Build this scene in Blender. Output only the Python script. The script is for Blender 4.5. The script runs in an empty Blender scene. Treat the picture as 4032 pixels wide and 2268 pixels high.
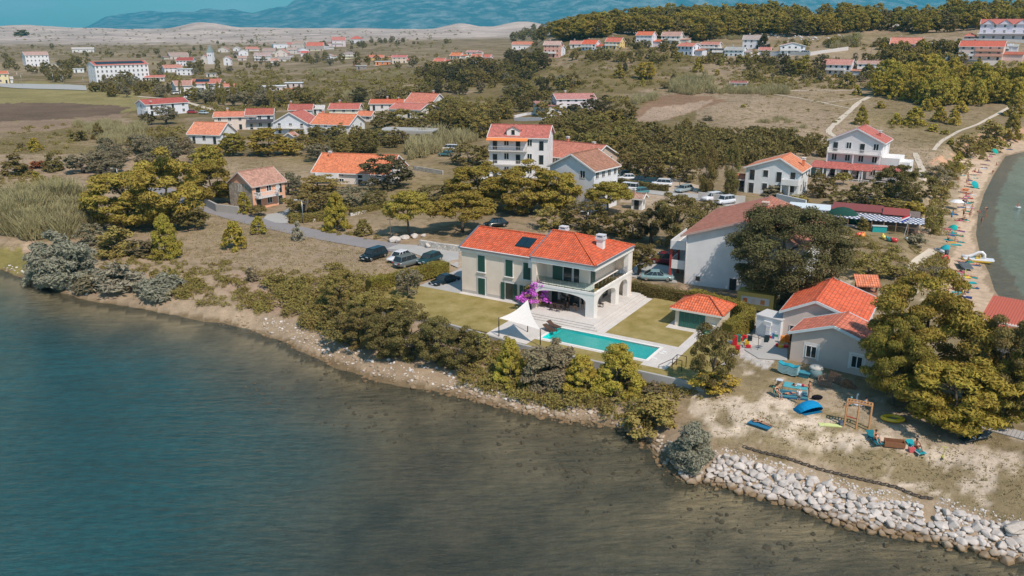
import bpy,math,random
import numpy as np
from mathutils import Vector,Matrix
SC=bpy.context.scene
COL=SC.collection
rnd=random.Random(7)
R=math.radians
# ------------------------------------------------------------ camera (focal length and pitch solved from the photo)
FPX,HOR,CAMH=3250.0,115.0,35.5
PITCH=math.atan((1134-HOR)/FPX)
cam=bpy.data.cameras.new('camera');camo=bpy.data.objects.new('camera',cam);COL.objects.link(camo)
camo.location=(0,0,CAMH);camo.rotation_euler=(R(90)-PITCH,0,0)
cam.sensor_width=36;cam.lens=36*FPX/4032;cam.clip_start=1;cam.clip_end=60000
SC.camera=camo
# ------------------------------------------------------------ sky, sun, exposure
SUN_AZ=(0.53,-0.85);SUN_EL=52.0
w=bpy.data.worlds.new('World');SC.world=w;w.use_nodes=True
nt=w.node_tree;nt.nodes.clear()
def N(nt,t,**k):
 n=nt.nodes.new(t)
 for a,b in k.items():
  if a=='i':
   for kk,v in b.items():n.inputs[kk].default_value=v
  else:setattr(n,a,b)
 return n
sky=N(nt,'ShaderNodeTexSky');sky.sky_type='NISHITA';sky.sun_disc=False
sky.sun_elevation=R(SUN_EL);sky.sun_rotation=math.atan2(SUN_AZ[0],SUN_AZ[1]);sky.air_density=1.0;sky.dust_density=0.6;sky.ozone_density=2.0
tint=N(nt,'ShaderNodeMix',data_type='RGBA',blend_type='MULTIPLY');tint.inputs[0].default_value=1
tint.inputs[7].default_value=(0.43,0.70,0.76,1)
bg=N(nt,'ShaderNodeBackground');bg.inputs[1].default_value=0.15
out=N(nt,'ShaderNodeOutputWorld')
tc=N(nt,'ShaderNodeTexCoord');mp=N(nt,'ShaderNodeMapping');mp.inputs[3].default_value=(5,5,38)
cn=N(nt,'ShaderNodeTexNoise');cn.inputs['Scale'].default_value=1.1;cn.inputs['Detail'].default_value=7;cn.inputs['Roughness'].default_value=.55
cr=N(nt,'ShaderNodeValToRGB');cr.color_ramp.elements[0].position=.47;cr.color_ramp.elements[1].position=.72
cm=N(nt,'ShaderNodeMix',data_type='RGBA');cm.inputs[7].default_value=(4.2,5.0,5.6,1)
sc=N(nt,'ShaderNodeMath',operation='MULTIPLY');sc.inputs[1].default_value=.75
L=nt.links.new
L(tc.outputs['Generated'],mp.inputs[0]);L(mp.outputs[0],cn.inputs['Vector']);L(cn.outputs[0],cr.inputs[0])
L(sky.outputs[0],tint.inputs[6]);L(tint.outputs[2],cm.inputs[6]);L(cr.outputs[0],sc.inputs[0]);L(sc.outputs[0],cm.inputs[0])
L(cm.outputs[2],bg.inputs[0]);L(bg.outputs[0],out.inputs[0])
sl=bpy.data.lights.new('sun','SUN');sl.energy=4.3;sl.angle=R(.5);sl.color=(1.0,.87,.76)
so=bpy.data.objects.new('sun',sl);COL.objects.link(so)
sv=Vector((SUN_AZ[0]*math.cos(R(SUN_EL)),SUN_AZ[1]*math.cos(R(SUN_EL)),math.sin(R(SUN_EL))))
so.rotation_euler=sv.to_track_quat('Z','Y').to_euler();so.location=(60,-60,120)
SC.view_settings.view_transform='Standard';SC.view_settings.look='None';SC.view_settings.exposure=0;SC.view_settings.gamma=1
SC.render.engine='CYCLES'
SC.cycles.transparent_max_bounces=12;SC.cycles.max_bounces=6;SC.cycles.volume_bounces=0
# ------------------------------------------------------------ picture <-> world
KK={'O':(0,0,1.56522),'A0':(0,0,.42785),'A1':(1000,0,.42785),'A2':(2000,0,.42785),'A3':(2932,0,.42785),'B0':(0,560,.42785),'B1':(1000,560,.42785),'B2':(2000,560,.42785),'B3':(2932,560,.42785),'C1':(1300,1000,.3882),'C2':(2100,1000,.3882),'D3':(2932,1080,.42785),'E3':(2932,1600,.42785)}
CP,SP=math.cos(PITCH),math.sin(PITCH)
def ray(k,x,y):
 ox,oy,s=KK[k];X=(ox+x*s-2016)/FPX;Y=-(oy+y*s-1134)/FPX
 return np.array([X,CP+Y*SP,-SP+Y*CP])
def G(k,x,y,z):
 r=ray(k,x,y);t=(z-CAMH)/r[2];return np.array([r[0]*t,r[1]*t,z])
def zat(k,x,y,p):
 r=ray(k,x,y);t=(r[0]*p[0]+r[1]*p[1])/(r[0]**2+r[1]**2);return CAMH+r[2]*t
def proj(x,y,z):
 dz=z-CAMH;d=y*CP-dz*SP;v=y*SP+dz*CP
 d=np.where(np.abs(d)<.1,.1,d)
 return(2016+FPX*x/d)/1.56522,(1134-FPX*v/d)/1.56522
# ------------------------------------------------------------ coast lines and terrain
lc=[(0,678),(45,695),(90,710),(200,752),(325,773),(450,795),(550,812),(625,830),(700,857),(775,892),(850,924),(925,952),(1000,967),(1100,984),(1200,1004),(1288,1032),(1388,1052),(1450,1062),(1509,1070),(1563,1083),(1600,1101),(1633,1129),(1675,1172),(1725,1212),(1774,1206),(1865,1233),(1923,1254),(2027,1280),(2130,1319),(2213,1338),(2337,1352),(2462,1388),(2576,1415)]
left_coast=[G('O',x,y,0)[:2]for x,y in lc]
bc=[(2900,352),(2730,362),(2576,382),(2529,393),(2499,440),(2475,489),(2461,535),(2455,590),(2467,645),(2488,686),(2502,731),(2540,780),(2576,821),(2700,905),(2900,980)]
bay_coast=[G('O',x,y,0)[:2]for x,y in bc]
a=left_coast[0];b=left_coast[-1]
seaL=[(-400,150),(-150,133)]+left_coast+[(60,46),(200,40),(200,-200),(-400,-200)]
e=bay_coast[-1]
bay=[(900,330),(500,290)]+bay_coast+[(400,60),(900,60)]
def polydist(P,poly,closed=True):
 P=np.asarray(P,float);n=len(poly);best=np.full(len(P),1e9);ins=np.zeros(len(P),bool)
 pts=np.asarray(poly,float)
 for i in range(n if closed else n-1):
  a,b=pts[i],pts[(i+1)%n];ab=b-a
  t=np.clip(((P-a)@ab)/max(ab@ab,1e-9),0,1)
  dx=P[:,0]-a[0]-t*ab[0];dy=P[:,1]-a[1]-t*ab[1]
  best=np.minimum(best,dx*dx+dy*dy)
  if closed:
   c=(a[1]>P[:,1])!=(b[1]>P[:,1])
   xi=a[0]+(P[:,1]-a[1])*(b[0]-a[0])/(b[1]-a[1]if abs(b[1]-a[1])>1e-9 else 1e-9)
   ins^=c&(P[:,0]<xi)
 return np.sqrt(best),ins
# cheap value noise
_rs=np.random.RandomState(3);_tab=_rs.rand(256,256)
def vnoise(x,y,s=1.0,o=1):
 v=0;a=1;tot=0
 for k in range(o):
  X=x/s*2**k+17.3*k;Y=y/s*2**k+9.1*k
  xi=np.floor(X).astype(int);yi=np.floor(Y).astype(int);fx=X-xi;fy=Y-yi
  fx=fx*fx*(3-2*fx);fy=fy*fy*(3-2*fy)
  g=lambda i,j:_tab[(xi+i)&255,(yi+j)&255]
  v=v+a*((g(0,0)*(1-fx)+g(1,0)*fx)*(1-fy)+(g(0,1)*(1-fx)+g(1,1)*fx)*fy);tot+=a;a*=.5
 return v/tot
TAB=[(-2000,[(0,2.2),(180,2.3),(800,3),(1150,8),(1600,18),(2150,31),(2500,35),(3200,34)]),(1000,[(0,2.2),(180,2.3),(800,4),(1150,9),(1600,18),(2150,31),(2500,35),(3200,34)]),(2016,[(0,2.2),(290,3),(400,5),(500,10),(640,14),(930,16),(1500,24),(2400,36),(3200,34)]),(2180,[(0,2.2),(230,3),(350,6),(450,14),(510,22),(580,28),(700,30),(1000,25),(2400,36),(3200,34)]),(2400,[(0,2.2),(230,3),(350,9),(440,17),(500,25),(570,33),(640,40),(800,36),(1500,20),(3200,20)]),(2800,[(0,2.2),(230,3),(350,9),(440,17),(500,25),(580,36),(650,43),(900,40),(1500,20),(3200,20)]),(3300,[(0,2.2),(215,3),(310,7),(388,14),(425,22),(500,32),(570,40),(640,44),(900,40),(1500,20),(3200,20)]),(4032,[(0,2.2),(205,3),(280,5),(336,12),(377,21),(406,26),(465,33),(555,44),(650,50),(900,48),(1500,20),(3200,20)]),(9000,[(0,2.2),(205,3),(280,5),(336,12),(377,21),(406,26),(465,33),(555,44),(650,50),(900,48),(1500,20),(3200,20)])]
cV,sV=math.cos(R(-31)),math.sin(R(-31));VO=(9.61,91.78)
def tolocal(x,y):dx=x-VO[0];dy=y-VO[1];return dx*cV+dy*sV,-dx*sV+dy*cV
def toworld(x,y):return VO[0]+x*cV-y*sV,VO[1]+x*sV+y*cV
def height(x,y,dl,il,dr,ir):
 px=2016+3406*x/np.maximum(y,1)
 cols=np.array([np.interp(y,*zip(*t[1]))for t in TAB]);ps=np.array([t[0]for t in TAB],float)
 k=np.clip(np.searchsorted(ps,px)-1,0,len(ps)-2);f=np.clip((px-ps[k])/(ps[k+1]-ps[k]),0,1);f=f*f*(3-2*f)
 idx=np.arange(len(x));z=cols[k,idx]*(1-f)+cols[k+1,idx]*f
 far=np.clip((y-1300)/900,0,1)
 for c,s,h in((90,190,13),(800,110,15),(1000,200,4),(1813,80,15),(2060,110,19),(560,60,-2)):
  z=z+far*h*np.exp(-((px-c)/s)**2)*np.exp(-((y-2350)/420)**2)
 z=z+far*15*(vnoise(x,y,170,5)-.5)
 z=z+np.clip((y-180)/300,0,1)*2.4*(vnoise(x,y,70,3)-.5)+np.clip((y-430)/100,0,1)*(px>2150)*(y<1000)*7*(vnoise(x,y,30,4)-.5)
 z=z+.12*(vnoise(x,y,5,2)-.5)
 sl_=np.where(il,-dl,dl);sr_=np.where(ir,-dr,dr)
 sl_=sl_+1.2*(vnoise(x,y,4,3)-.5)
 pl=np.where(sl_<0,np.maximum(sl_*.16,-3.2),np.where(sl_<3.5,sl_*.30,1.05+np.where(sl_<7,(sl_-3.5)*.1,.35+(sl_-7)*.35)))
 pr=np.where(sr_<0,np.maximum(sr_*.10,-3.2),np.where(sr_<9,sr_*.10,.9+(sr_-9)*.6))
 z=np.minimum(z,np.minimum(pl,pr))
 lx,ly=tolocal(x,y)
 plot=(lx>-29)&(lx<17.2)&(ly>-10.9+-.03*lx)&(ly<14)
 z=np.where(plot&(z<2.0),2.0,z);z=np.where(plot,np.minimum(z,2.1),z)
 return z
US=np.linspace(-1.05,1.05,700);NY=520;YS=22*(3200/22.)**(np.linspace(0,1,NY))
UU,YY=np.meshgrid(US,YS);gx=(UU*YY).ravel();gy=YY.ravel()
_g=np.stack([gx,gy],1);DL,IL=polydist(_g,seaL);DR,IR=polydist(_g,bay)
gz=height(gx,gy,DL,IL,DR,IR);GZ=gz.reshape(NY,len(US))
lY=math.log(3200/22.)
def hz(x,y):
 u=x/max(y,.1);fi=(u+1.05)/2.1*(len(US)-1);fj=math.log(max(y,22.01)/22.)/lY*(NY-1)
 i=min(max(int(fi),0),len(US)-2);j=min(max(int(fj),0),NY-2);fi=min(max(fi-i,0),1);fj=min(max(fj-j,0),1)
 return float((GZ[j,i]*(1-fi)+GZ[j,i+1]*fi)*(1-fj)+(GZ[j+1,i]*(1-fi)+GZ[j+1,i+1]*fi)*fj)
def T(k,x,y):
 r=ray(k,x,y);u=r[0]/r[1];fi=(u+1.05)/2.1*(len(US)-1);i=min(max(int(fi),0),len(US)-2);f=fi-i
 zc=GZ[:,i]*(1-f)+GZ[:,i+1]*f;zr=CAMH+r[2]/r[1]*YS
 below=np.nonzero(zr<=zc)[0]
 if len(below)==0:j=NY-1;return np.array([u*YS[j],YS[j],zc[j]])
 j=below[0]
 if j==0:return np.array([u*YS[0],YS[0],zc[0]])
 a=zr[j-1]-zc[j-1];b=zr[j]-zc[j];t=a/(a-b);yy=YS[j-1]+t*(YS[j]-YS[j-1])
 return np.array([u*yy,yy,hz(u*yy,yy)])
def mpp(p):return math.sqrt(p[0]**2+p[1]**2+(p[2]-CAMH)**2)/FPX
# ------------------------------------------------------------ materials
MATS={}
def newmat(name):
 m=bpy.data.materials.new(name);m.use_nodes=True;nt=m.node_tree;b=nt.nodes['Principled BSDF'];MATS[name]=m
 return m,nt,b
def mth(nt,op,a,b=None,c=None):
 n=nt.nodes.new('ShaderNodeMath');n.operation=op
 for i,v in enumerate((a,b,c)):
  if v is None:continue
  if isinstance(v,(int,float)):n.inputs[i].default_value=v
  else:nt.links.new(v,n.inputs[i])
 return n.outputs[0]
def noise(nt,vec,scale,detail=4,rough=.5):
 n=nt.nodes.new('ShaderNodeTexNoise');n.inputs['Scale'].default_value=scale;n.inputs['Detail'].default_value=detail;n.inputs['Roughness'].default_value=rough
 if vec is not None:nt.links.new(vec,n.inputs['Vector'])
 return n.outputs['Fac']
def mix(nt,fac,a,b,mode='MIX'):
 n=nt.nodes.new('ShaderNodeMix');n.data_type='RGBA';n.blend_type=mode
 for i,v in((0,fac),(6,a),(7,b)):
  if isinstance(v,(int,float)):n.inputs[i].default_value=v
  elif isinstance(v,tuple):n.inputs[i].default_value=v if len(v)==4 else(*v,1)
  else:nt.links.new(v,n.inputs[i])
 return n.outputs[2]
def ramp(nt,fac,p0,p1,c0=(0,0,0,1),c1=(1,1,1,1)):
 n=nt.nodes.new('ShaderNodeValToRGB');n.color_ramp.elements[0].position=p0;n.color_ramp.elements[1].position=p1
 n.color_ramp.elements[0].color=c0;n.color_ramp.elements[1].color=c1;nt.links.new(fac,n.inputs[0]);return n.outputs[0]
def bump(nt,b,h,strength,dist):
 n=nt.nodes.new('ShaderNodeBump');n.inputs['Strength'].default_value=strength;n.inputs['Distance'].default_value=dist
 nt.links.new(h,n.inputs['Height']);nt.links.new(n.outputs[0],b.inputs['Normal'])
def objcol(nt):return nt.nodes.new('ShaderNodeObjectInfo').outputs['Color']
def geopos(nt):return nt.nodes.new('ShaderNodeNewGeometry').outputs['Position']
def setup_mats():
    # plaster: object colour with faint streaks
 m,nt,b=newmat('plaster');g=geopos(nt);n1=noise(nt,g,.7,5,.6);n2=noise(nt,g,9,3)
 f=mth(nt,'MULTIPLY_ADD',n1,.30,.76);f=mth(nt,'MULTIPLY_ADD',n2,.08,f)
 nt.links.new(mix(nt,1,objcol(nt),f,'MULTIPLY'),b.inputs['Base Color']);b.inputs['Roughness'].default_value=.9;bump(nt,b,n2,.2,.01)
    # plain painted / generic object-coloured
 for nm,ro,me,sp in(('paint',.55,0,.5),('gloss',.18,0,.6),('metal',.35,.8,.5),('cloth',.95,0,.1),('skin',.6,0,.3)):
  m,nt,b=newmat(nm);g=geopos(nt);n1=noise(nt,g,3,4);f=mth(nt,'MULTIPLY_ADD',n1,.2,.88)
  nt.links.new(mix(nt,1,objcol(nt),f,'MULTIPLY'),b.inputs['Base Color']);b.inputs['Roughness'].default_value=ro;b.inputs['Metallic'].default_value=me
  b.inputs['Specular IOR Level'].default_value=sp
    # roof tiles (UV in metres, v up the slope)
 m,nt,b=newmat('roof_tile');uv=nt.nodes.new('ShaderNodeUVMap').outputs[0]
 s=nt.nodes.new('ShaderNodeSeparateXYZ');nt.links.new(uv,s.inputs[0])
 su=mth(nt,'SINE',mth(nt,'MULTIPLY',s.outputs[0],2*math.pi/.30));su=mth(nt,'MULTIPLY_ADD',su,.5,.5)
 fv=mth(nt,'FRACT',mth(nt,'DIVIDE',s.outputs[1],.40))
 edge=mth(nt,'LESS_THAN',fv,.16)
 cell=nt.nodes.new('ShaderNodeCombineXYZ');nt.links.new(mth(nt,'FLOOR',mth(nt,'DIVIDE',s.outputs[0],.30)),cell.inputs[0]);nt.links.new(mth(nt,'FLOOR',mth(nt,'DIVIDE',s.outputs[1],.40)),cell.inputs[1])
 wn=nt.nodes.new('ShaderNodeTexWhiteNoise');nt.links.new(cell.outputs[0],wn.inputs[0])
 g=geopos(nt);dirt=noise(nt,g,.8,5,.65)
 f=mth(nt,'MULTIPLY_ADD',wn.outputs[0],.42,.66);f=mth(nt,'MULTIPLY',f,mth(nt,'MULTIPLY_ADD',dirt,.5,.75))
 f=mth(nt,'MULTIPLY',f,mth(nt,'MULTIPLY_ADD',edge,-.48,1.08));f=mth(nt,'MULTIPLY',f,mth(nt,'MULTIPLY_ADD',su,.5,.68))
 nt.links.new(mix(nt,mth(nt,'MULTIPLY',ramp(nt,noise(nt,g,1.6,6,.7),.45,.75),.38),mix(nt,1,objcol(nt),f,'MULTIPLY'),(.30,.20,.15)),b.inputs['Base Color']);b.inputs['Roughness'].default_value=.85
 bump(nt,b,mth(nt,'ADD',su,mth(nt,'MULTIPLY',fv,-.6)),.6,.06)
    # paving and concrete
 for nm,tile,c in(('paving',.6,(.66,.62,.58)),('concrete',0,(.42,.41,.39)),('asphalt',0,(.27,.25,.25))):
  m,nt,b=newmat(nm);g=geopos(nt);n1=noise(nt,g,.5,6,.65);n2=noise(nt,g,25,3);f=mth(nt,'MULTIPLY_ADD',n1,.35,.70);f=mth(nt,'MULTIPLY_ADD',n2,.18,f)
  cc=mix(nt,1,c,f,'MULTIPLY')
  if tile:
   mp=nt.nodes.new('ShaderNodeMapping');mp.inputs['Rotation'].default_value=(0,0,R(31));nt.links.new(g,mp.inputs[0])
   bk=nt.nodes.new('ShaderNodeTexBrick');bk.inputs['Scale'].default_value=1/tile;bk.inputs['Mortar Size'].default_value=.018;bk.offset=0
   bk.inputs['Color1'].default_value=(1,1,1,1);bk.inputs['Color2'].default_value=(.93,.93,.93,1);bk.inputs['Mortar'].default_value=(.72,.7,.68,1);bk.inputs['Row Height'].default_value=.5
   nt.links.new(mp.outputs[0],bk.inputs['Vector']);cc=mix(nt,1,cc,bk.outputs[0],'MULTIPLY')
  nt.links.new(cc,b.inputs['Base Color']);b.inputs['Roughness'].default_value=.85
    # stone masonry
 m,nt,b=newmat('stone');g=geopos(nt);v=nt.nodes.new('ShaderNodeTexVoronoi');v.inputs['Scale'].default_value=2.2;nt.links.new(g,v.inputs['Vector'])
 v2=nt.nodes.new('ShaderNodeTexVoronoi');v2.feature='DISTANCE_TO_EDGE';v2.inputs['Scale'].default_value=2.2;nt.links.new(g,v2.inputs['Vector'])
 f=mth(nt,'MULTIPLY_ADD',noise(nt,g,6,4),.5,.7);j=ramp(nt,v2.outputs['Distance'],.0,.09,(.55,.52,.48,1))
 s2=nt.nodes.new('ShaderNodeSeparateXYZ');nt.links.new(v.outputs['Color'],s2.inputs[0])
 cc=mix(nt,1,mix(nt,1,mix(nt,1,objcol(nt),f,'MULTIPLY'),mth(nt,'MULTIPLY_ADD',s2.outputs[0],.4,.75),'MULTIPLY'),j,'MULTIPLY')
 nt.links.new(cc,b.inputs['Base Color']);b.inputs['Roughness'].default_value=.95;bump(nt,b,v2.outputs['Distance'],.5,.05)
    # boulders
 m,nt,b=newmat('rock');g=geopos(nt);n1=noise(nt,g,2.2,6,.65);f=mth(nt,'MULTIPLY_ADD',n1,.8,.55)
 s3=nt.nodes.new('ShaderNodeSeparateXYZ');nt.links.new(g,s3.inputs[0])
 wet=nt.nodes.new('ShaderNodeMapRange');wet.inputs[1].default_value=.12;wet.inputs[2].default_value=.42;nt.links.new(mth(nt,'MULTIPLY_ADD',noise(nt,g,1.3,2),.25,mth(nt,'ADD',s3.outputs[2],-.12)),wet.inputs[0])
 cc=mix(nt,wet.outputs[0],(.20,.13,.065,1),mix(nt,1,objcol(nt),f,'MULTIPLY'))
 nt.links.new(cc,b.inputs['Base Color']);b.inputs['Roughness'].default_value=.92;bump(nt,b,n1,.6,.1)
    # foliage
 m,nt,b=newmat('foliage');g=geopos(nt);oi=nt.nodes.new('ShaderNodeObjectInfo')
 n1=noise(nt,g,.55,4,.6);n2=noise(nt,g,6,3,.6)
 f=mth(nt,'MULTIPLY_ADD',n2,.9,.5)
 hue=nt.nodes.new('ShaderNodeHueSaturation');nt.links.new(mth(nt,'MULTIPLY_ADD',n1,.07,.474),hue.inputs['Hue'])
 nt.links.new(mix(nt,1,oi.outputs['Color'],f,'MULTIPLY'),hue.inputs['Color'])
 nt.links.new(mth(nt,'MULTIPLY_ADD',n1,.8,.78),hue.inputs['Value'])
 nt.links.new(hue.outputs[0],b.inputs['Base Color']);b.inputs['Roughness'].default_value=.9;b.inputs['Specular IOR Level'].default_value=.15
 tr=nt.nodes.new('ShaderNodeBsdfTranslucent');nt.links.new(hue.outputs[0],tr.inputs[0]);ms=nt.nodes.new('ShaderNodeMixShader');ms.inputs[0].default_value=.22
 o=nt.nodes['Material Output'];nt.links.new(b.outputs[0],ms.inputs[1]);nt.links.new(tr.outputs[0],ms.inputs[2]);nt.links.new(ms.outputs[0],o.inputs[0])
 m,nt,b=newmat('bark');g=geopos(nt);nt.links.new(mix(nt,noise(nt,g,4,4),(.06,.045,.035),(.17,.14,.11)),b.inputs['Base Color']);b.inputs['Roughness'].default_value=.95
    # glass pane (dark, reflective) and clear balustrade glass
 m,nt,b=newmat('pane');b.inputs['Base Color'].default_value=(.025,.035,.04,1);b.inputs['Roughness'].default_value=.06;b.inputs['Specular IOR Level'].default_value=.7
 m,nt,b=newmat('clear_glass');o=nt.nodes['Material Output'];t=nt.nodes.new('ShaderNodeBsdfTransparent');t.inputs[0].default_value=(.80,.88,.86,1)
 gl=nt.nodes.new('ShaderNodeBsdfGlossy');gl.inputs[1].default_value=.03;fr=nt.nodes.new('ShaderNodeFresnel');fr.inputs[0].default_value=1.5;ms=nt.nodes.new('ShaderNodeMixShader')
 nt.links.new(mth(nt,'ADD',fr.outputs[0],.04),ms.inputs[0]);nt.links.new(t.outputs[0],ms.inputs[1]);nt.links.new(gl.outputs[0],ms.inputs[2]);nt.links.new(ms.outputs[0],o.inputs[0])
    # solar panel
 m,nt,b=newmat('solar');b.inputs['Base Color'].default_value=(.01,.03,.045,1);b.inputs['Roughness'].default_value=.2
    # wood
 m,nt,b=newmat('wood');g=geopos(nt);nt.links.new(mix(nt,1,objcol(nt),mth(nt,'MULTIPLY_ADD',noise(nt,g,8,4),.7,.6),'MULTIPLY'),b.inputs['Base Color']);b.inputs['Roughness'].default_value=.8
    # lawn
 m,nt,b=newmat('lawn');g=geopos(nt);n1=noise(nt,g,.45,5,.6);n2=noise(nt,g,14,3,.7);n3=noise(nt,g,2.5,4,.6)
 c=mix(nt,ramp(nt,n1,.36,.66),(.25,.20,.065),(.37,.295,.13));c=mix(nt,mth(nt,'MULTIPLY',ramp(nt,n3,.5,.75),.5),c,(.20,.175,.055));c=mix(nt,1,c,mth(nt,'MULTIPLY_ADD',n2,.8,.6),'MULTIPLY')
 nt.links.new(c,b.inputs['Base Color']);b.inputs['Roughness'].default_value=1;b.inputs['Specular IOR Level'].default_value=.05;bump(nt,b,n2,.6,.05)
    # terrain: zone colour attribute x grass/soil noise
 m,nt,b=newmat('ground');at_=nt.nodes.new('ShaderNodeAttribute');at_.attribute_name='zone';g=geopos(nt)
 n1=noise(nt,g,.06,6,.6);n2=noise(nt,g,.9,6,.68);n3=noise(nt,g,7,4,.7)
 n0=noise(nt,g,.014,9,.72);f=mth(nt,'MULTIPLY_ADD',n1,.8,.6);f=mth(nt,'MULTIPLY',f,mth(nt,'MULTIPLY_ADD',n0,.9,.55));f=mth(nt,'MULTIPLY',f,mth(nt,'MULTIPLY_ADD',n2,1.1,.45));f=mth(nt,'MULTIPLY',f,mth(nt,'MULTIPLY_ADD',n3,.9,.55))
    # dark tufts of dry scrub on land, strength in attribute alpha
 tf=mth(nt,'MULTIPLY',ramp(nt,noise(nt,g,.35,5,.7),.50,.62),at_.outputs['Alpha'])
 c=mix(nt,mth(nt,'MULTIPLY',tf,.55),at_.outputs['Color'],(.12,.098,.035));c=mix(nt,1,c,f,'MULTIPLY')
 nt.links.new(c,b.inputs['Base Color']);b.inputs['Roughness'].default_value=1;b.inputs['Specular IOR Level'].default_value=.03;bump(nt,b,n2,.5,.3)
    # water
 for nm,tintc,sc_,rr in(('water',(.80,.84,.80,1),1.0,.12),('pool_water',(.55,.98,.98,1),3.0,.02)):
  m,nt,b=newmat(nm);o=nt.nodes['Material Output'];g=geopos(nt)
  mp=nt.nodes.new('ShaderNodeMapping');mp.inputs['Scale'].default_value=(.38,1.15,1);mp.inputs['Rotation'].default_value=(0,0,R(14));nt.links.new(g,mp.inputs[0])
  h=mth(nt,'ADD',noise(nt,mp.outputs[0],1.3*sc_,6,.62),mth(nt,'MULTIPLY',noise(nt,mp.outputs[0],.2*sc_,3),1.5))
  bp=nt.nodes.new('ShaderNodeBump');bp.inputs['Strength'].default_value=1.0 if nm=='water' else.12;bp.inputs['Distance'].default_value=.34;nt.links.new(h,bp.inputs['Height'])
  t=nt.nodes.new('ShaderNodeBsdfTransparent');t.inputs[0].default_value=tintc
  df=nt.nodes.new('ShaderNodeBsdfDiffuse');df.inputs[0].default_value=(.045,.085,.085,1)if nm=='water' else(.0,.80,.80,1)
  gl=nt.nodes.new('ShaderNodeBsdfGlossy');gl.inputs[1].default_value=rr;gl.inputs[0].default_value=(.9,.95,.95,1);nt.links.new(bp.outputs[0],gl.inputs['Normal'])
  fr=nt.nodes.new('ShaderNodeFresnel');fr.inputs[0].default_value=1.33;nt.links.new(bp.outputs[0],fr.inputs['Normal'])
  m0=nt.nodes.new('ShaderNodeMixShader');m0.inputs[0].default_value=.20 if nm=='water' else.34;nt.links.new(t.outputs[0],m0.inputs[1]);nt.links.new(df.outputs[0],m0.inputs[2])
  ms=nt.nodes.new('ShaderNodeMixShader');nt.links.new(fr.outputs[0],ms.inputs[0]);nt.links.new(m0.outputs[0],ms.inputs[1]);nt.links.new(gl.outputs[0],ms.inputs[2]);nt.links.new(ms.outputs[0],o.inputs[0])
    # mountain
 m,nt,b=newmat('mountain');g=geopos(nt);n1=noise(nt,g,.0035,10,.74)
 nt.links.new(mix(nt,ramp(nt,n1,.46,.68),(.035,.06,.07),(.38,.36,.35)),b.inputs['Base Color']);b.inputs['Roughness'].default_value=1
setup_mats()
M=MATS
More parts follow.
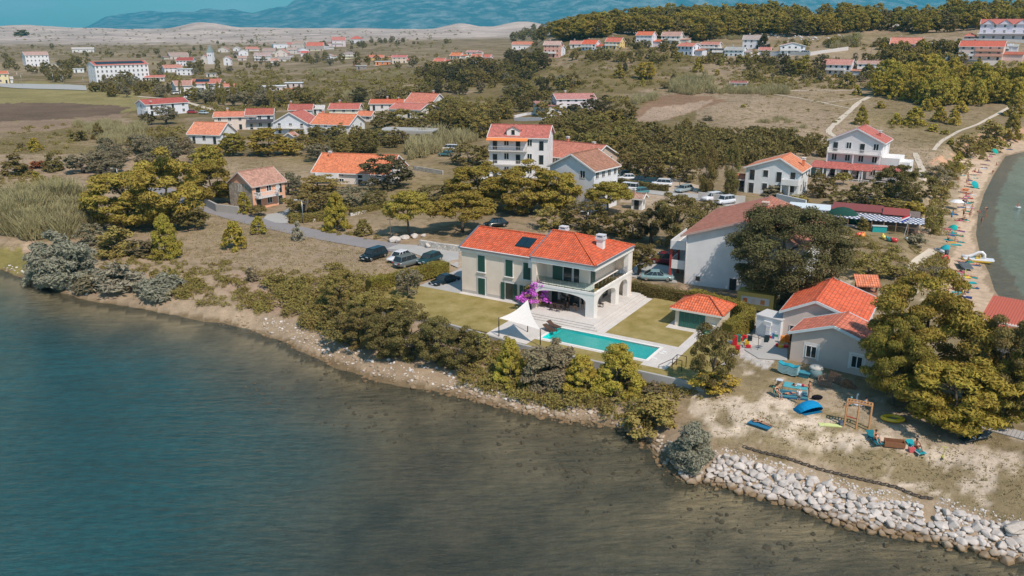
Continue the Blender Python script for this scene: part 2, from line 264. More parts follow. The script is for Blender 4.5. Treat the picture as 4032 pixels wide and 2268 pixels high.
# ------------------------------------------------------------ object helpers
THINGS=[]
def tag(o,label=None,cat=None,group=None,kind=None):
 if label:o['label']=label
 if cat:o['category']=cat
 if group:o['group']=group
 if kind:o['kind']=kind
 return o
def empty(name,loc,rz=0,label=None,cat=None,group=None):
 o=bpy.data.objects.new(name,None);COL.objects.link(o);o.location=loc;o.rotation_euler=(0,0,rz);o.empty_display_size=.3
 return tag(o,label,cat,group)
def link(name,me,parent=None,color=None,loc=None,rz=None,scale=None):
 o=bpy.data.objects.new(name,me);COL.objects.link(o)
 if parent is not None:o.parent=parent
 if color:o.color=(*color[:3],1)
 if loc is not None:o.location=loc
 if rz is not None:o.rotation_euler=(0,0,rz)
 if scale is not None:o.scale=scale
 return o
class MB:
 def __init__(s):s.v=[];s.f=[];s.m=[];s.sm=[]
 def poly(s,pts,mi=0,sm=False):
  n=len(s.v);s.v+=[tuple(map(float,p))for p in pts];s.f.append(tuple(range(n,n+len(pts))));s.m.append(mi);s.sm.append(sm);return s
 def box(s,x0,x1,y0,y1,z0,z1,mi=0):
  return s.hexa([(x0,y0,z0),(x1,y0,z0),(x1,y1,z0),(x0,y1,z0),(x0,y0,z1),(x1,y0,z1),(x1,y1,z1),(x0,y1,z1)],mi)
 def hexa(s,p,mi=0):
  n=len(s.v);s.v+=[tuple(map(float,q))for q in p]
  for f in((3,2,1,0),(4,5,6,7),(0,1,5,4),(1,2,6,5),(2,3,7,6),(3,0,4,7)):s.f.append(tuple(n+i for i in f));s.m.append(mi);s.sm.append(False)
  return s
 def bar(s,a,b,w,h=None,mi=0):
  a=Vector(a);b=Vector(b);d=(b-a).normalized();up=Vector((0,0,1))if abs(d.z)<.95 else Vector((1,0,0))
  x=d.cross(up).normalized()*w/2;y=x.normalized().cross(d).normalized()*(h or w)/2
  return s.hexa([a-x-y,a+x-y,a+x+y,a-x+y,b-x-y,b+x-y,b+x+y,b-x+y],mi)
 def tube(s,pts,rad,n=8,mi=0,sm=True,cap=True):
  pts=[Vector(p)for p in pts];rad=rad if isinstance(rad,(list,tuple))else[rad]*len(pts);base=len(s.v);ref=None
  for i,p in enumerate(pts):
   d=(pts[min(i+1,len(pts)-1)]-pts[max(i-1,0)]).normalized()
   if ref is None:ref=d.cross(Vector((0,0,1))if abs(d.z)<.9 else Vector((1,0,0))).normalized()
   x=(ref-d*ref.dot(d)).normalized();ref=x;y=d.cross(x)
   for k in range(n):
    a=2*math.pi*k/n;q=p+(x*math.cos(a)+y*math.sin(a))*rad[i];s.v.append(tuple(q))
  for i in range(len(pts)-1):
   for k in range(n):
    k2=(k+1)%n;s.f.append((base+i*n+k,base+i*n+k2,base+(i+1)*n+k2,base+(i+1)*n+k));s.m.append(mi);s.sm.append(sm)
  if cap:
   s.f.append(tuple(base+k for k in reversed(range(n))));s.m.append(mi);s.sm.append(False)
   e=base+(len(pts)-1)*n;s.f.append(tuple(e+k for k in range(n)));s.m.append(mi);s.sm.append(False)
  return s
 def cyl(s,x,y,z0,z1,r,n=12,mi=0):return s.tube([(x,y,z0),(x,y,z1)],r,n,mi)
 def ball(s,c,r,n=10,mi=0):
  r=r if isinstance(r,(list,tuple))else(r,r,r);base=len(s.v);m=max(4,n//2)
  for i in range(m+1):
   t=math.pi*i/m
   for k in range(n):
    a=2*math.pi*k/n;s.v.append((c[0]+r[0]*math.sin(t)*math.cos(a),c[1]+r[1]*math.sin(t)*math.sin(a),c[2]+r[2]*math.cos(t)))
  for i in range(m):
   for k in range(n):
    k2=(k+1)%n;s.f.append((base+i*n+k,base+(i+1)*n+k,base+(i+1)*n+k2,base+i*n+k2));s.m.append(mi);s.sm.append(True)
  return s
 def prism(s,poly,z0,z1,mi=0):
  n=len(poly);b=len(s.v);s.v+=[(float(x),float(y),float(z0))for x,y in poly]+[(float(x),float(y),float(z1))for x,y in poly]
  s.f.append(tuple(b+i for i in reversed(range(n))));s.f.append(tuple(b+n+i for i in range(n)))
  for i in range(n):j=(i+1)%n;s.f.append((b+i,b+j,b+n+j,b+n+i))
  s.m+=[mi]*(n+2);s.sm+=[False]*(n+2);return s
 def prof(s,poly,a,b_,axis='y',mi=0):
  f=(lambda p,t:(p[0],t,p[1]))if axis=='y' else(lambda p,t:(t,p[0],p[1]))
  n=len(poly);b=len(s.v);s.v+=[f(p,a)for p in poly]+[f(p,b_)for p in poly]
  s.f.append(tuple(b+i for i in range(n)));s.f.append(tuple(b+n+i for i in reversed(range(n))))
  for i in range(n):j=(i+1)%n;s.f.append((b+j,b+i,b+n+i,b+n+j))
  s.m+=[mi]*(n+2);s.sm+=[False]*(n+2);return s
 def mesh(s,name,mats,uv=False):
  me=bpy.data.meshes.new(name);me.from_pydata(s.v,[],s.f)
  for m in(mats if isinstance(mats,(list,tuple))else[mats]):me.materials.append(M[m]if isinstance(m,str)else m)
  me.polygons.foreach_set('material_index',s.m);me.polygons.foreach_set('use_smooth',s.sm)
  if uv:
   l=me.uv_layers.new(name='UVMap');
   for p in me.polygons:
    n=p.normal;u=Vector((-n.y,n.x,0))if abs(n.z)<.995 else Vector((1,0,0));u.normalize();v=n.cross(u)
    for li in p.loop_indices:c=me.vertices[me.loops[li].vertex_index].co;l.data[li].uv=(c.dot(u),c.dot(v))
  me.update();return me
 def build(s,name,mats,parent=None,color=None,uv=False,loc=None,rz=None):
  return link(name,s.mesh(name,mats,uv),parent,color,loc,rz)
def npmesh(name,V,F,mats,mi=None,smooth=False):
 V=np.asarray(V,np.float32);F=np.asarray(F,np.int32);me=bpy.data.meshes.new(name);k=F.shape[1]
 me.vertices.add(len(V));me.vertices.foreach_set('co',V.ravel());me.loops.add(F.size);me.loops.foreach_set('vertex_index',F.ravel())
 me.polygons.add(len(F));me.polygons.foreach_set('loop_start',np.arange(len(F),dtype=np.int32)*k);me.polygons.foreach_set('loop_total',np.full(len(F),k,np.int32))
 for m in(mats if isinstance(mats,(list,tuple))else[mats]):me.materials.append(M[m])
 if mi is not None:me.polygons.foreach_set('material_index',np.asarray(mi,np.int32))
 me.polygons.foreach_set('use_smooth',np.full(len(F),smooth));me.update(calc_edges=True);return me
# ------------------------------------------------------------ terrain mesh
def grid_faces(ny,nx):
 i=np.arange(ny-1)[:,None]*nx+np.arange(nx-1)[None,:];i=i.ravel()
 return np.stack([i,i+1,i+nx+1,i+nx],1)
def inpoly(px,py,poly):return polydist(np.stack([px,py],1),poly)[1]
def build_terrain():
 V=np.stack([gx,gy,gz],1);F=grid_faces(NY,len(US))
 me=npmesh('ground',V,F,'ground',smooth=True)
 n=len(gx);jx=(vnoise(gx,gy,3,3)-.5);jy=(vnoise(gx+99,gy,3,3)-.5)
 px,py=proj(gx,gy,gz);jit=26*np.clip(90/gy,.1,1)
 qx=px+jx*jit*1.2;qy=py+jy*jit
 C=np.zeros((n,4));big=vnoise(gx,gy,45,4)[:,None];t1=vnoise(gx+500,gy,14,4)[:,None]
 dry=np.array([.345,.258,.178]);green=np.array([.235,.18,.088]);C[:,:3]=dry+(green-dry)*np.clip((big-.38)*2.6,0,1);C[:,3]=1
 def put(poly,col,al=1.,blend=1.):
  k=inpoly(qx,qy,poly);C[k,:3]=C[k,:3]*(1-blend)+np.array(col)*blend;C[k,3]=al
 k=(gy>230)&(gy<700)&(px<1750);C[k,:3]=(green*.82+(dry*.95-green*.82)*np.clip((t1-.52)*4,0,1))[k]
 far=(gy>620)&(px<1500);C[far,:3]=dry*.92+(green*.85-dry)*np.clip((t1[far]-.3)*2,0,1)
 put([(-300,205),(120,205),(330,232),(385,252),(340,278),(200,300),(150,308),(-300,318)],(.27,.225,.10),.1)
 put([(-300,262),(140,258),(330,268),(290,290),(170,298),(-300,322)],(.16,.112,.078),0)
 put([(-300,320),(160,300),(320,285),(300,300),(120,330),(-300,345)],(.28,.20,.14),.3)
 put([(-300,168),(200,150),(560,155),(700,160),(560,170),(-300,190)],(.34,.26,.16),.5,.6)
 rock=(gy>1300)&(px<1800);tr=np.clip((gy-1250-350*(t1[:,0]-.5))/250,0,1)[:,None]
 rc=np.array([.45,.37,.325])*(.45+.3*t1+.9*vnoise(gx,gy,70,5)[:,None]);C[rock,:3]=(C[:,:3]*(1-tr)+rc*tr)[rock];C[rock,3]=.25
 put([(1580,300),(1640,245),(1700,236),(1790,242),(1830,255),(1760,275),(1680,300),(1600,310)],(.27,.17,.11),.1)
 put([(1590,310),(1640,270),(1720,262),(1800,250),(1750,278),(1660,305)],(.42,.31,.23),.1,.8)
 ridge=(gy>560)&(gy<1200)&(px>1480)&(vnoise(gx,gy,22,3)>.54);C[ridge,:3]=(.42,.39,.37);C[ridge,3]=.1
 put([(2150,118),(2350,120),(2576,135),(2576,160),(2150,150),(1800,120),(1700,110)],(.36,.27,.18),.3,.7)
    # shores
 sl_=np.where(IL,-DL,DL)+1.5*jx;sr_=np.where(IR,-DR,DR)+2*jx
 grav=(sl_>-1.2)&(sl_<3.6);C[grav,:3]=np.array([.33,.25,.17])*(.75+.5*t1[grav]);C[grav,3]=0
 k=(sl_>=3.6)&(sl_<9)&(vnoise(gx,gy,2.5,3)>.52);C[k,:3]=(.36,.28,.19);C[k,3]=.6
 wet=(sl_>-1.2)&(sl_<.5);C[wet,:3]=(.20,.145,.085);C[wet,3]=0
    # sea bed: sandy-brown by the shore, dark weed further out
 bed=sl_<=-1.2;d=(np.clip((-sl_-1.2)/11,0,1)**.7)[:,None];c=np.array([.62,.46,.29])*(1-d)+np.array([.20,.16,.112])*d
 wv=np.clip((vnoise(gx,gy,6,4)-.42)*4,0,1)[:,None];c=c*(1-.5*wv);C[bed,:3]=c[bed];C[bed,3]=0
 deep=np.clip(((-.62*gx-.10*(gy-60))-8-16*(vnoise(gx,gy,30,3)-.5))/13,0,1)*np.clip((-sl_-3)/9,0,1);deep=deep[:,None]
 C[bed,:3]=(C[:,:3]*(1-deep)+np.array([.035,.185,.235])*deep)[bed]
 sand=(sr_>-3)&(sr_<9.5+2*jx)&~IL;C[sand,:3]=np.array([.56,.42,.30])*(.92+.16*t1[sand]);C[sand,3]=0
 k=(sr_>-3)&(sr_<.8);C[k,:3]=(.36,.27,.18)
 k=(sr_>=9.5+2*jx)&(sr_<14)&(gy>150)&(px>2300)&(vnoise(gx,gy,5,2)>.5);C[k,:3]=(.50,.30,.19);C[k,3]=.4
 bd=(sr_<=-3);dd=np.clip(-(sr_+3)/22,0,1)[:,None];c=np.array([.46,.50,.40])*(1-dd)+np.array([.08,.27,.25])*dd;wv=np.clip((vnoise(gx,gy,14,3)-.56)*5,0,.75)[:,None]*dd
 C[bd,:3]=(c*(1-wv))[bd];C[bd,3]=0
    # peninsula around the beach house: trodden pale earth with thin grass
 pen=[(1760,940),(1830,900),(1850,780),(1900,700),(2000,760),(2100,700),(2220,690),(2300,730),(2400,790),(2576,900),(2800,1000),(2800,1400),(2576,1330),(2350,1250),(2150,1190),(1900,1110),(1800,1110),(1730,1030)]
 k=inpoly(qx,qy,pen)&~IL&~IR;pale=np.array([.58,.48,.375]);gr=np.array([.255,.20,.115])
 band=np.clip(1-np.abs((py-(930+.20*(px-1760))-90)/115),0,1)
 m_=np.clip((vnoise(gx,gy,1.5,5)-.51+.28*(band-.35))*6,0,1)[:,None]
 C[k,:3]=(gr*(1-m_)+pale*m_)[k];C[k,3]=.35
 put([(1845,810),(1890,790),(1960,800),(1975,890),(1930,925),(1850,900)],(.50,.47,.44),0)
 put([(2050,930),(2200,1000),(2400,1080),(2480,1090),(2350,1130),(2150,1060),(2000,1000)],(.40,.32,.24),.2,.6)
    # garden plots left, banks
 put([(-300,610),(60,628),(110,660),(60,690),(-300,680)],(.25,.21,.075),.3)
 put([(60,610),(150,630),(170,650),(110,660),(60,640)],(.42,.31,.22),.2)
 put([(720,640),(900,660),(1060,690),(1000,720),(880,700),(760,680)],(.34,.255,.165),.3,.7)
 put([(590,690),(650,680),(690,700),(760,720),(740,800),(620,770),(560,740)],(.36,.25,.18),.5,.7)
 put([(1100,640),(1300,590),(1400,600),(1160,690)],(.40,.32,.25),.3,.8)
 put([(2240,440),(2420,420),(2400,640),(2330,700),(2290,600)],(.30,.24,.15),.7,.6)
 put([(1560,470),(1760,470),(1760,500),(1700,520),(1560,510)],(.50,.39,.29),.1,.9)
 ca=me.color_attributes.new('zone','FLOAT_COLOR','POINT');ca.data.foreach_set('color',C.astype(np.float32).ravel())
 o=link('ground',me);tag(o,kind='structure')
build_terrain()
def patch(name,pts,lift,mat,sub=1.5,kind='structure',label=None,cat=None,color=None):
 b=MB();
 for i in range(len(pts)-1):
  (l0,r0),(l1,r1)=pts[i],pts[i+1];n=max(1,int(math.dist(l0,l1)/sub));m_=4
  for j in range(n):
   for k in range(m_):
    q=[]
    for(s_,t_)in((j/n,k/m_),(j/n,(k+1)/m_),((j+1)/n,(k+1)/m_),((j+1)/n,k/m_)):
     L_=[l0[c]*(1-s_)+l1[c]*s_ for c in(0,1)];R_=[r0[c]*(1-s_)+r1[c]*s_ for c in(0,1)]
     x=L_[0]*(1-t_)+R_[0]*t_;y=L_[1]*(1-t_)+R_[1]*t_;q.append((x,y,hz(x,y)+lift))
    b.poly(q)
 o=b.build(name,mat,None,color);tag(o,label,cat,kind=kind);return o
def path(name,K,pix,width,lift,mat,color=None,wob=0):
 P=[T(K,*p)[:2]for p in pix]
    # resample
 Q=[]
 for i in range(len(P)-1):
  n=max(1,int(np.linalg.norm(P[i+1]-P[i])/4))
  for j in range(n):Q.append(P[i]+(P[i+1]-P[i])*j/n)
 Q.append(P[-1]);
 for _ in range(2):Q=[Q[0]]+[(Q[i-1]+Q[i]*2+Q[i+1])/4 for i in range(1,len(Q)-1)]+[Q[-1]]
 S=[]
 for i,p in enumerate(Q):
  d=Q[min(i+1,len(Q)-1)]-Q[max(i-1,0)];d=d/(np.linalg.norm(d)+1e-9);nrm=np.array([-d[1],d[0]]);w_=width/2*(1+wob*rnd.uniform(-1,1));S.append((tuple(p+nrm*w_),tuple(p-nrm*w_)))
 return patch(name,S,lift,mat,3,color=color)
# water
wm=MB();wm.poly([(-16000,-300,0),(16000,-300,0),(16000,16000,0),(-16000,16000,0)]);tag(wm.build('water','water'),kind='structure')
# mountains
def build_mountains():
 ys=np.linspace(11500,19000,70);us=np.linspace(-.72,.95,420);U,Y=np.meshgrid(us,ys);x=(U*Y).ravel();y=Y.ravel();px=2016+3406*U.ravel()
 hp=np.interp(px,[-400,250,317,430,560,700,900,1000,1128,1265,1406,1700,2200,2600,3200,4032,5200],[0,0,20,180,250,330,320,260,340,470,560,700,900,980,950,900,800])
 s=np.clip((y-11500)/3600,0,1)**.8;s2=np.clip(1-(y-15500)/5000,.3,1)
 z=hp*(1.0*s)*s2*(.9+.30*(vnoise(x,y,900,5)-.5))+s*np.clip(hp/300,0,1)*330*(1-np.abs(2*vnoise(x,y,1600,5)-1)-.5)
 z=np.where(px<300,-20,np.maximum(z,-5))
 o=link('mountain_range',npmesh('mountain_range',np.stack([x,y,z],1),grid_faces(70,420),'mountain',smooth=True));tag(o,kind='structure')
build_mountains()
# ============================================================ BUILDINGS
WHITE=(.80,.78,.76);CREAM=(.74,.66,.54);ORANGE=(.72,.135,.045);RED=(.56,.125,.08);PINKRED=(.60,.17,.13);BROWNR=(.36,.17,.11);OLDR=(.50,.27,.19)
GREEN=(.018,.082,.062);GREY=(.34,.34,.34)
FACE={'f':0,'r':R(90),'b':R(180),'l':R(-90)}
def slab4(b,p,t,mi=0):
 q=[(x,y,z-t)for x,y,z in p];b.hexa([*q,*p],mi)
def win(root,x,y,z,face,w=1.0,h=1.3,style='glass',col=WHITE,shut=GREEN,near=True,name=None):
 rz=FACE[face];k=min(w,h)*.07+.02
 b=MB()
 if style=='door' or style=='dark':
  b.box(-w/2,w/2,-.03,.0,0,h,1);b.box(-w/2-k,-w/2,-.06,0,0,h);b.box(w/2,w/2+k,-.06,0,0,h);b.box(-w/2-k,w/2+k,-.065,0,h,h+k)
 else:
  b.box(-w/2,w/2,-.03,.0,0,h,1)
  b.box(-w/2-k,-w/2,-.07,0,-k,h+k);b.box(w/2,w/2+k,-.07,0,-k,h+k);b.box(-w/2,w/2,-.07,0,-k,0);b.box(-w/2,w/2,-.07,0,h,h+k)
  if style=='glass':b.box(-k/2,k/2,-.06,0,0,h)
  if style=='wide':
   for i in(1,2,3):b.box(-w/2+w*i/4-k/2,-w/2+w*i/4+k/2,-.06,0,0,h)
 o=b.build(name or('door' if style=='door' else 'window'),['paint','pane'],root,col,loc=(x,y,z),rz=rz)
 if style=='shut':
  for s in(-1,1):
   c=MB();x0,x1=(-w/2+.01,-.012)if s<0 else(.012,w/2-.01)
   c.box(x0,x1,-.10,-.04,.01,h-.01)
   if near:
    n=int(h/.16)
    for i in range(n):c.box(x0+.08,x1-.08,-.115,-.10,.08+(h-.16)*i/n,.08+(h-.16)*(i+.55)/n)
   c.build('shutter','paint',o,shut)
 if style=='open':
  for s in(-1,1):
   c=MB();x0=s*(w/2+.04);x1=s*(w+.02);c.box(min(x0,x1),max(x0,x1),-.13,-.08,0,h);c.build('shutter','paint',o,shut)
 return o
def surround(root,x,y,z,face,w,h,col,t=.2):
 b=MB();b.box(-w/2-t,-w/2-.1,-.015,0,0,h+t);b.box(w/2+.1,w/2+t,-.015,0,0,h+t);b.box(-w/2-.1,w/2+.1,-.015,0,h+.1,h+t)
 return b.build('window_surround','plaster',root,col,loc=(x,y,z),rz=FACE[face])
def chimney(parent,x,y,z,h=1.0,w=.6,col=ORANGE,cap=WHITE):
 b=MB();b.box(x-w/2,x+w/2,y-w/2,y+w/2,z,z+h);o=b.build('chimney','plaster',parent,col)
 c=MB();c.box(x-w*.65,x+w*.65,y-w*.65,y+w*.65,z+h,z+h+.1)
 for sx in(-1,1):
  for sy in(-1,1):c.box(x+sx*w*.4-.06,x+sx*w*.4+.06,y+sy*w*.4-.06,y+sy*w*.4+.06,z+h+.1,z+h+.35)
 c.box(x-w*.7,x+w*.7,y-w*.7,y+w*.7,z+h+.35,z+h+.45);c.build('chimney_cap','plaster',o,cap)
 return o
def roof_gable(root,x0,x1,y0,y1,z,rise,axis,col,over=.4,t=.16,trim=WHITE,ridge_at=.5,hipends=(0,0),name='roof',caps=True):
 X0,X1,Y0,Y1=x0-over,x1+over,y0-over,y1+over
 b=MB();e=t
 if axis=='x':
  ym=y0+(y1-y0)*ridge_at;k=rise/max(ym-y0,.1);zl=z-k*over;k2=rise/max(y1-ym,.1);zr=z-k2*over
  a0,a1=X0+hipends[0],X1-hipends[1];zt=z+rise
  b.poly([(X0,Y0,zl),(X1,Y0,zl),(a1,ym,zt),(a0,ym,zt)]);b.poly([(X1,Y1,zr),(X0,Y1,zr),(a0,ym,zt),(a1,ym,zt)])
  b.poly([(X0,Y0,zl-e),(a0,ym,zt-e),(a1,ym,zt-e),(X1,Y0,zl-e)]);b.poly([(X1,Y1,zr-e),(a1,ym,zt-e),(a0,ym,zt-e),(X0,Y1,zr-e)])
  b.poly([(X0,Y0,zl-e),(X1,Y0,zl-e),(X1,Y0,zl),(X0,Y0,zl)]);b.poly([(X1,Y1,zr-e),(X0,Y1,zr-e),(X0,Y1,zr),(X1,Y1,zr)])
  for X,A,s in((X0,a0,0),(X1,a1,1)):
   p=[(X,Y1,zr),(X,Y0,zl),(A,ym,zt)];q=[(a_,b_,c_-e)for a_,b_,c_ in p]
   if abs(X-A)>.05:b.poly(p if s==0 else p[::-1])
   else:b.poly([q[0],q[2],p[2],p[0]]if s==0 else[q[2],q[0],p[0],p[2]]);b.poly([q[2],q[1],p[1],p[2]]if s==0 else[q[1],q[2],p[2],p[1]])
  rid=[(a0,ym,zt+.03),(a1,ym,zt+.03)];hips=[((X0,Y0,zl),rid[0]),((X0,Y1,zr),rid[0])]if hipends[0]else[];hips+=[((X1,Y0,zl),rid[1]),((X1,Y1,zr),rid[1])]if hipends[1]else[]
  verge=[((X0,Y0,zl),(X0,ym,zt)),((X0,Y1,zr),(X0,ym,zt))]if not hipends[0]else[];verge+=[((X1,Y0,zl),(X1,ym,zt)),((X1,Y1,zr),(X1,ym,zt))]if not hipends[1]else[]
  eaves=[((X0,Y0,zl),(X1,Y0,zl))]
 else:
  xm=x0+(x1-x0)*ridge_at;k=rise/max(xm-x0,.1);k2=rise/max(x1-xm,.1);zl=z-k*over;zr=z-k2*over;zt=z+rise
  b.poly([(X0,Y1,zl),(X0,Y0,zl),(xm,Y0,zt),(xm,Y1,zt)]);b.poly([(X1,Y0,zr),(X1,Y1,zr),(xm,Y1,zt),(xm,Y0,zt)])
  b.poly([(X0,Y0,zl-e),(X0,Y1,zl-e),(xm,Y1,zt-e),(xm,Y0,zt-e)]);b.poly([(X1,Y1,zr-e),(X1,Y0,zr-e),(xm,Y0,zt-e),(xm,Y1,zt-e)])
  b.poly([(X0,Y1,zl-e),(X0,Y0,zl-e),(X0,Y0,zl),(X0,Y1,zl)]);b.poly([(X1,Y0,zr-e),(X1,Y1,zr-e),(X1,Y1,zr),(X1,Y0,zr)])
  for Y,s in((Y0,0),(Y1,1)):
   p=[(X0,Y,zl),(xm,Y,zt),(X1,Y,zr)];q=[(a_,b_,c_-e)for a_,b_,c_ in p]
   for i in(0,1):b.poly([q[i],q[i+1],p[i+1],p[i]]if s==0 else[q[i+1],q[i],p[i],p[i+1]])
  rid=[(xm,Y0,zt+.03),(xm,Y1,zt+.03)];hips=[];verge=[((X0,Y0,zl),(xm,Y0,zt)),((X1,Y0,zr),(xm,Y0,zt)),((X0,Y1,zl),(xm,Y1,zt)),((X1,Y1,zr),(xm,Y1,zt))];eaves=[((X0,Y0,zl),(X0,Y1,zl)),((X1,Y0,zr),(X1,Y1,zr))]
 ro=b.build(name,'roof_tile',root,col,uv=True)
 if caps:
  c=MB();c.bar(rid[0],rid[1],.28,.16)
  for p,q in hips:c.bar((p[0],p[1],p[2]+.04),q,.26,.16)
  c.build('ridge_cap','roof_tile',ro,tuple(v*.9 for v in col),uv=True)
  v=MB()
  for p,q in verge:v.bar((p[0],p[1],p[2]-.08),(q[0],q[1],q[2]-.08),.12,.26)
  for p,q in eaves:v.bar((p[0],p[1]-.0,p[2]-.14),(q[0],q[1],q[2]-.14),.14,.2)
  v.build('eave_trim','paint',ro,trim)
 return ro
def dish(x,y,z,r,aim,label):
 t=empty('satellite_dish',(x,y,z),aim,label,'satellite dish','satellite dishes on the houses')
 b=MB();n=14;ring=[]
 pts=[[(rr*r*math.cos(a),-.25*r*(1-rr*rr)*-1-.0,rr*r*math.sin(a))for a in[2*math.pi*i/n for i in range(n)]]for rr in(.05,.5,1)]
 for j in range(2):
  for i in range(n):i2=(i+1)%n;b.poly([pts[j][i],pts[j][i2],pts[j+1][i2],pts[j+1][i]]);b.poly([(a_,c_+.02,d_)for a_,c_,d_ in(pts[j+1][i],pts[j+1][i2],pts[j][i2],pts[j][i])])
 b.build('reflector','paint',t,(.6,.6,.6));c=MB();c.bar((0,.1,-r),(0,-.7*r,0),.04);c.ball((0,-.7*r,0),.06);c.bar((0,.05,0),(0,.35,-r*1.2),.06);c.build('feed_arm','metal',t,(.4,.4,.4));return t
def balustrade(parent,p,q,h=.9,style='balus',col=WHITE,name='railing'):
 p=Vector(p);q=Vector(q);b=MB();d=(q-p);L_=d.length;d.normalize();up=Vector((0,0,h))
 if style=='solid':b.bar(p+up/2,q+up/2,.12,h)
 elif style=='open':
  b.bar(p+up,q+up,.06,.06);n=max(2,int(L_/.35))
  for i in range(n+1):s=p+d*L_*i/n;b.bar(s,s+up,.035)
 else:
  b.bar(p+up,q+up,.16,.10);b.bar(p+Vector((0,0,.05)),q+Vector((0,0,.05)),.16,.10);n=max(2,int(L_/.28))
  for i in range(n+1):s=p+d*L_*i/n;b.tube([s+Vector((0,0,.1)),s+up*.35,s+up*.6,s+up*.95],[.04,.075,.04,.05],5)
 return b.build(name,'plaster',parent,col)
def house(x,y,z,rz,w,d,h,kind='gx',rise=1.8,wall=WHITE,roofc=RED,floors=2,label='',name='house',cat='house',cols=None,sidecols=None,winstyle='glass',over=.45,side=None,balcony=None,chim=((.7,.6),),shut=GREEN,trim=WHITE,mat='plaster',sidemat=None,ridge_at=.5,group=None,skip=(),near=False,panels=None,base=1.5,hip=None):
 root=empty(name,(x,y,z),rz,label,cat,group);fh=h/floors
 b=MB();b.box(0,w,0,d,-base,h)
 t=.16
 if kind=='gx' or(kind=='hip' and False):
  ym=d*ridge_at;b.prof([(0,h),(d,h),(ym,h+rise-t*.8)],0,w,'x')
 if kind=='gy':xm=w*ridge_at;b.prof([(0,h),(w,h),(xm,h+rise-t*.8)],0,d,'y')
 b.build('wall',mat,root,wall)
 if kind=='gx':ro=roof_gable(root,0,w,0,d,h,rise,'x',roofc,over,trim=trim,ridge_at=ridge_at)
 elif kind=='gy':ro=roof_gable(root,0,w,0,d,h,rise,'y',roofc,over,trim=trim,ridge_at=ridge_at)
 elif kind=='hip':hp=hip or min(w,d)/2+over;ro=roof_gable(root,0,w,0,d,h,rise,'x',roofc,over,hipends=(hp,hp),trim=trim)
 elif kind=='mono':
  r_=MB();slab4(r_,[(-over,-over,h+.1),(w+over,-over,h+.1),(w+over,d+over,h+rise),(-over,d+over,h+rise)],.15);ro=r_.build('roof','roof_tile',root,roofc,uv=True)
 else:
  r_=MB();r_.box(-over,w+over,-over,d+over,h,h+.22);ro=r_.build('roof','concrete' if roofc is None else 'paint',root,roofc or(.5,.48,.46))
 cols=cols if cols is not None else max(2,int(w/2.8));sidecols=sidecols if sidecols is not None else max(1,int(d/3.8))
 balf={bb[0]for bb in(balcony or())}
 wh=min(1.35,fh*.5);ww=.95 if not near else 1.0
 for fl in range(floors):
  for c in range(cols):
   if(fl,c)in skip:continue
   X=w*(c+.5)/cols;isb=fl in balf or fl==0
   if isb and(c%2==0):win(root,X,0,fl*fh+.08,'f',ww,min(2.1,fh*.75),'door',(.6,.58,.55),near=near)
   else:win(root,X,0,fl*fh+fh*.34,'f',ww,wh,winstyle,shut=shut,near=near)
  for s_,sx in(('r',w),('l',0)):
   if side and s_!=side:continue
   for c in range(sidecols):win(root,sx,d*(c+.5)/sidecols,fl*fh+fh*.36,s_,ww*.9,wh,winstyle,shut=shut,near=near)
 for bb in(balcony or()):
  fl,a0,a1,dep,st,colr=bb;x0,x1=w*a0,w*a1;zz=fl*fh
  s_=MB();s_.box(x0,x1,-dep,0,zz-.18,zz);bo=s_.build('balcony','plaster',root,colr)
  balustrade(bo,(x0+.06,-dep+.06,zz),(x1-.06,-dep+.06,zz),.95,st,colr);balustrade(bo,(x0+.06,-dep+.12,zz),(x0+.06,-.02,zz),.95,st,colr);balustrade(bo,(x1-.06,-dep+.12,zz),(x1-.06,-.02,zz),.95,st,colr)
  if dep>1.4:
   for q in(x0+.15,(x0+x1)/2,x1-.15):c=MB();c.box(q-.12,q+.12,-dep+.05,-dep+.29,zz-fh,zz-.18);c.build('pillar','plaster',bo,colr)
 for cx,cy in chim:
  zc=h+rise*(1-abs(cy-ridge_at)/.5)if kind in('gx','hip')else h+rise*(1-abs(cx-ridge_at)/.5)if kind=='gy' else h
  chimney(ro,w*cx,d*cy,zc-.3,1.1,.55,roofc or GREY,trim)
 if panels:
  k=rise/(d*ridge_at);p=MB();x0,x1,f0,f1=panels;y0,y1=d*ridge_at*f0,d*ridge_at*f1
  slab4(p,[(w*x0,y0,h+k*y0+.14),(w*x1,y0,h+k*y0+.14),(w*x1,y1,h+k*y1+.14),(w*x0,y1,h+k*y1+.14)],.08);p.build('solar_panels','solar',ro)
 return root
def H(K,xl,xr,yb,ye,yt,rot,ratio=.8,**k):
 p=T(K,(xl+xr)/2,yb);m=mpp(p);s=KK[K][2];W=(xr-xl)*s*m;az=math.atan2(p[0],p[1]);a=R(rot)-az
 ca,sa=abs(math.cos(a+az)),abs(math.sin(a+az));w=W/(ca+ratio*sa);d=w*ratio
 h=max(2.4,(yb-ye)*s*m);dep=math.asin((CAMH-p[2])/(m*FPX));kind=k.get('kind','gx')
 run=d/2 if kind in('gx','hip')else w/2
 back=(d/2 if kind in('gx','hip')else 0)*math.cos(a)
 rise=(ye-yt)*s*m/math.cos(dep)-back*math.tan(dep);rise=min(max(rise,run*.22),run*.62)
 ex=np.array([math.cos(a),math.sin(a)]);ey=np.array([-math.sin(a),math.cos(a)])
    # centre of the footprint sits half the projected depth behind the nearest corner
 c=p[:2]+np.array([math.sin(az),math.cos(az)])*(w*sa+d*ca)/2*.9
 o=c-ex*w/2-ey*d/2
 k.setdefault('rise',rise)
 r=house(o[0],o[1],p[2],a,w,d,h,**k);r['_whd']=[w,h,d];return r
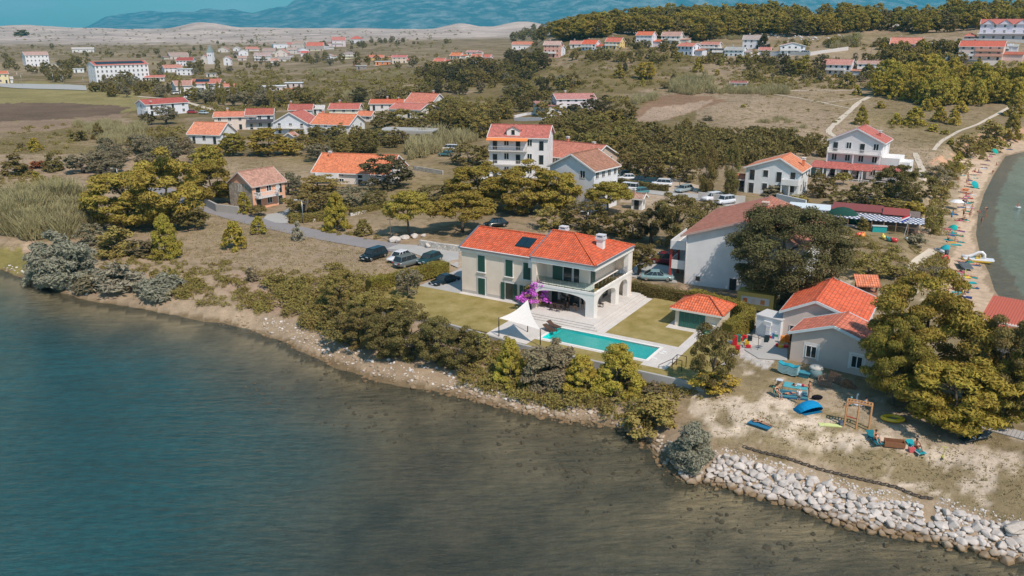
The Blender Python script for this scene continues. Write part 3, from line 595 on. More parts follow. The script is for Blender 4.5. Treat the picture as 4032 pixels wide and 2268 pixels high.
# ------------------------------------------------------------ the villa
GZ0=2.5;VR=R(-31)
def vil():return(VO[0],VO[1],GZ0)
def arch_wall(b,a0,a1,z0,ztop,zs,za,fn,n=16):
 for i in range(n):
  p,q=a0+(a1-a0)*i/n,a0+(a1-a0)*(i+1)/n
  zz=lambda t:zs+(za-zs)*math.sqrt(max(0,1-((2*(t-a0)/(a1-a0))-1)**2))
  fn(b,p,q,zz(p),zz(q),ztop)
def build_villa():
 v=empty('villa',vil(),VR,'large cream two-storey villa with orange tiled roofs and glass-railed balcony beside the long turquoise pool','villa')
 C1_=(.82,.71,.60);WH=(.84,.81,.77);TR=(.82,.50,.16)
 b=MB();b.box(-20,-8.4,1.9,11,-.4,5.75);b.prof([(1.9,5.75),(11,5.75),(6.45,7.5)],-20,-8.5,'x');b.build('left_wing_wall','plaster',v,C1_)
 b=MB();b.box(-20.02,-8.42,1.885,1.9,-.4,.38);b.box(-20.015,-20.0,1.9,11,-.4,.38);b.build('plinth','plaster',v,(.50,.46,.42))
 b=MB();b.box(-20.12,-8.9,1.72,1.895,5.55,6.12);b.box(-20.12,-20.0,1.895,11.1,5.55,5.9);b.box(-9.2,-8.4,.5,1.89,5.2,6.2);b.build('cornice','plaster',v,WH)
    # right wing
 b=MB();b.box(-8.4,-7.8,0,11.1,-.3,6.25);b.box(-7.8,-2.0,2.6,10.6,3.6,6.25);b.box(-7.8,-2.4,2.9,10.6,.3,3.3);b.box(-7.8,0,10.6,11.1,.3,3.3);b.box(-7.8,-.001,10.6,11.1,3.6,6.25)
 b.build('right_wing_wall','plaster',v,C1_)
 b=MB();b.box(-1.1,0,0,1.0,.3,3.3);b.box(-.6,0,6.2,7.2,.3,3.3);b.box(-.6,0,9.8,10.6,.3,3.3);b.box(-.6,-.0,9.8,10.6,3.6,6.25)
 arch_wall(b,-7.8,-1.1,0,3.3,2.35,3.02,lambda b,p,q,zp,zq,zt:b.hexa([(p,0,zp),(q,0,zq),(q,.6,zq),(p,.6,zp),(p,0,zt),(q,0,zt),(q,.6,zt),(p,.6,zt)]))
 for a0,a1 in((1.0,6.2),(7.2,9.8)):
  arch_wall(b,a0,a1,0,3.3,2.2,3.02,lambda b,p,q,zp,zq,zt:b.hexa([(-.6,p,zp),(0,p,zp),(0,q,zq),(-.6,q,zq),(-.6,p,zt),(0,p,zt),(0,q,zt),(-.6,q,zt)]))
 b.build('arcade','plaster',v,WH)
 b=MB();b.box(-8.42,.06,-.06,11.12,3.3,3.6);b.build('balcony_floor','plaster',v,WH)
 b=MB();b.box(-8.45,.12,-.12,11.2,6.25,6.92);b.build('eave_band','plaster',v,WH)
 r1=roof_gable(v,-20,-9.0,1.9,11,6.12,1.75,'x',(.72,.125,.045),.22,caps=False)
 b=MB()
 for p,q in(((-20.25,1.65,6.05),(-20.25,6.45,7.92)),((-20.25,11.2,6.05),(-20.25,6.45,7.92)),((-20.25,1.62,6.02),(-8.9,1.62,6.02))):b.bar(p,q,.2,.16)
 b.build('gutter','metal',r1,(.45,.47,.5));b=MB();b.bar((-20.2,6.45,7.9),(-8.9,6.45,7.9),.3,.16);b.build('ridge_cap','roof_tile',r1,(.72,.13,.04),uv=True)
 r2=roof_gable(v,-8.5,0.05,-.05,11.1,6.93,2.05,'x',(.72,.125,.045),.12,hipends=(0,5.6),caps=False)
 b=MB()
 for p,q in(((-8.66,-.16,6.86),(-8.66,5.52,8.93)),((-8.66,11.2,6.86),(-8.66,5.52,8.93)),((-8.66,-.2,6.84),(.2,-.2,6.84)),((.2,-.2,6.84),(.2,11.25,6.84))):b.bar(p,q,.17,.15)
 b.build('gutter','metal',r2,(.45,.47,.5));b=MB();b.bar((-8.6,5.52,9.0),(-5.4,5.52,9.0),.3,.16);b.bar((.15,-.15,6.96),(-5.4,5.52,9.0),.26,.14);b.bar((.15,11.2,6.96),(-5.4,5.52,9.0),.26,.14);b.build('ridge_cap','roof_tile',r2,(.72,.13,.04),uv=True)
 for(cx,cy,z0)in((-1.9,5.5,7.2),(-9.0,9.4,6.6)):
  c=MB();c.box(cx-.42,cx+.42,cy-.36,cy+.36,z0,z0+1.45);co=c.build('chimney','plaster',r2 if cx>-5 else r1,WH);c=MB();c.box(cx-.56,cx+.56,cy-.5,cy+.5,z0+1.45,z0+1.72)
  for sx in(-1,1):
   for sy in(-1,1):c.box(cx+sx*.42-.08,cx+sx*.42+.08,cy+sy*.36-.08,cy+sy*.36+.08,z0+1.72,z0+1.95)
  c.box(cx-.52,cx+.52,cy-.46,cy+.46,z0+1.95,z0+2.06);c.build('chimney_cap','plaster',co,(.62,.62,.64))
 for i in range(2):
  k=1.75/4.55;x0=-12.9+i*1.12;p=MB();y0,y1=3.5,5.4;zf=lambda y:6.12+k*(y-1.9)+.15
  slab4(p,[(x0,y0,zf(y0)),(x0+1.05,y0,zf(y0)),(x0+1.05,y1,zf(y1)),(x0,y1,zf(y1))],.1);p.build('solar_panel','solar',r1)
    # left wing windows
 for X in(-16.9,-12.75,-10.15):
  win(v,X,1.9,3.2,'f',1.05,2.15,'shut');s=MB();s.box(X-.68,X+.68,1.7,1.9,3.06,3.14);s.build('sill','paint',v,WHITE)
 win(v,-16.9,1.885,.12,'f',1.05,2.2,'shut');surround(v,-16.9,1.883,.0,'f',1.1,2.35,(.52,.50,.50),.26)
 win(v,-12.75,1.885,.12,'f',1.15,2.2,'open');surround(v,-12.75,1.883,.0,'f',1.2,2.35,(.52,.50,.50),.26);win(v,-10.1,1.885,.12,'f',1.05,2.2,'open')
    # upper loggia
 b=MB();b.box(-6.9,-3.2,2.555,2.6,3.62,5.95);g=b.build('sliding_door','pane',v);b=MB()
 for X in(-6.9,-5.45,-4.2,-4.05,-3.2):b.box(X-.045,X+.045,2.50,2.555,3.62,5.95)
 b.box(-6.9,-3.2,2.49,2.56,5.93,6.03);b.build('door_frame','paint',g,(.7,.7,.68));b=MB();b.box(-6.85,-5.5,2.44,2.49,3.63,5.94);b.build('shutter','paint',g,GREEN)
 win(v,-2.0,3.6,3.66,'r',1.3,2.2,'shut');win(v,-2.0,7.4,5.3,'r',.8,.6,'dark',(.2,.2,.2))
    # lower loggia glass
 b=MB();b.box(-7.2,-3.2,2.85,2.9,.47,2.75);g=b.build('sliding_door','pane',v);b=MB()
 for X in(-7.2,-6.2,-6.0,-5.1,-4.9,-3.2):b.box(X-.045,X+.045,2.79,2.85,.47,2.75)
 b.box(-7.2,-3.2,2.785,2.855,2.72,2.82)
 b.build('door_frame','paint',g,(.7,.7,.68))
 win(v,-2.4,4.2,.47,'r',1.2,2.2,'shut');win(v,-2.4,8.3,.47,'r',1.6,2.2,'door',(.6,.6,.6))
    # glass balustrade
 def pan(p,q):
  b=MB();b.bar((*p,4.13),(*q,4.13),.024,.98);o=b.build('glass_panel','clear_glass',v);c=MB()
  for t in(.5,):X,Y=p[0]+(q[0]-p[0])*t,p[1]+(q[1]-p[1])*t;c.box(X-.035,X+.035,Y-.035,Y+.035,3.6,3.78)
  c.build('clamp','metal',o,(.25,.25,.26))
 xs=np.linspace(-7.75,-.08,8);ys=np.linspace(.05,9.7,10)
 for i in range(7):pan((xs[i]+.02,.06),(xs[i+1]-.02,.06))
 for i in range(9):pan((-.06,ys[i]+.02),(-.06,ys[i+1]-.02))
    # terrace and steps
 b=MB();b.box(-7.85,1.0,-2.0,12.0,-.2,.45);b.box(-7.85,1.4,-2.4,-2.0,-.2,.30);b.box(1.0,1.4,-2.0,12.0,-.2,.30);b.box(-7.85,1.8,-2.8,-2.4,-.2,.15);b.box(1.4,1.8,-2.4,12.0,-.2,.15)
 b.build('terrace_steps','paving',v)
 return v
build_villa()
def wmb(b,name,mat,color=None,uv=False):
 return b.build(name,mat,None,color,uv,loc=vil(),rz=VR)
Z0=-1.0
def rects(name,mat,rs,z):
 b=MB()
 for x0,x1,y0,y1 in rs:b.box(x0,x1,y0,y1,Z0,z)
 return tag(wmb(b,name,mat),kind='structure')
rects('lawn','lawn',[(-29,-8.8,-9.3,1.0),(-3.2,9.75,-10.9,-8.4),(9.75,17.1,-11,-9.2),(12.5,17.1,-9.2,2.7),(2.7,11.4,-2.5,2.7),(2.7,7.9,2.7,12.6),(14.4,16,2.7,8)],.02)
rects('paving','paving',[(-20,-8.4,1.0,1.9),(-8.8,-3.2,-10.2,-3.2),(-8.8,-7.9,-3.2,1.0),(-7.9,-3.2,-3.2,1.0),(-3.2,2.7,-3.7,12.0),(2.7,12.5,-3.7,-2.5),(9.75,12.5,-9.2,-3.7),(-3.2,9.75,-8.4,-7.7),(-3.2,-2.8,-7.7,-3.7),(11.4,12.5,-2.5,2.7),(7.9,14.4,2.7,7.9)],.0)
rects('driveway','concrete',[(-26.5,-20.0,1.0,13.5)],-.02)
# pool
pl=empty('swimming_pool',(*toworld(3.5,-5.7),GZ0),VR,'long rectangular turquoise swimming pool sunk in pale paving in front of the villa','swimming pool')
b=MB();X,Y=6.25,2.0
b.poly([(-X,-Y,-.96),(X,-Y,-.96),(X,Y,-.96),(-X,Y,-.96)])
for p,q in(((-X,-Y),(-X,Y)),((-X,Y),(X,Y)),((X,Y),(X,-Y)),((X,-Y),(-X,-Y))):b.poly([(*p,-.96),(*q,-.96),(*q,-.02),(*p,-.02)])
[b.box(-X,-X+.35*k,-Y,Y,-.96,-.96+.2*(4-k))for k in(1,2,3)];b.build('basin','paint',pl,(.0,.82,.80));b=MB();b.poly([(-X,-Y,-.16),(X,-Y,-.16),(X,Y,-.16),(-X,Y,-.16)]);b.build('water_surface','pool_water',pl)
b=MB()
for x0,x1,y0,y1 in((-X-.3,X+.3,-Y-.3,-Y),(-X-.3,X+.3,Y,Y+.3),(-X-.3,-X,-Y,Y),(X,X+.3,-Y,Y)):b.box(x0,x1,y0,y1,-.05,.035)
b.build('coping','plaster',pl,(.80,.77,.73))
# retaining wall
b=MB();pts=[(-29.2,-9.4),(-15,-9.6),(-8.4,-10.35),(-3.2,-11.05),(5,-11.15),(17.35,-11.2)]
for i in range(len(pts)-1):
 (x0,y0),(x1,y1)=pts[i],pts[i+1];b.hexa([(x0,y0-.3,-2.6),(x1,y1-.3,-2.6),(x1,y1,-2.6),(x0,y0,-2.6),(x0,y0-.3,.28),(x1,y1-.3,.28),(x1,y1,.28),(x0,y0,.28)])
b.box(17.1,17.35,-11.1,3,-2.2,.2)
tag(wmb(b,'retaining_wall','concrete'),'long grey concrete retaining wall holding up the villa garden above the shore','wall')
# pool house
g=empty('pool_house',(*toworld(8.6,3.9),GZ0),VR,'small cream pool house with hipped orange roof and green louvred doors on the lawn','pool house')
b=MB();b.box(0,5.3,0,3.8,-.3,2.5);b.build('wall','plaster',g,(.74,.66,.54));ro=roof_gable(g,0,5.3,0,3.8,2.55,1.0,'x',(.78,.17,.07),.5,hipends=(2.4,2.4),trim=(.7,.66,.6))
for i in range(5):
 b=MB();x0=.5+i*.62;b.box(x0,x0+.58,-.07,0,.02,2.25)
 for k in range(12):b.box(x0+.08,x0+.50,-.09,-.07,.15+k*.17,.25+k*.17)
 b.build('louvred_door','paint',g,(.03,.135,.105))
b=MB();b.box(4.0,4.9,-.55,0,.55,.95);b.box(4.3,4.6,-.4,0,0,.55);b.build('wash_basin','plaster',g,(.62,.6,.58));b=MB();b.ball((4.55,-.1,1.85),.16);b.build('wall_lamp','paint',g,(.7,.7,.7))
# ------------------------------------------------------------ white apartment house right of the villa
W0=(23.3,107.2,2.2)
wr=empty('apartment_house',W0,R(-27),'tall white apartment house with wide old red roof standing behind the big leafy tree','apartment house')
b=MB();b.box(0,15,0,17.5,-1.5,7.35);b.prof([(0,7.35),(15,7.35),(7.5,9.7)],0,17.5,'y');b.build('wall','plaster',wr,(.80,.80,.80))
ro=roof_gable(wr,0,15,0,17.5,7.35,2.5,'y',(.50,.19,.125),.6,trim=(.5,.35,.3));chimney(ro,8.3,9,9.0,1.3,.7,(.6,.2,.12),(.65,.5,.42))
b=MB();zf=lambda x:9.85-(x-7.5)*2.5/7.5+.12;slab4(b,[(8.6,4.5,zf(8.6)),(11.2,4.5,zf(11.2)),(11.2,7.5,zf(11.2)),(8.6,7.5,zf(8.6))],.08);b.build('solar_panels','solar',ro)
win(wr,1.9,0,1.0,'f',.6,.6,'dark',(.75,.75,.75));win(wr,6.6,0,-.2,'f',.9,2.1,'door',(.5,.5,.5));win(wr,10.8,0,1.2,'f',1.0,1.2,'glass')
for zz in(5.0,2.3):
 b=MB();b.box(-2.3,0,.6,8.5,zz-.2,zz);bo=b.build('balcony','plaster',wr,WHITE)
 balustrade(bo,(-2.25,.65,zz),(-2.25,8.4,zz),1.0,'solid');balustrade(bo,(-2.2,.66,zz),(0,.66,zz),1.0,'solid')
 for Y in(2,5):win(wr,0,Y,zz+.05,'l',1.0,2.0,'door')
for Y in(.75,4.5,8.3):b=MB();b.box(-2.3,-2.0,Y-.15,Y+.15,-1.2,4.8);b.build('pillar','plaster',wr,(.42,.06,.05))
b=MB();b.tube([(.1,-.1,7.2),(.1,-.08,5.5),(.1,-.08,-1)],.07,6);b.build('drainpipe','paint',wr,WHITE)
# ------------------------------------------------------------ other houses, front to back
# beach house lower right with two roofs
bx=house(29.0,80.1,2.0,R(-36),8.8,4.6,3.75,'gy',1.5,(.66,.56,.50),(.70,.20,.12),1,'low pinkish house with red tiled gable roof beside the tall pines by the playground','beach_house','house',cols=2,sidecols=2,winstyle='glass',over=.35,chim=(),near=True,ridge_at=.46,trim=(.62,.70,.72),skip=((0,0),(0,1)))
for X,z in((2.1,1.35),(6.6,1.3)):win(bx,X,0,z,'f',.95,1.15,'glass');surround(bx,X,0,z-.25,'f',1.0,1.45,WHITE,.32)
b=MB();b.box(8.8,9.05,0,4,-.5,1.1);b.build('stone_skirt','stone',bx,(.45,.40,.35))
bx2=house(30.0,86.2,2.1,R(-30),8.2,9.5,3.9,'gy',1.6,(.68,.58,.52),(.82,.15,.06),1,'long low pinkish building with bright orange roof under the big leafy tree','beach_house','house',cols=3,sidecols=2,over=.4,chim=(),near=True,trim=(.6,.66,.68),ridge_at=.4)
# flat-roofed terrace and kiosk behind
def kiosk(K,x,y,w,d,h,col,label,rz=-8,posts=True):
 p=T(K,x,y);t=empty('barbecue_kiosk',(p[0],p[1],p[2]),R(rz),label,'kiosk')
 b=MB();b.box(-w/2,w/2,0,d,0,h*.42);b.build('counter','plaster',t,(.42,.20,.12))
 for X in(-w/2+.12,0,w/2-.12):b=MB();b.box(X-.1,X+.1,.05,.25,h*.42,h);b.build('post','wood',t,(.25,.1,.06))
 b=MB();b.box(-w/2+.15,w/2-.15,d-.15,d,h*.42,h);b.build('back_wall','plaster',t,(.2,.1,.08))
 r_=MB();slab4(r_,[(-w/2-.2,-.5,h),(w/2+.2,-.5,h),(w/2+.2,d*.9,h+1.0),(-w/2-.2,d*.9,h+1.0)],.15);r_.build('roof','roof_tile',t,(.78,.24,.12),uv=True);return t
kiosk('D3',1118,215,2.6,1.6,1.7,ORANGE,'small red-tiled barbecue kiosk on the flat grey roof terrace by the beach')
p=T('D3',990,375);t=empty('tiled_shed',(p[0],p[1],p[2]),R(-50),'small low shed with orange tiled roof between the bright roof and the pines','shed')
b=MB();b.box(-1.6,1.6,0,2.4,-.5,1.5);b.build('wall','plaster',t,(.5,.4,.34));roof_gable(t,-1.6,1.6,0,2.4,1.5,.8,'x',(.74,.24,.12),.25,hipends=(1.2,1.2))
pts=[T('D3',*q)[:2]for q in((870,240),(1350,260),(1330,80),(900,30))]
b=MB();b.prism([tuple(q)for q in pts],1.0,2.55);tag(b.build('roof_terrace','concrete'),'flat grey concrete terrace with white edge between the leafy tree and the beach','terrace')
# yellow container, cabin
p=T('D3',100,350);t=empty('food_stall',(p[0]-2.2,p[1]+.8,p[2]),R(-27),'yellow painted snack trailer in the shade beside the white apartment house','trailer');b=MB();b.box(0,4.4,0,2.1,.35,2.5);b.build('body','paint',t,(.62,.46,.12))
b=MB();b.box(.5,3.9,-.03,0,1.1,2.0);b.build('serving_panel','paint',t,(.72,.68,.62));
for q in(1.0,2.0,3.1):c=MB();c.box(q-.25,q+.25,-.05,-.03,1.2,1.75);c.build('painted_picture','paint',t,[(.75,.2,.05),(.7,.6,.5),(.7,.25,.06)][int(q)-1])
b=MB();b.cyl(1.0,.3,0,.36,.3,10);b.cyl(3.4,.3,0,.36,.3,10);b.build('wheel','paint',t,(.03,.03,.03))
p=T('D3',235,560);t=empty('storage_cabin',(p[0]-1.6,p[1]+.3,p[2]),R(-44),'white boxy storage cabin with stacked drink crates in front','cabin');b=MB();b.box(0,2.9,0,2.4,0,2.3);b.build('body','plaster',t,(.74,.76,.78));b=MB();b.box(1.0,1.9,-.35,0,1.5,1.95);b.build('air_conditioner','paint',t,(.7,.7,.7));b=MB();b.box(-.1,3.0,-.1,2.5,2.3,2.42);b.build('roof','paint',t,(.6,.6,.6))
# ribbed red roof at the right edge
p0=T('D3',2080,640);t=empty('beach_bar',(p0[0]+1.5,p0[1]+1.0,p0[2]),R(-40),'building with ribbed red roof at the right edge behind the pines','beach bar')
b=MB();b.box(0,14,0,6,-1,2.4);b.build('wall','plaster',t,(.62,.55,.48));b=MB();slab4(b,[(-.4,-1.2,2.0),(14,-1.2,2.0),(14,6.4,3.6),(-.4,6.4,3.6)],.12)
for i in range(52):x=-.35+i*.277;b.bar((x,-1.2,2.03),(x,6.4,3.63),.10,.1)
b.build('roof','paint',t,(.52,.14,.09))
# restaurant with checkered pergola and dark red roof
A=G('B3',640,650,4.6);B_=G('B3',1655,755,4.3);ang=math.atan2(B_[1]-A[1],B_[0]-A[0]);LW=math.hypot(B_[0]-A[0],B_[1]-A[1])
rs=empty('beach_restaurant',(A[0],A[1],2.2),ang,'open beach restaurant under a blue and white checkered slat roof with dark red sheet roofs','restaurant')
b=MB();b.box(0,LW*.96,3.6,8.6,-.4,2.5);b.build('wall','plaster',rs,(.20,.15,.13))
n=46;b=MB()
for i in range(n):
 for j in range(6):
  x0=LW*i/n;y0=-1.6+j*.9;b.box(x0,x0+LW/n*.93,y0,y0+.78,2.28+.004*((i+j)%2),2.34,(i//1+j)%2)
b.build('slatted_awning',[MATS['paint'],newmat('awning_blue')[0]],rs,(.80,.80,.82));M['awning_blue'].node_tree.nodes['Principled BSDF'].inputs['Base Color'].default_value=(.10,.12,.22,1)
b=MB();slab4(b,[(2.5,3.6,2.75),(LW*.62,3.6,2.75),(LW*.62,7.2,3.3),(2.5,7.2,3.3)],.1);b.build('sheet_roof','paint',rs,(.24,.06,.05))
b=MB();slab4(b,[(LW*.62,2.9,2.7),(LW*.86,2.9,2.7),(LW*.86,5.3,3.45),(LW*.62,5.3,3.45)],.1);slab4(b,[(LW*.62,5.3,3.45),(LW*.86,5.3,3.45),(LW*.86,7.7,2.7),(LW*.62,7.7,2.7)],.1);b.build('gable_roof','paint',rs,(.30,.07,.06))
for i in range(10):b=MB();x=LW*(i+.05)/9.3;b.box(x-.07,x+.07,-1.5,-1.36,-.4,2.26);b.build('post','wood',rs,(.34,.20,.12))
b=MB();b.box(-4.8,1.6,2.5,6.5,-.3,2.5);b.build('white_annex','plaster',rs,(.74,.78,.80));b=MB();b.box(-5.0,2.4,2.2,7.2,2.5,2.65);b.build('annex_roof','paint',rs,(.68,.75,.78))
for i in range(7):c=MB();x=9+i*1.35;c.box(x,x+1.1,1.4,2.3,.35,.42);c.box(x+.5,x+.6,1.8,1.9,-.3,.35);tag(c.build('restaurant_table','wood',None,(.20,.12,.08),loc=rs.location,rz=ang),['leftmost','second','third','fourth','fifth','sixth','rightmost'][i]+' dark wooden table from the left under the checkered restaurant roof','table','tables under the checkered roof')
for i in range(7):
 for k in(-.55,1.25):c=MB();x=9+i*1.35+k+.1;c.box(x,x+.4,1.6,2.0,.05,.12);c.box(x+(0 if k<0 else.35),x+(.05 if k<0 else.4),1.6,2.0,.12,.6);[c.box(x+a_,x+a_+.04,1.6+b2,1.64+b2,-.3,.05)for a_ in(0,.36)for b2 in(0,.36)];tag(c.build('restaurant_chair','wood',None,(.12,.08,.06),loc=rs.location,rz=ang),('left' if k<0 else 'right')+' chair at the '+['leftmost','second','third','fourth','fifth','sixth','rightmost'][i]+' table under the checkered restaurant roof','chair','chairs under the checkered roof')
p=T('B3',905,770);t=empty('green_tent',(p[0],p[1]+1,2.6),R(-12),'dark green domed tarpaulin shelter beside the restaurant','tarpaulin');b=MB();b.tube([(-2.6+5.2*i/8,0,.3+1.5*math.sin(math.pi*(i+.6)/9.2))for i in range(9)],[1.0+.5*math.sin(math.pi*(i+.5)/9)for i in range(9)],12);b.build('cover','cloth',t,(.02,.07,.055));b=MB();b.box(-2.9,2.9,-1.7,-1.5,-1,.5);b.box(2.7,2.9,-1.5,1.4,-1,.5);b.build('low_wall','plaster',t,(.55,.5,.46))
# three-level house with red roofs (right middle)
T3=H('B3',780,1260,330,20,-80,-10,.8,kind='gy',wall=(.78,.74,.74),roofc=PINKRED,floors=3,label='white three-level house with pink-red gable roof and long tiled terrace roof in front',balcony=((2,0,1,1.6,'balus',WHITE),),cols=4,chim=((.85,.5),),near=True,trim=(.74,.75,.78))
w_,h_,d_=T3['_whd']
b=MB();slab4(b,[(-2.6,-5.2,2.55),(w_*.92,-5.2,2.55),(w_*.92,-1.0,3.5),(-2.6,-1.0,3.5)],.14);b.build('terrace_roof','roof_tile',T3,(.56,.15,.12),uv=True)
b=MB();slab4(b,[(w_*.94,-4.6,2.9),(w_*1.5,-4.6,2.9),(w_*1.5,-1.2,3.6),(w_*.94,-1.2,3.6)],.14);b.build('terrace_roof','roof_tile',T3,(.56,.15,.12),uv=True)
b=MB();b.box(w_+.02,w_*1.32,0,d_*.8,-1,h_*.60);b.box(w_*1.32,w_*1.5,1,d_*.7,-1,h_*.5);b.build('side_annex','plaster',T3,WHITE)
b=MB();b.box(-2.8,w_*1.5,-5.4,-.01,-2,-.4);b.build('terrace','plaster',T3,(.7,.66,.62));balustrade(T3,(-2.6,-5.3,-.4),(w_*1.5,-5.3,-.4),.9)
for i in range(8):b=MB();x=-2.4+i*(w_*1.5+2.2)/7;b.box(x-.12,x+.12,-5.15,-4.9,-.4,2.6);b.build('pillar','plaster',T3,WHITE)
for i in range(5):b=MB();x=-1.2+i*w_/5;b.poly([(x,-5.0,2.4),(x+.9,-5.0,2.4),(x+.25,-4.95,.6),(x,-5.0,-.3)]);b.poly([(x,-4.98,-.3),(x+.25,-4.93,.6),(x+.9,-4.98,2.4),(x,-4.98,2.4)]);b.build('curtain','cloth',T3,(.75,.75,.75))
# pale blue-white house with orange roofs
h2=H('B3',15,545,492,262,165,-13,.75,kind='gy',wall=(.78,.80,.80),roofc=(.78,.27,.13),floors=2,label='pale house with dark green windows and two orange roof slopes behind the apartment house',cols=4,winstyle='dark',chim=((.95,.6),),balcony=((1,.70,1.02,1.6,'solid',WHITE),),near=True,ridge_at=.62)
H('B3',-75,20,450,330,275,-8,.9,kind='gx',wall=(.75,.72,.68),roofc=(.76,.24,.12),floors=1,label='small tiled annex left of the pale house with green windows',cols=1,sidecols=1,chim=())
# small white hut with patio roof
H('B2',1135,1260,625,505,470,-20,.9,kind='gx',wall=WHITE,roofc=(.5,.32,.25),floors=1,cols=1,sidecols=1,chim=((.1,.3),),label='small white garden hut with one brown shutter beside the gravel drive',name='garden_hut',cat='hut')
# white house with brown roof behind pine
hb=H('B2',375,1005,640,250,130,-33,.85,kind='gy',wall=(.77,.77,.79),roofc=(.43,.20,.125),floors=3,label='tall white house with plain brown roof between the wide pine and the parking lane',winstyle='glass',cols=2,sidecols=4,side='r',chim=(),near=True,balcony=None,skip=((0,0),(0,1),(1,1),(2,0)))
H('B2',270,1010,300,155,20,-33,.8,kind='gx',wall=(.60,.47,.38),roofc=(.62,.22,.15),floors=2,label='tan house with many-gabled red roof and roof dish directly behind the brown-roofed house',cols=4,sidecols=2,chim=((.3,.5),(.7,.7)),near=True)
# three storey white house with orange band
h4=H('A2',-170,420,1640,1265,1150,-10,.7,kind='gx',wall=(.80,.78,.78),roofc=(.60,.18,.14),floors=3,label='white three-storey house with orange awning band under a red roof with one dormer',cols=5,sidecols=2,side='r',chim=(),near=True,balcony=((1,0,.66,1.3,'open',(.62,.6,.58)),(2,0,.66,1.3,'open',(.62,.6,.58))))
w_,h_,d_=h4['_whd'];b=MB();slab4(b,[(-.4,-1.8,h_-.75),(w_*.68,-1.8,h_-.75),(w_*.68,-.02,h_-.15),(-.4,-.02,h_-.15)],.12);b.build('awning','paint',h4,(.85,.26,.07))
b=MB();b.box(w_*.3,w_*.52,.3,3.2,h_,h_+1.5);b.prof([(w_*.3,h_+1.5),(w_*.52,h_+1.5),(w_*.41,h_+2.2)],.3,4,'y');b.build('dormer','plaster',h4,WHITE)
rr=MB();slab4(rr,[(w_*.28,0,h_+1.42),(w_*.41,0,h_+2.32),(w_*.41,4.2,h_+2.32),(w_*.28,4.2,h_+1.42)],.1);slab4(rr,[(w_*.41,0,h_+2.32),(w_*.54,0,h_+1.42),(w_*.54,4.2,h_+1.42),(w_*.41,4.2,h_+2.32)],.1);rr.build('dormer_roof','roof_tile',h4,(.60,.18,.14),uv=True);win(h4,w_*.41,.3,h_+.3,'f',.8,1.1,'dark')
b=MB();b.box(-1.5,w_*.7,-5,0,-1,.05);b.build('patio','paving',h4)
# peach stone house
pe=H('B1',-190,285,615,400,265,36,.95,kind='gx',wall=(.82,.43,.27),roofc=(.56,.30,.22),floors=2,label='small peach and rough stone house with brown tiled roof and white balustrade by the lane',cols=3,sidecols=1,over=.35,chim=(),near=True,balcony=((1,.05,.7,1.3,'balus',WHITE),),trim=(.6,.5,.45))
w_,h_,d_=pe['_whd'];b=MB();b.box(-.05,-.001,0,d_,-1,h_-.02);b.build('stone_gable_wall','stone',pe,(.50,.42,.33))
# white house with orange roof and dark tree
ho=H('B1',565,1420,400,290,120,-22,.7,kind='gx',wall=(.78,.72,.66),roofc=(.82,.25,.11),floors=2,label='wide cream house with bright orange roof half hidden by a dark round tree',cols=4,sidecols=2,chim=((.12,.4),),near=True,balcony=((1,.05,.35,1.2,'solid',WHITE),),trim=WHITE)
# the cluster left of centre
H('A0',1770,2160,1330,1240,1135,-32,.9,kind='gx',wall=(.80,.80,.80),roofc=(.82,.30,.17),floors=1,label='white house with pale orange roof left of the cluster behind the round pine',chim=())
H('A0',2005,2370,1195,1080,1040,-10,.5,kind='gx',wall=(.80,.68,.60),roofc=(.75,.26,.16),floors=2,label='peach house with orange roof and outside stair in the left cluster',chim=((.3,.5),))
H('A0',2290,2530,1190,1060,1010,-6,.8,kind='gx',wall=(.70,.72,.74),roofc=(.48,.13,.09),floors=2,label='grey-white house with dark red roof and dark balcony band in the left cluster',chim=(),balcony=((1,0,1,1.2,'solid',(.1,.1,.12)),))
H('A1',205,605,1235,1135,1050,-24,.9,kind='gy',wall=(.76,.78,.82),roofc=PINKRED,floors=2,label='white house with pinkish roof and dark doors left of the orange-roofed one',chim=(),side='r',cols=3,sidecols=0,balcony=((1,.1,.9,1.0,'balus',WHITE),))
H('A1',550,1020,1260,1150,1060,-28,.85,kind='gx',wall=(.80,.80,.80),roofc=(.80,.25,.12),floors=2,label='white house with orange roof and a skylight opening in the middle cluster',chim=((.1,.5),),side='r',sidecols=2,balcony=((1,0,.8,1.2,'balus',WHITE),))
H('A1',335,555,1070,1010,965,-10,.8,kind='gx',wall=(.72,.72,.72),roofc=(.50,.13,.10),floors=1,label='low house with dark red roof behind the pinkish-roofed house',chim=((.05,.5),))
H('A1',540,650,1050,1000,975,-8,.8,kind='gx',wall=(.74,.74,.76),roofc=(.7,.68,.66),floors=1,label='low grey-white outbuilding joined to the dark red roofed house',chim=(),cols=2)
H('A1',705,1000,1095,1005,958,-12,.8,kind='gx',wall=(.82,.74,.60),roofc=(.60,.16,.12),floors=2,label='cream house with red roof behind the orange-roofed house with skylight',chim=((.3,.5),))
H('A1',960,1120,1120,1070,1035,-25,.8,kind='gx',wall=(.78,.72,.66),roofc=(.78,.25,.13),floors=1,label='little white outbuilding with orange roof beside the dark hedge trees',chim=())
H('A1',1075,1395,1020,955,918,-8,.8,kind='gx',wall=(.78,.76,.76),roofc=(.70,.17,.08),floors=1,label='low house with vivid red roof and arched porch at the back of the middle cluster',chim=((.5,.5),(.85,.4)))
H('A1',1400,1770,1060,950,865,-35,.8,kind='gx',wall=(.80,.77,.76),roofc=(.70,.24,.16),floors=3,label='tallest white house of the middle cluster with stepped orange roofs',chim=((.8,.5),),balcony=((1,0,1,1.3,'balus',WHITE),))
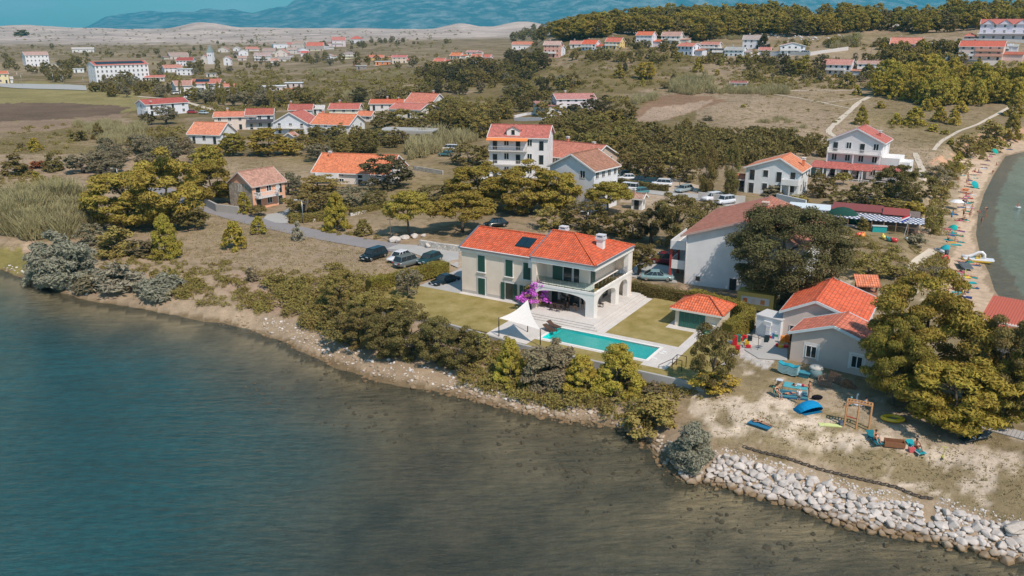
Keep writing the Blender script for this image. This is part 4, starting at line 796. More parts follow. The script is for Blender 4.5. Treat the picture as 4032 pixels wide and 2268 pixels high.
H('A1',1255,1655,1090,1010,960,-30,.8,kind='gx',wall=(.80,.76,.68),roofc=(.66,.21,.16),floors=1,label='cream house with long pinkish-red roof in front of the tallest cluster house',chim=(),side='r',sidecols=2)
H('A1',1975,2040,1075,1045,1012,-20,.8,kind='gx',wall=(.74,.72,.7),roofc=(.70,.28,.18),floors=1,label='tiny hut with orange roof alone in the scrub',chim=(),cols=1,sidecols=1,name='hut',cat='hut')
H('A1',300,400,1340,1250,1215,-30,1,kind='gy',wall=(.66,.66,.66),roofc=(.62,.3,.22),floors=1,label='grey-white gable end showing behind the round pine',chim=(),cols=0,sidecols=0,winstyle='glass')
# unfinished concrete building with arches
p=T('A1',1460,1320);cb=empty('concrete_shell',(p[0]-3,p[1]+1,p[2]),R(-12),'unfinished grey concrete building with open arches and flat roof','building')
b=MB();b.box(-8,9.2,0,8,3.4,3.75);b.build('flat_roof','concrete',cb);b=MB();b.box(-8,0,.3,7.5,-1,3.4)
for x0,x1 in((1.0,2.6),(3.4,6.0),(6.6,9.0)):arch_wall(b,x0,x1,0,3.4,1.6,2.9,lambda b,p,q,zp,zq,zt:b.hexa([(p,0,zp),(q,0,zq),(q,.3,zq),(p,.3,zp),(p,0,zt),(q,0,zt),(q,.3,zt),(p,.3,zt)]),10)
for x0,x1 in((0,1.0),(2.6,3.4),(6.0,6.6),(9.0,9.2)):b.box(x0,x1,0,.3,-1,3.4)
b.box(0,9.2,7.2,7.5,-1,3.4);b.build('wall','plaster',cb,(.40,.37,.34))
# big houses left
H('A0',880,1335,760,622,592,22,.36,kind='gx',wall=(.84,.84,.86),roofc=(.60,.17,.13),floors=4,cols=12,sidecols=3,side='l',label='long white four-storey hotel with dark solar panels on its roof',name='hotel',cat='hotel',chim=(),panels=(.05,.95,.25,.85),over=.3)
H('A0',248,430,612,525,500,10,.8,kind='gx',wall=(.82,.80,.82),roofc=(.62,.40,.34),floors=3,label='tall white stepped house alone at the far left beyond the field',chim=())
H('A0',-60,65,770,695,678,8,.7,kind='gx',wall=(.80,.68,.42),roofc=(.70,.22,.12),floors=2,label='yellow house with orange roof at the far left edge',chim=())
H('A0',60,112,765,730,715,8,.9,kind='gx',wall=WHITE,roofc=(.7,.66,.62),floors=1,label='small white annex right of the yellow house at the left edge',chim=(),cols=1)
H('A0',1305,1710,1060,965,928,24,.5,kind='gx',wall=(.78,.80,.86),roofc=(.52,.11,.09),floors=2,cols=4,sidecols=1,side='l',label='white house with straight dark red roof standing alone by the brown field',chim=((.12,-.02),),balcony=((1,-.08,.02,1.0,'balus',WHITE),))
H('A0',1605,1820,850,790,752,12,.8,kind='gx',wall=(.76,.74,.74),roofc=(.56,.30,.24),floors=2,label='grey-white house with faded brown roof left of the one with panels',chim=(),cols=2)
H('A0',1800,2040,880,778,742,-8,.7,kind='gx',wall=(.82,.80,.82),roofc=(.60,.20,.15),floors=3,label='white four-level house with red roof and dark panels left of centre',chim=((.9,.5),),panels=(.1,.6,.3,.9),balcony=((1,0,.4,1.2,'solid',WHITE),(2,0,.4,1.2,'solid',WHITE)))
H('A0',2035,2185,845,800,778,-8,.7,kind='gx',wall=(.80,.78,.78),roofc=(.68,.26,.18),floors=1,label='low white house with orange roof right of the four-level house',chim=((.3,.5),))
H('A1',95,290,848,800,796,6,.6,kind='flat',roofc=(.78,.78,.78),wall=(.68,.60,.62),floors=1,label='low flat-roofed house with white slab roof and open porch',chim=(),winstyle='dark')
H('A1',295,450,812,768,760,-8,.6,kind='flat',roofc=(.74,.80,.84),wall=(.66,.54,.50),floors=1,label='flat-roofed house with pale blue rooftop behind the low white slab roof',chim=(),winstyle='dark')
H('A1',275,365,880,855,835,-15,.8,kind='gx',wall=(.4,.3,.26),roofc=(.70,.18,.11),floors=1,label='small red-roofed shelter in front of the two flat-roofed houses',name='hut',cat='hut',chim=(),cols=1,sidecols=1)
H('A0',1508,1665,665,628,605,10,.8,kind='gx',wall=(.82,.82,.84),roofc=(.66,.28,.21),floors=2,label='white house with faded orange roof left of the village church',chim=())
H('A0',1640,1795,605,562,538,-14,.9,kind='gx',wall=(.80,.80,.84),roofc=(.46,.09,.07),floors=2,label='white house with deep red roof just left of the church tower',chim=())
H('A0',1640,1780,692,645,610,-14,.9,kind='flat',wall=(.82,.82,.85),roofc=(.8,.8,.82),floors=2,label='boxy white house stepping down below the deep red roof',chim=())
H('A0',1355,1510,750,715,700,-4,.8,kind='gx',wall=(.68,.62,.56),roofc=(.66,.22,.16),floors=1,label='low grey house with red lean-to right of the hotel',chim=())
H('A0',690,850,482,455,443,-4,.4,kind='gx',wall=(.74,.72,.70),roofc=(.68,.62,.58),floors=1,cols=5,label='long low pale farm building in the far fields',name='farm_building',cat='farm building',chim=())
H('A0',440,550,612,592,588,0,.4,kind='flat',wall=(.66,.60,.54),roofc=None,floors=1,cols=3,label='low flat grey shed beside the tall far-left house',name='shed',cat='shed',chim=())
H('A0',1905,1985,708,684,682,0,.5,kind='flat',wall=(.60,.57,.52),roofc=None,floors=1,cols=2,label='plain grey roofless block in the olive scrub below the church',name='shed',cat='shed',chim=())
H('A0',690,765,668,638,634,0,.5,kind='flat',wall=(.76,.80,.80),roofc=(.75,.78,.8),floors=1,cols=2,label='white site cabin left of the hotel',name='cabin',cat='cabin',chim=())
# church
p=T('A0',1935,590);m_=mpp(p)*KK['A0'][2];ch=empty('church',(p[0],p[1],p[2]),R(-6),'white village church tower with slender grey-green spire','church');tw=44*m_;th_=95*m_;
b=MB();b.box(-tw/2,tw/2,0,tw,-1,th_);b.build('tower','plaster',ch,(.80,.80,.84));b=MB();q=[(-tw/2-.2,-.2),(tw/2+.2,-.2),(tw/2+.2,tw+.2),(-tw/2-.2,tw+.2)]
for i in range(4):b.poly([(*q[i],th_),(*q[(i+1)%4],th_),(0,tw/2,th_+62*m_)])
b.build('spire','paint',ch,(.25,.31,.30))
for X in(-tw*.2,tw*.2):win(ch,X,0,th_*.68,'f',tw*.16,th_*.12,'dark')
b=MB();b.box(-tw*1.9,-tw/2,tw*.2,tw*3.2,-1,th_*.5);b.prof([(-tw*1.9,th_*.5),(-tw/2,th_*.5),(-tw*1.2,th_*.78)],tw*.2,tw*3.2,'y');b.build('nave','plaster',ch,(.72,.66,.60));roof_gable(ch,-tw*1.9,-tw/2,tw*.2,tw*3.2,th_*.5,th_*.3,'y',(.60,.24,.18),.3)
# village houses: crop A1 boxes (left,right,ground,eave,ridge,rot,kind,wall,roof,label)
V=[('A0',1560,1725,545,515,490,10,'gx',(.62,.54,.48),(.50,.36,.30),'old stone house with faded brown roof left of the church'),('A0',2015,2110,482,458,438,-15,'gy',(.70,.64,.58),(.60,.26,.22),'house with pink-red roof just right of the spire'),('A0',2150,2215,470,450,433,-15,'gy',(.78,.76,.78),(.58,.50,.46),'white gabled house second to the right of the spire'),('A0',2190,2280,515,478,462,12,'gy',(.80,.80,.84),(.50,.42,.38),'white gable-end house below the village trees'),('A0',2270,2375,470,452,434,-12,'gx',(.70,.64,.62),(.62,.26,.20),'red-roofed house in the upper village row'),('A0',2350,2500,560,515,490,-14,'gx',(.78,.74,.74),(.52,.40,.38),'wide pale house with greyish roof at the village edge'),('A0',2065,2135,602,545,520,-18,'gy',(.80,.80,.84),(.64,.26,.20),'narrow white house right of the church among trees'),('A0',2195,2265,556,535,518,0,'gx',(.66,.58,.54),(.52,.34,.28),'small brown-roofed house right of the narrow white one'),('A1',0,45,470,455,435,0,'gx',(.74,.7,.68),(.64,.22,.18),'little red-roofed house at the near end of the village'),('A1',40,165,560,520,488,-14,'gx',(.76,.72,.74),(.54,.38,.36),'pale house with mauve-grey roof at the lower village edge'),('A1',90,200,498,470,448,-8,'gx',(.68,.58,.52),(.48,.34,.30),'old brown-roofed house in the village middle'),('A1',175,305,445,412,405,8,'flat',(.78,.80,.84),(.74,.76,.80),'flat-roofed bluish white house at the top of the village'),('A1',200,325,530,490,455,-15,'gy',(.80,.70,.64),(.68,.32,.24),'peach gabled house in front of the mauve roofs'),('A1',160,230,598,560,535,-6,'gx',(.80,.76,.72),(.66,.36,.28),'small white house lowest on the slope below the village'),('A1',225,330,565,548,530,6,'gx',(.70,.66,.64),(.40,.36,.34),'long low grey-roofed house at the village foot'),('A1',310,400,500,462,436,-6,'gx',(.66,.60,.56),(.50,.40,.36),'grey-brown house between the peach and blue-white gables'),('A1',395,500,490,462,445,14,'gy',(.78,.80,.86),(.46,.44,.46),'blue-white gabled house in the village middle right'),('A1',435,512,520,490,472,-16,'gx',(.80,.76,.78),(.68,.16,.14),'white house with bright red roof at the village right side'),('A1',365,465,440,405,385,-8,'gx',(.60,.54,.50),(.46,.34,.28),'old stone house with brown roof high in the village'),('A1',305,370,430,410,395,0,'gx',(.66,.58,.54),(.60,.22,.18),'small red-roofed house high in the village beside the trees'),('A1',490,648,455,425,395,-10,'gx',(.76,.72,.72),(.68,.18,.12),'white house with vivid orange-red roof at the village right end'),('A1',485,640,470,450,428,4,'gx',(.60,.54,.44),(.36,.30,.27),'long house with dull brown roof under the vivid orange one'),('A1',600,695,455,440,428,-10,'gx',(.78,.78,.82),(.52,.50,.50),'low pale house with grey roof at the far village right'),('A1',720,840,430,375,340,4,'gx',(.72,.62,.64),(.62,.22,.18),'three-storey pinkish house on the slope right of the village'),('A1',890,1005,395,362,336,-18,'hip',(.76,.74,.78),(.68,.16,.11),'house with hipped red roof standing highest right of the village'),('A1',665,740,540,520,500,-18,'gy',(.80,.80,.84),(.60,.34,.30),'small white cottage alone below the three-storey pink house'),('A1',808,950,538,500,480,0,'hip',(.82,.76,.52),(.40,.32,.30),'pale yellow house with grey hipped roof and wide balcony'),('A1',1050,1200,552,532,513,-6,'gx',(.80,.52,.20),(.74,.24,.14),'long orange-yellow house among the mid trees'),('A1',1120,1255,598,570,560,-4,'flat',(.74,.28,.12),(.70,.70,.74),'flat-roofed orange house with white roof edge'),('A1',1275,1415,582,530,513,-8,'gx',(.80,.66,.54),(.64,.20,.18),'two-storey peach house with red roof right of the flat orange one'),('A1',920,975,602,585,570,0,'hip',(.4,.2,.15),(.62,.22,.16),'tiny pavilion with red pyramid roof'),('A1',945,1035,640,608,598,0,'flat',(.30,.26,.24),(.60,.58,.56),'low dark shed with pale flat roof below the pavilion'),('A1',1655,1780,595,572,536,-30,'gx',(.84,.74,.52),(.74,.22,.15),'yellow house with orange-red roof left of the hill houses'),('A1',1805,1940,540,522,488,-34,'gx',(.80,.76,.74),(.80,.25,.10),'white house with bright orange roof at the foot of the hill'),('A1',1955,2070,505,490,474,-20,'gx',(.78,.74,.74),(.60,.32,.28),'white house with faded roof behind the pink pair'),('A1',1998,2115,580,525,495,-25,'gx',(.76,.64,.68),(.70,.24,.15),'pink house with orange roof, left one of the pair below the hill'),('A1',2090,2200,555,530,500,-28,'gx',(.74,.62,.66),(.68,.20,.14),'pink house with red roof, right one of the pair below the hill'),('A2',40,245,458,412,388,-10,'gx',(.78,.74,.74),(.72,.26,.16),'long white house with orange roof at the left foot of the pine hill'),('A2',330,500,530,420,388,-16,'gx',(.76,.40,.32),(.62,.42,.36),'salmon house with grey-brown roof on the hillside'),('A2',388,525,520,450,418,-28,'gx',(.76,.78,.84),(.38,.20,.16),'white house with dark brown gable right of the salmon house'),('A2',575,695,440,408,382,-8,'gx',(.72,.72,.70),(.66,.30,.24),'house with faded roof and green net screen on the hillside'),('A2',680,850,462,408,370,-28,'gx',(.80,.80,.86),(.78,.15,.07),'white hillside house with vivid orange-red roof'),('A2',898,1070,455,388,336,-24,'gx',(.84,.62,.26),(.70,.18,.12),'tall yellow hillside house with orange-red roofs'),('A2',1180,1360,430,332,302,-22,'gx',(.80,.80,.86),(.76,.19,.09),'tall white hillside house with orange-red roof against the pines'),('A2',1415,1605,410,336,302,-14,'gx',(.72,.68,.66),(.56,.34,.28),'grey hillside house with wide brown roof against the pines'),('A2',1585,1655,392,340,335,0,'flat',(.46,.40,.34),(.42,.38,.34),'unfinished concrete block right of the brown-roofed hillside house'),('A2',1560,1760,515,432,406,-34,'gx',(.80,.80,.88),(.70,.24,.17),'white house with orange-pink roof lower on the hillside'),('A2',1772,1960,475,415,394,-16,'gx',(.80,.76,.76),(.62,.26,.20),'white balconied house with flat-looking red roof on the hillside'),('A2',1880,2000,510,455,448,-4,'flat',(.36,.30,.26),(.26,.24,.24),'dark open-fronted flat building in front of the balconied house'),('A2',2000,2190,520,465,440,-18,'gx',(.74,.80,.84),(.48,.48,.46),'pale blue-white house with grey roof on the hillside'),('A2',2165,2330,450,370,336,-10,'gx',(.76,.76,.80),(.50,.42,.38),'two-storey white house with grey-brown roof behind a dark tree'),('A2',2315,2410,500,468,447,0,'gx',(.64,.56,.54),(.62,.24,.20),'small tan garage with red roof on the hillside road'),('A3',328,535,505,430,404,3,'gy',(.80,.82,.86),(.58,.28,.26),'white villa with arched upper loggia beside the hillside road'),('A3',725,980,695,605,563,-10,'gx',(.72,.70,.74),(.64,.30,.24),'house with long red roof and arched upper gallery above the scrub'),('A3',1045,1275,680,598,574,2,'gx',(.76,.78,.82),(.56,.34,.28),'low pale house with flat brown roof right of the arched gallery'),('A3',1360,1600,470,412,364,-4,'gx',(.72,.42,.40),(.74,.28,.20),'pink house with red roof and small dormer in the pines at right'),('A3',1585,1722,470,425,378,-12,'gx',(.78,.68,.60),(.46,.40,.40),'cream house with grey roof joined to the pink one'),('A3',2010,2330,558,450,408,-4,'gx',(.78,.62,.56),(.70,.15,.09),'large salmon and cream house with red roofs at the far right'),('A3',2325,2440,475,430,415,-4,'gx',(.74,.76,.80),(.6,.62,.66),'small white building right of the salmon house'),('A3',2210,2540,372,250,214,0,'gx',(.74,.70,.78),(.64,.18,.14),'large pale mansion with red roof and three gables at the top right'),('A3',2030,2110,372,345,320,-8,'hip',(.5,.3,.26),(.68,.20,.14),'small red pyramid-roofed summer house left of the mansion'),('A3',1855,1915,552,522,512,-8,'flat',(.66,.70,.72),(.22,.28,.30),'pale garden cabin with dark roof left of the salmon house'),('A2',395,800,1030,915,866,12,'gx',(.78,.70,.72),(.62,.27,.24),'white house with pink-red roof and full-width balcony in the middle scrub'),('A2',2050,2190,812,795,783,-2,'gx',(.7,.7,.7),(.40,.14,.12),'low hut with dark red and black roof beyond the reeds'),]
for K,xl,xr,yb,ye,yt,rot,kind,wall,roofc,lab in V:
 wpx=(xr-xl);fl=1 if(yb-ye)<38*(1 if wpx<200 else 1.3)else(2 if(yb-ye)<95 else 3)
 bal=None
 if any(s in lab for s in('balcon','tall','gallery','villa','salmon','hillside house'))and fl>1:bal=((1,0,.8,1.0,'solid',WHITE),)
 small='pavilion' in lab or 'cabin' in lab or 'shed' in lab or 'garage' in lab or 'hut' in lab or 'summer house' in lab
 hh_=H(K,xl,xr,yb,ye,yt,rot,.75,kind=kind,wall=wall,roofc=roofc,floors=fl,label=lab,cols=max(1,min(5,int(wpx/42))),winstyle=rnd.choice(['glass','glass','shut','dark']),shut=rnd.choice([(.25,.14,.07),(.10,.16,.12),(.5,.5,.5)]),sidecols=1 if wpx<150 else 2,side=('r' if rot<0 else 'l'),chim=()if(small or wpx<120 or kind=='flat')else((.3,.55),),balcony=bal,name='hut' if small else 'house',cat='hut' if small else 'house',over=.35)
 w_,h_,d_=hh_['_whd'];r1=rnd.random()
 if not small and wpx>70 and 'three gables' not in lab:
  sx=1 if rot<0 else-1;aw=w_*rnd.uniform(.3,.5);x0=w_+.02 if sx>0 else-aw-.02;ah=max(2.3,h_*rnd.choice([.45,.55]));y0=d_*rnd.uniform(.0,.3)
  if r1<.55:b=MB();b.box(x0,x0+aw,y0,d_*.9,-1.5,ah);b.build('annex_wall','plaster',hh_,tuple(c*rnd.uniform(.85,1)for c in wall));b=MB();slab4(b,[(x0-.1*(sx<0),y0-.4,ah),(x0+aw+.2*(sx>0),y0-.4,ah),(x0+aw+.2*(sx>0),d_*.9+.2,ah+1.0),(x0-.1*(sx<0),d_*.9+.2,ah+1.0)],.14);b.build('annex_roof','roof_tile',hh_,tuple(c*rnd.uniform(.7,1)for c in roofc),uv=True)
  if r1>.35:b=MB();b.box(-1,w_+1,-rnd.uniform(2,4),-.02,-1.6,-.25);b.build('terrace','plaster',hh_,(.58,.55,.52))
 if 'three gables' in lab:
  for q in(.16,.5,.84):b=MB();b.prof([(w_*(q-.13),h_-.3),(w_*(q+.13),h_-.3),(w_*q,h_+1.9)],-.6,2.5,'y');b.build('gable','plaster',hh_,wall);b=MB();slab4(b,[(w_*(q-.16),-.9,h_-.4),(w_*q,-.9,h_+2.15),(w_*q,3.5,h_+2.15),(w_*(q-.16),3.5,h_-.4)],.12);slab4(b,[(w_*q,-.9,h_+2.15),(w_*(q+.16),-.9,h_-.4),(w_*(q+.16),3.5,h_-.4),(w_*q,3.5,h_+2.15)],.12);b.build('gable_roof','roof_tile',hh_,roofc,uv=True)
  b=MB();b.box(-1,w_+1.5,-2.5,0,h_*.38,h_*.42);bo=b.build('balcony','plaster',hh_,wall);balustrade(bo,(-.9,-2.4,h_*.42),(w_+1.4,-2.4,h_*.42))
 if 'large salmon' in lab:
  for fl in(1,2):b=MB();b.box(w_*.38,w_*1.0,-1.4,0,h_*fl/3-.1,h_*fl/3+1.0);b.build('balcony','plaster',hh_,(.72,.36,.26))
# ============================================================ VEGETATION
def unit(v):return v/(np.linalg.norm(v,axis=1,keepdims=True)+1e-9)
def leaves(P,Nn,s,rs,asp=1.6,vert=0.0):
 n=len(P);r=unit(rs.normal(size=(n,3)));t=unit(np.cross(Nn,r));
 if vert:t=unit(t*(1-vert)+np.array([0,0,1.])*vert)
 b=unit(np.cross(Nn,t));a=(s*rs.uniform(.6,1.3,n))[:,None]
 V=np.stack([P-t*a*asp/2,P+b*a/2,P+t*a*asp/2,P-b*a/2],1).reshape(-1,3)
 return V,np.arange(n*4).reshape(n,4)
def crown_pts(kind,n,rs):
    # puff centres on the crown shape, leaves around every puff
 M_={'pine':95,'cone':80,'umbrella':75,'broad':80,'olive':60,'column':60,'bush':45,'tamarisk':80,'leafy':230}[kind]
 d=unit(rs.normal(size=(M_*3,3)));sh=.55+.45*rs.rand(M_*3)**.4
 if kind in('pine','broad','olive','leafy'):
  z0,z1={'pine':(.10,1.),'broad':(.02,1.),'olive':(.24,1.),'leafy':(.08,1.)}[kind]
  lob=1+(.22 if kind!='leafy' else.09)*np.sin(d[:,0]*5+rs.rand()*6)*np.cos(d[:,1]*4+d[:,2]*5+rs.rand()*6)
  c=d*(sh*lob)[:,None];c=c*np.array([.45,.45,(z1-z0)/2])+np.array([0,0,(z0+z1)/2]);
  if kind=='pine':c[:,:2]*=(1.12-.35*np.clip(c[:,2:3],0,1))*(1-.35*np.clip(.35-c[:,2:3],0,1))
  c=c[:M_];pr=.085 if kind!='leafy' else.065
 elif kind=='bush' or kind=='tamarisk':
  c=d*sh[:,None];c[:,2]=np.abs(c[:,2]);lob=1+.25*np.sin(d[:,0]*4+rs.rand()*6);c=(c*lob[:,None]*np.array([.44,.44,.86])+np.array([0,0,.04]))[:M_];pr=.12
 elif kind=='cone':
  z=rs.rand(M_)**1.15*.92+.04;a=rs.rand(M_)*6.283;r=.46*(1-z)**.75*(.55+.45*rs.rand(M_)**.5)+.02;c=np.stack([r*np.cos(a),r*np.sin(a),z],1);pr=.075
 elif kind=='umbrella':
  c=d*sh[:,None];c[:,2]=np.abs(c[:,2])*1.0-.15;c=(c*np.array([.46,.46,.46])+np.array([0,0,.50]))[:M_];pr=.085
 elif kind=='column':
  z=rs.rand(M_)*.93+.04;a=rs.rand(M_)*6.283;r=.38*np.sin(np.pi*np.clip(z*.92+.08,0,1))**.6*(.5+.5*rs.rand(M_));c=np.stack([r*np.cos(a),r*np.sin(a),z],1);pr=.11
 M_=len(c);k=rs.randint(0,M_,n);rad=pr*(.7+.7*rs.rand(M_));o=unit(rs.normal(size=(n,3)));o[:,2]=np.where(rs.rand(n)<.6,np.abs(o[:,2]),o[:,2]);rr=rs.rand(n)**.45
 flat=.75 if kind in('pine','umbrella','broad')else 1.
 P=c[k]+o*(rad[k]*rr)[:,None]*np.array([1.15,1.15,flat]);Nn=unit(o*1.0+rs.normal(size=(n,3))*.55)
 P[:,2]=np.maximum(P[:,2],.005);return P,Nn,c
def trunk_mb(kind,rs,seg=6):
 b=MB();top={'pine':.75,'cone':.9,'umbrella':.75,'broad':.6,'olive':.65,'column':.85,'bush':.5,'tamarisk':.5,'leafy':.7}[kind];r0={'pine':.022,'cone':.02,'umbrella':.022,'leafy':.03,'olive':.05,'broad':.028,'column':.02,'bush':.03,'tamarisk':.03}[kind]
 pts=[(0,0,-.05)];x=y=0
 for i in range(1,5):x+=rs.uniform(-.03,.03);y+=rs.uniform(-.03,.03);pts.append((x,y,top*i/4))
 b.tube(pts,[r0*1.3,r0,r0*.8,r0*.55,r0*.2],seg)
 for i in range(7 if kind not in('cone','column')else 2):
  a=rs.uniform(0,6.28);j=rs.randint(1,4);p=pts[j];L_=rs.uniform(.15,.33);q=(p[0]+L_*math.cos(a),p[1]+L_*math.sin(a),p[2]+rs.uniform(.1,.25))
  m=tuple((p[k]+q[k])/2+(.02 if k==2 else 0)for k in range(3));b.tube([p,m,q],[r0*.5,r0*.35,r0*.12],5)
 return b
PROTO={}
def proto(kind,lod,v):
 key=(kind,lod,v)
 if key in PROTO:return PROTO[key]
 rs=np.random.RandomState(hash((kind,lod))%1000+v*17 if False else(sum(map(ord,kind))*31+lod*7+v*101)%100000)
 n,s={3:(62000,.0108),2:(19000,.0195),1:(3200,.038),0:(800,.074)}[lod]
 if kind in('bush','tamarisk'):s*=1.35
 if kind=='leafy':n,s=int(n*1.6),s*1.05
 asp={'tamarisk':3.2,'pine':2.8,'cone':2.8,'umbrella':2.6,'leafy':1.3,'broad':1.8,'olive':2.0}.get(kind,1.7)
 P,Nn,c=crown_pts(kind,n,rs);V,F=leaves(P,Nn,s,rs,asp,.35 if kind in('tamarisk','column')else(.25 if kind in('cone',)else 0))
 cm_=npmesh(kind+'_crown',V,F,'foliage');tm=trunk_mb(kind,rs,7 if lod>1 else 5).mesh(kind+'_trunk','bark')
    # single-mesh version for trees too small to show parts
 tb=trunk_mb(kind,rs,3)if lod==0 else None
 if tb:
  tv=np.array(tb.v);tf=[f for f in tb.f if len(f)==4];V2=np.concatenate([V,tv]);F2=np.concatenate([F,np.array(tf)+len(V)]);sm_=npmesh(kind+'_tree',V2,F2,['foliage','bark'],[0]*len(F)+[1]*len(tf))
 else:sm_=None
 PROTO[key]=(cm_,tm,sm_);return PROTO[key]
FC={'yellow':(.38,.285,.055),'olive':(.30,.222,.05),'dark':(.105,.085,.042),'oak':(.195,.148,.055),'grey':(.23,.19,.12),'blue':(.30,.27,.20),'leafy':(.17,.14,.062),'moss':(.26,.20,.065),'brown':(.15,.11,.06),'rust':(.30,.09,.045)}
KN={'pine':'pine_tree','cone':'young_pine','umbrella':'umbrella_pine','broad':'broadleaf_tree','olive':'olive_tree','column':'cypress_tree','bush':'bush','tamarisk':'tamarisk_bush','leafy':'leafy_tree'}
CN={'pine':'pine','cone':'young pine','umbrella':'umbrella pine','broad':'tree','olive':'olive tree','column':'columnar tree','bush':'bush','tamarisk':'tamarisk','leafy':'tree'}
CW={'yellow':'yellow-green','olive':'olive-green','dark':'dark green','oak':'deep olive','grey':'grey-green','blue':'silvery grey','leafy':'dark mottled','moss':'mossy green','brown':'brownish','rust':'rust-red'}
TREES=[]
def plant(kind,p,wd,ht,col,label=None,parts=True,lod=None,group=None):
 r=math.hypot(p[0],p[1]);pxh=ht/mpp(p)*.254
 if lod is None:lod=3 if pxh>75 else 2 if pxh>32 else 1 if pxh>12 else 0
 if pxh<14:parts=False;lod=0
 v=rnd.randrange(2 if lod>1 else 4);c=FC[col];j=rnd.uniform(.85,1.15);c=(c[0]*j*rnd.uniform(.93,1.07),c[1]*j,c[2]*j)
 cm_,tm,sm_=proto(kind,0 if not parts else max(lod,1),v);rz=rnd.uniform(0,6.28);sc_=(wd*1.06,wd*1.06,ht)
 if parts:
  t=empty(KN[kind],tuple(p),rz);link('trunk',tm,t,scale=sc_);cc=link('crown',cm_,t,c,scale=sc_)
 else:
  t=link(KN[kind],sm_,None,c,loc=tuple(p),rz=rz,scale=sc_)
 t['category']=CN[kind].split()[-1]if kind in('cone','umbrella')else CN[kind]
 if kind=='column':t['category']='tree'
 TREES.append((t,kind,col,ht,tuple(p),label,group));return t
def PT(kind,K,x,yb,yt,wpx,col,label=None,**k):
 p=T(K,x,yb);m=mpp(p);s=KK[K][2];wd=wpx*s*m;dep=math.asin(min(.9,(CAMH-p[2])/(m*FPX)))
 tot=(yb-yt)*s*m;back=wd*.42*math.sin(dep);ht=max(tot*.35,(tot-back*.9)/math.cos(dep));az=math.atan2(p[0],p[1])
 q=np.array([p[0]+wd*.36*math.sin(az),p[1]+wd*.36*math.cos(az)]);z=hz(q[0],q[1])
 return plant(kind,(q[0],q[1],z-.05),wd,ht,col,label,**k)
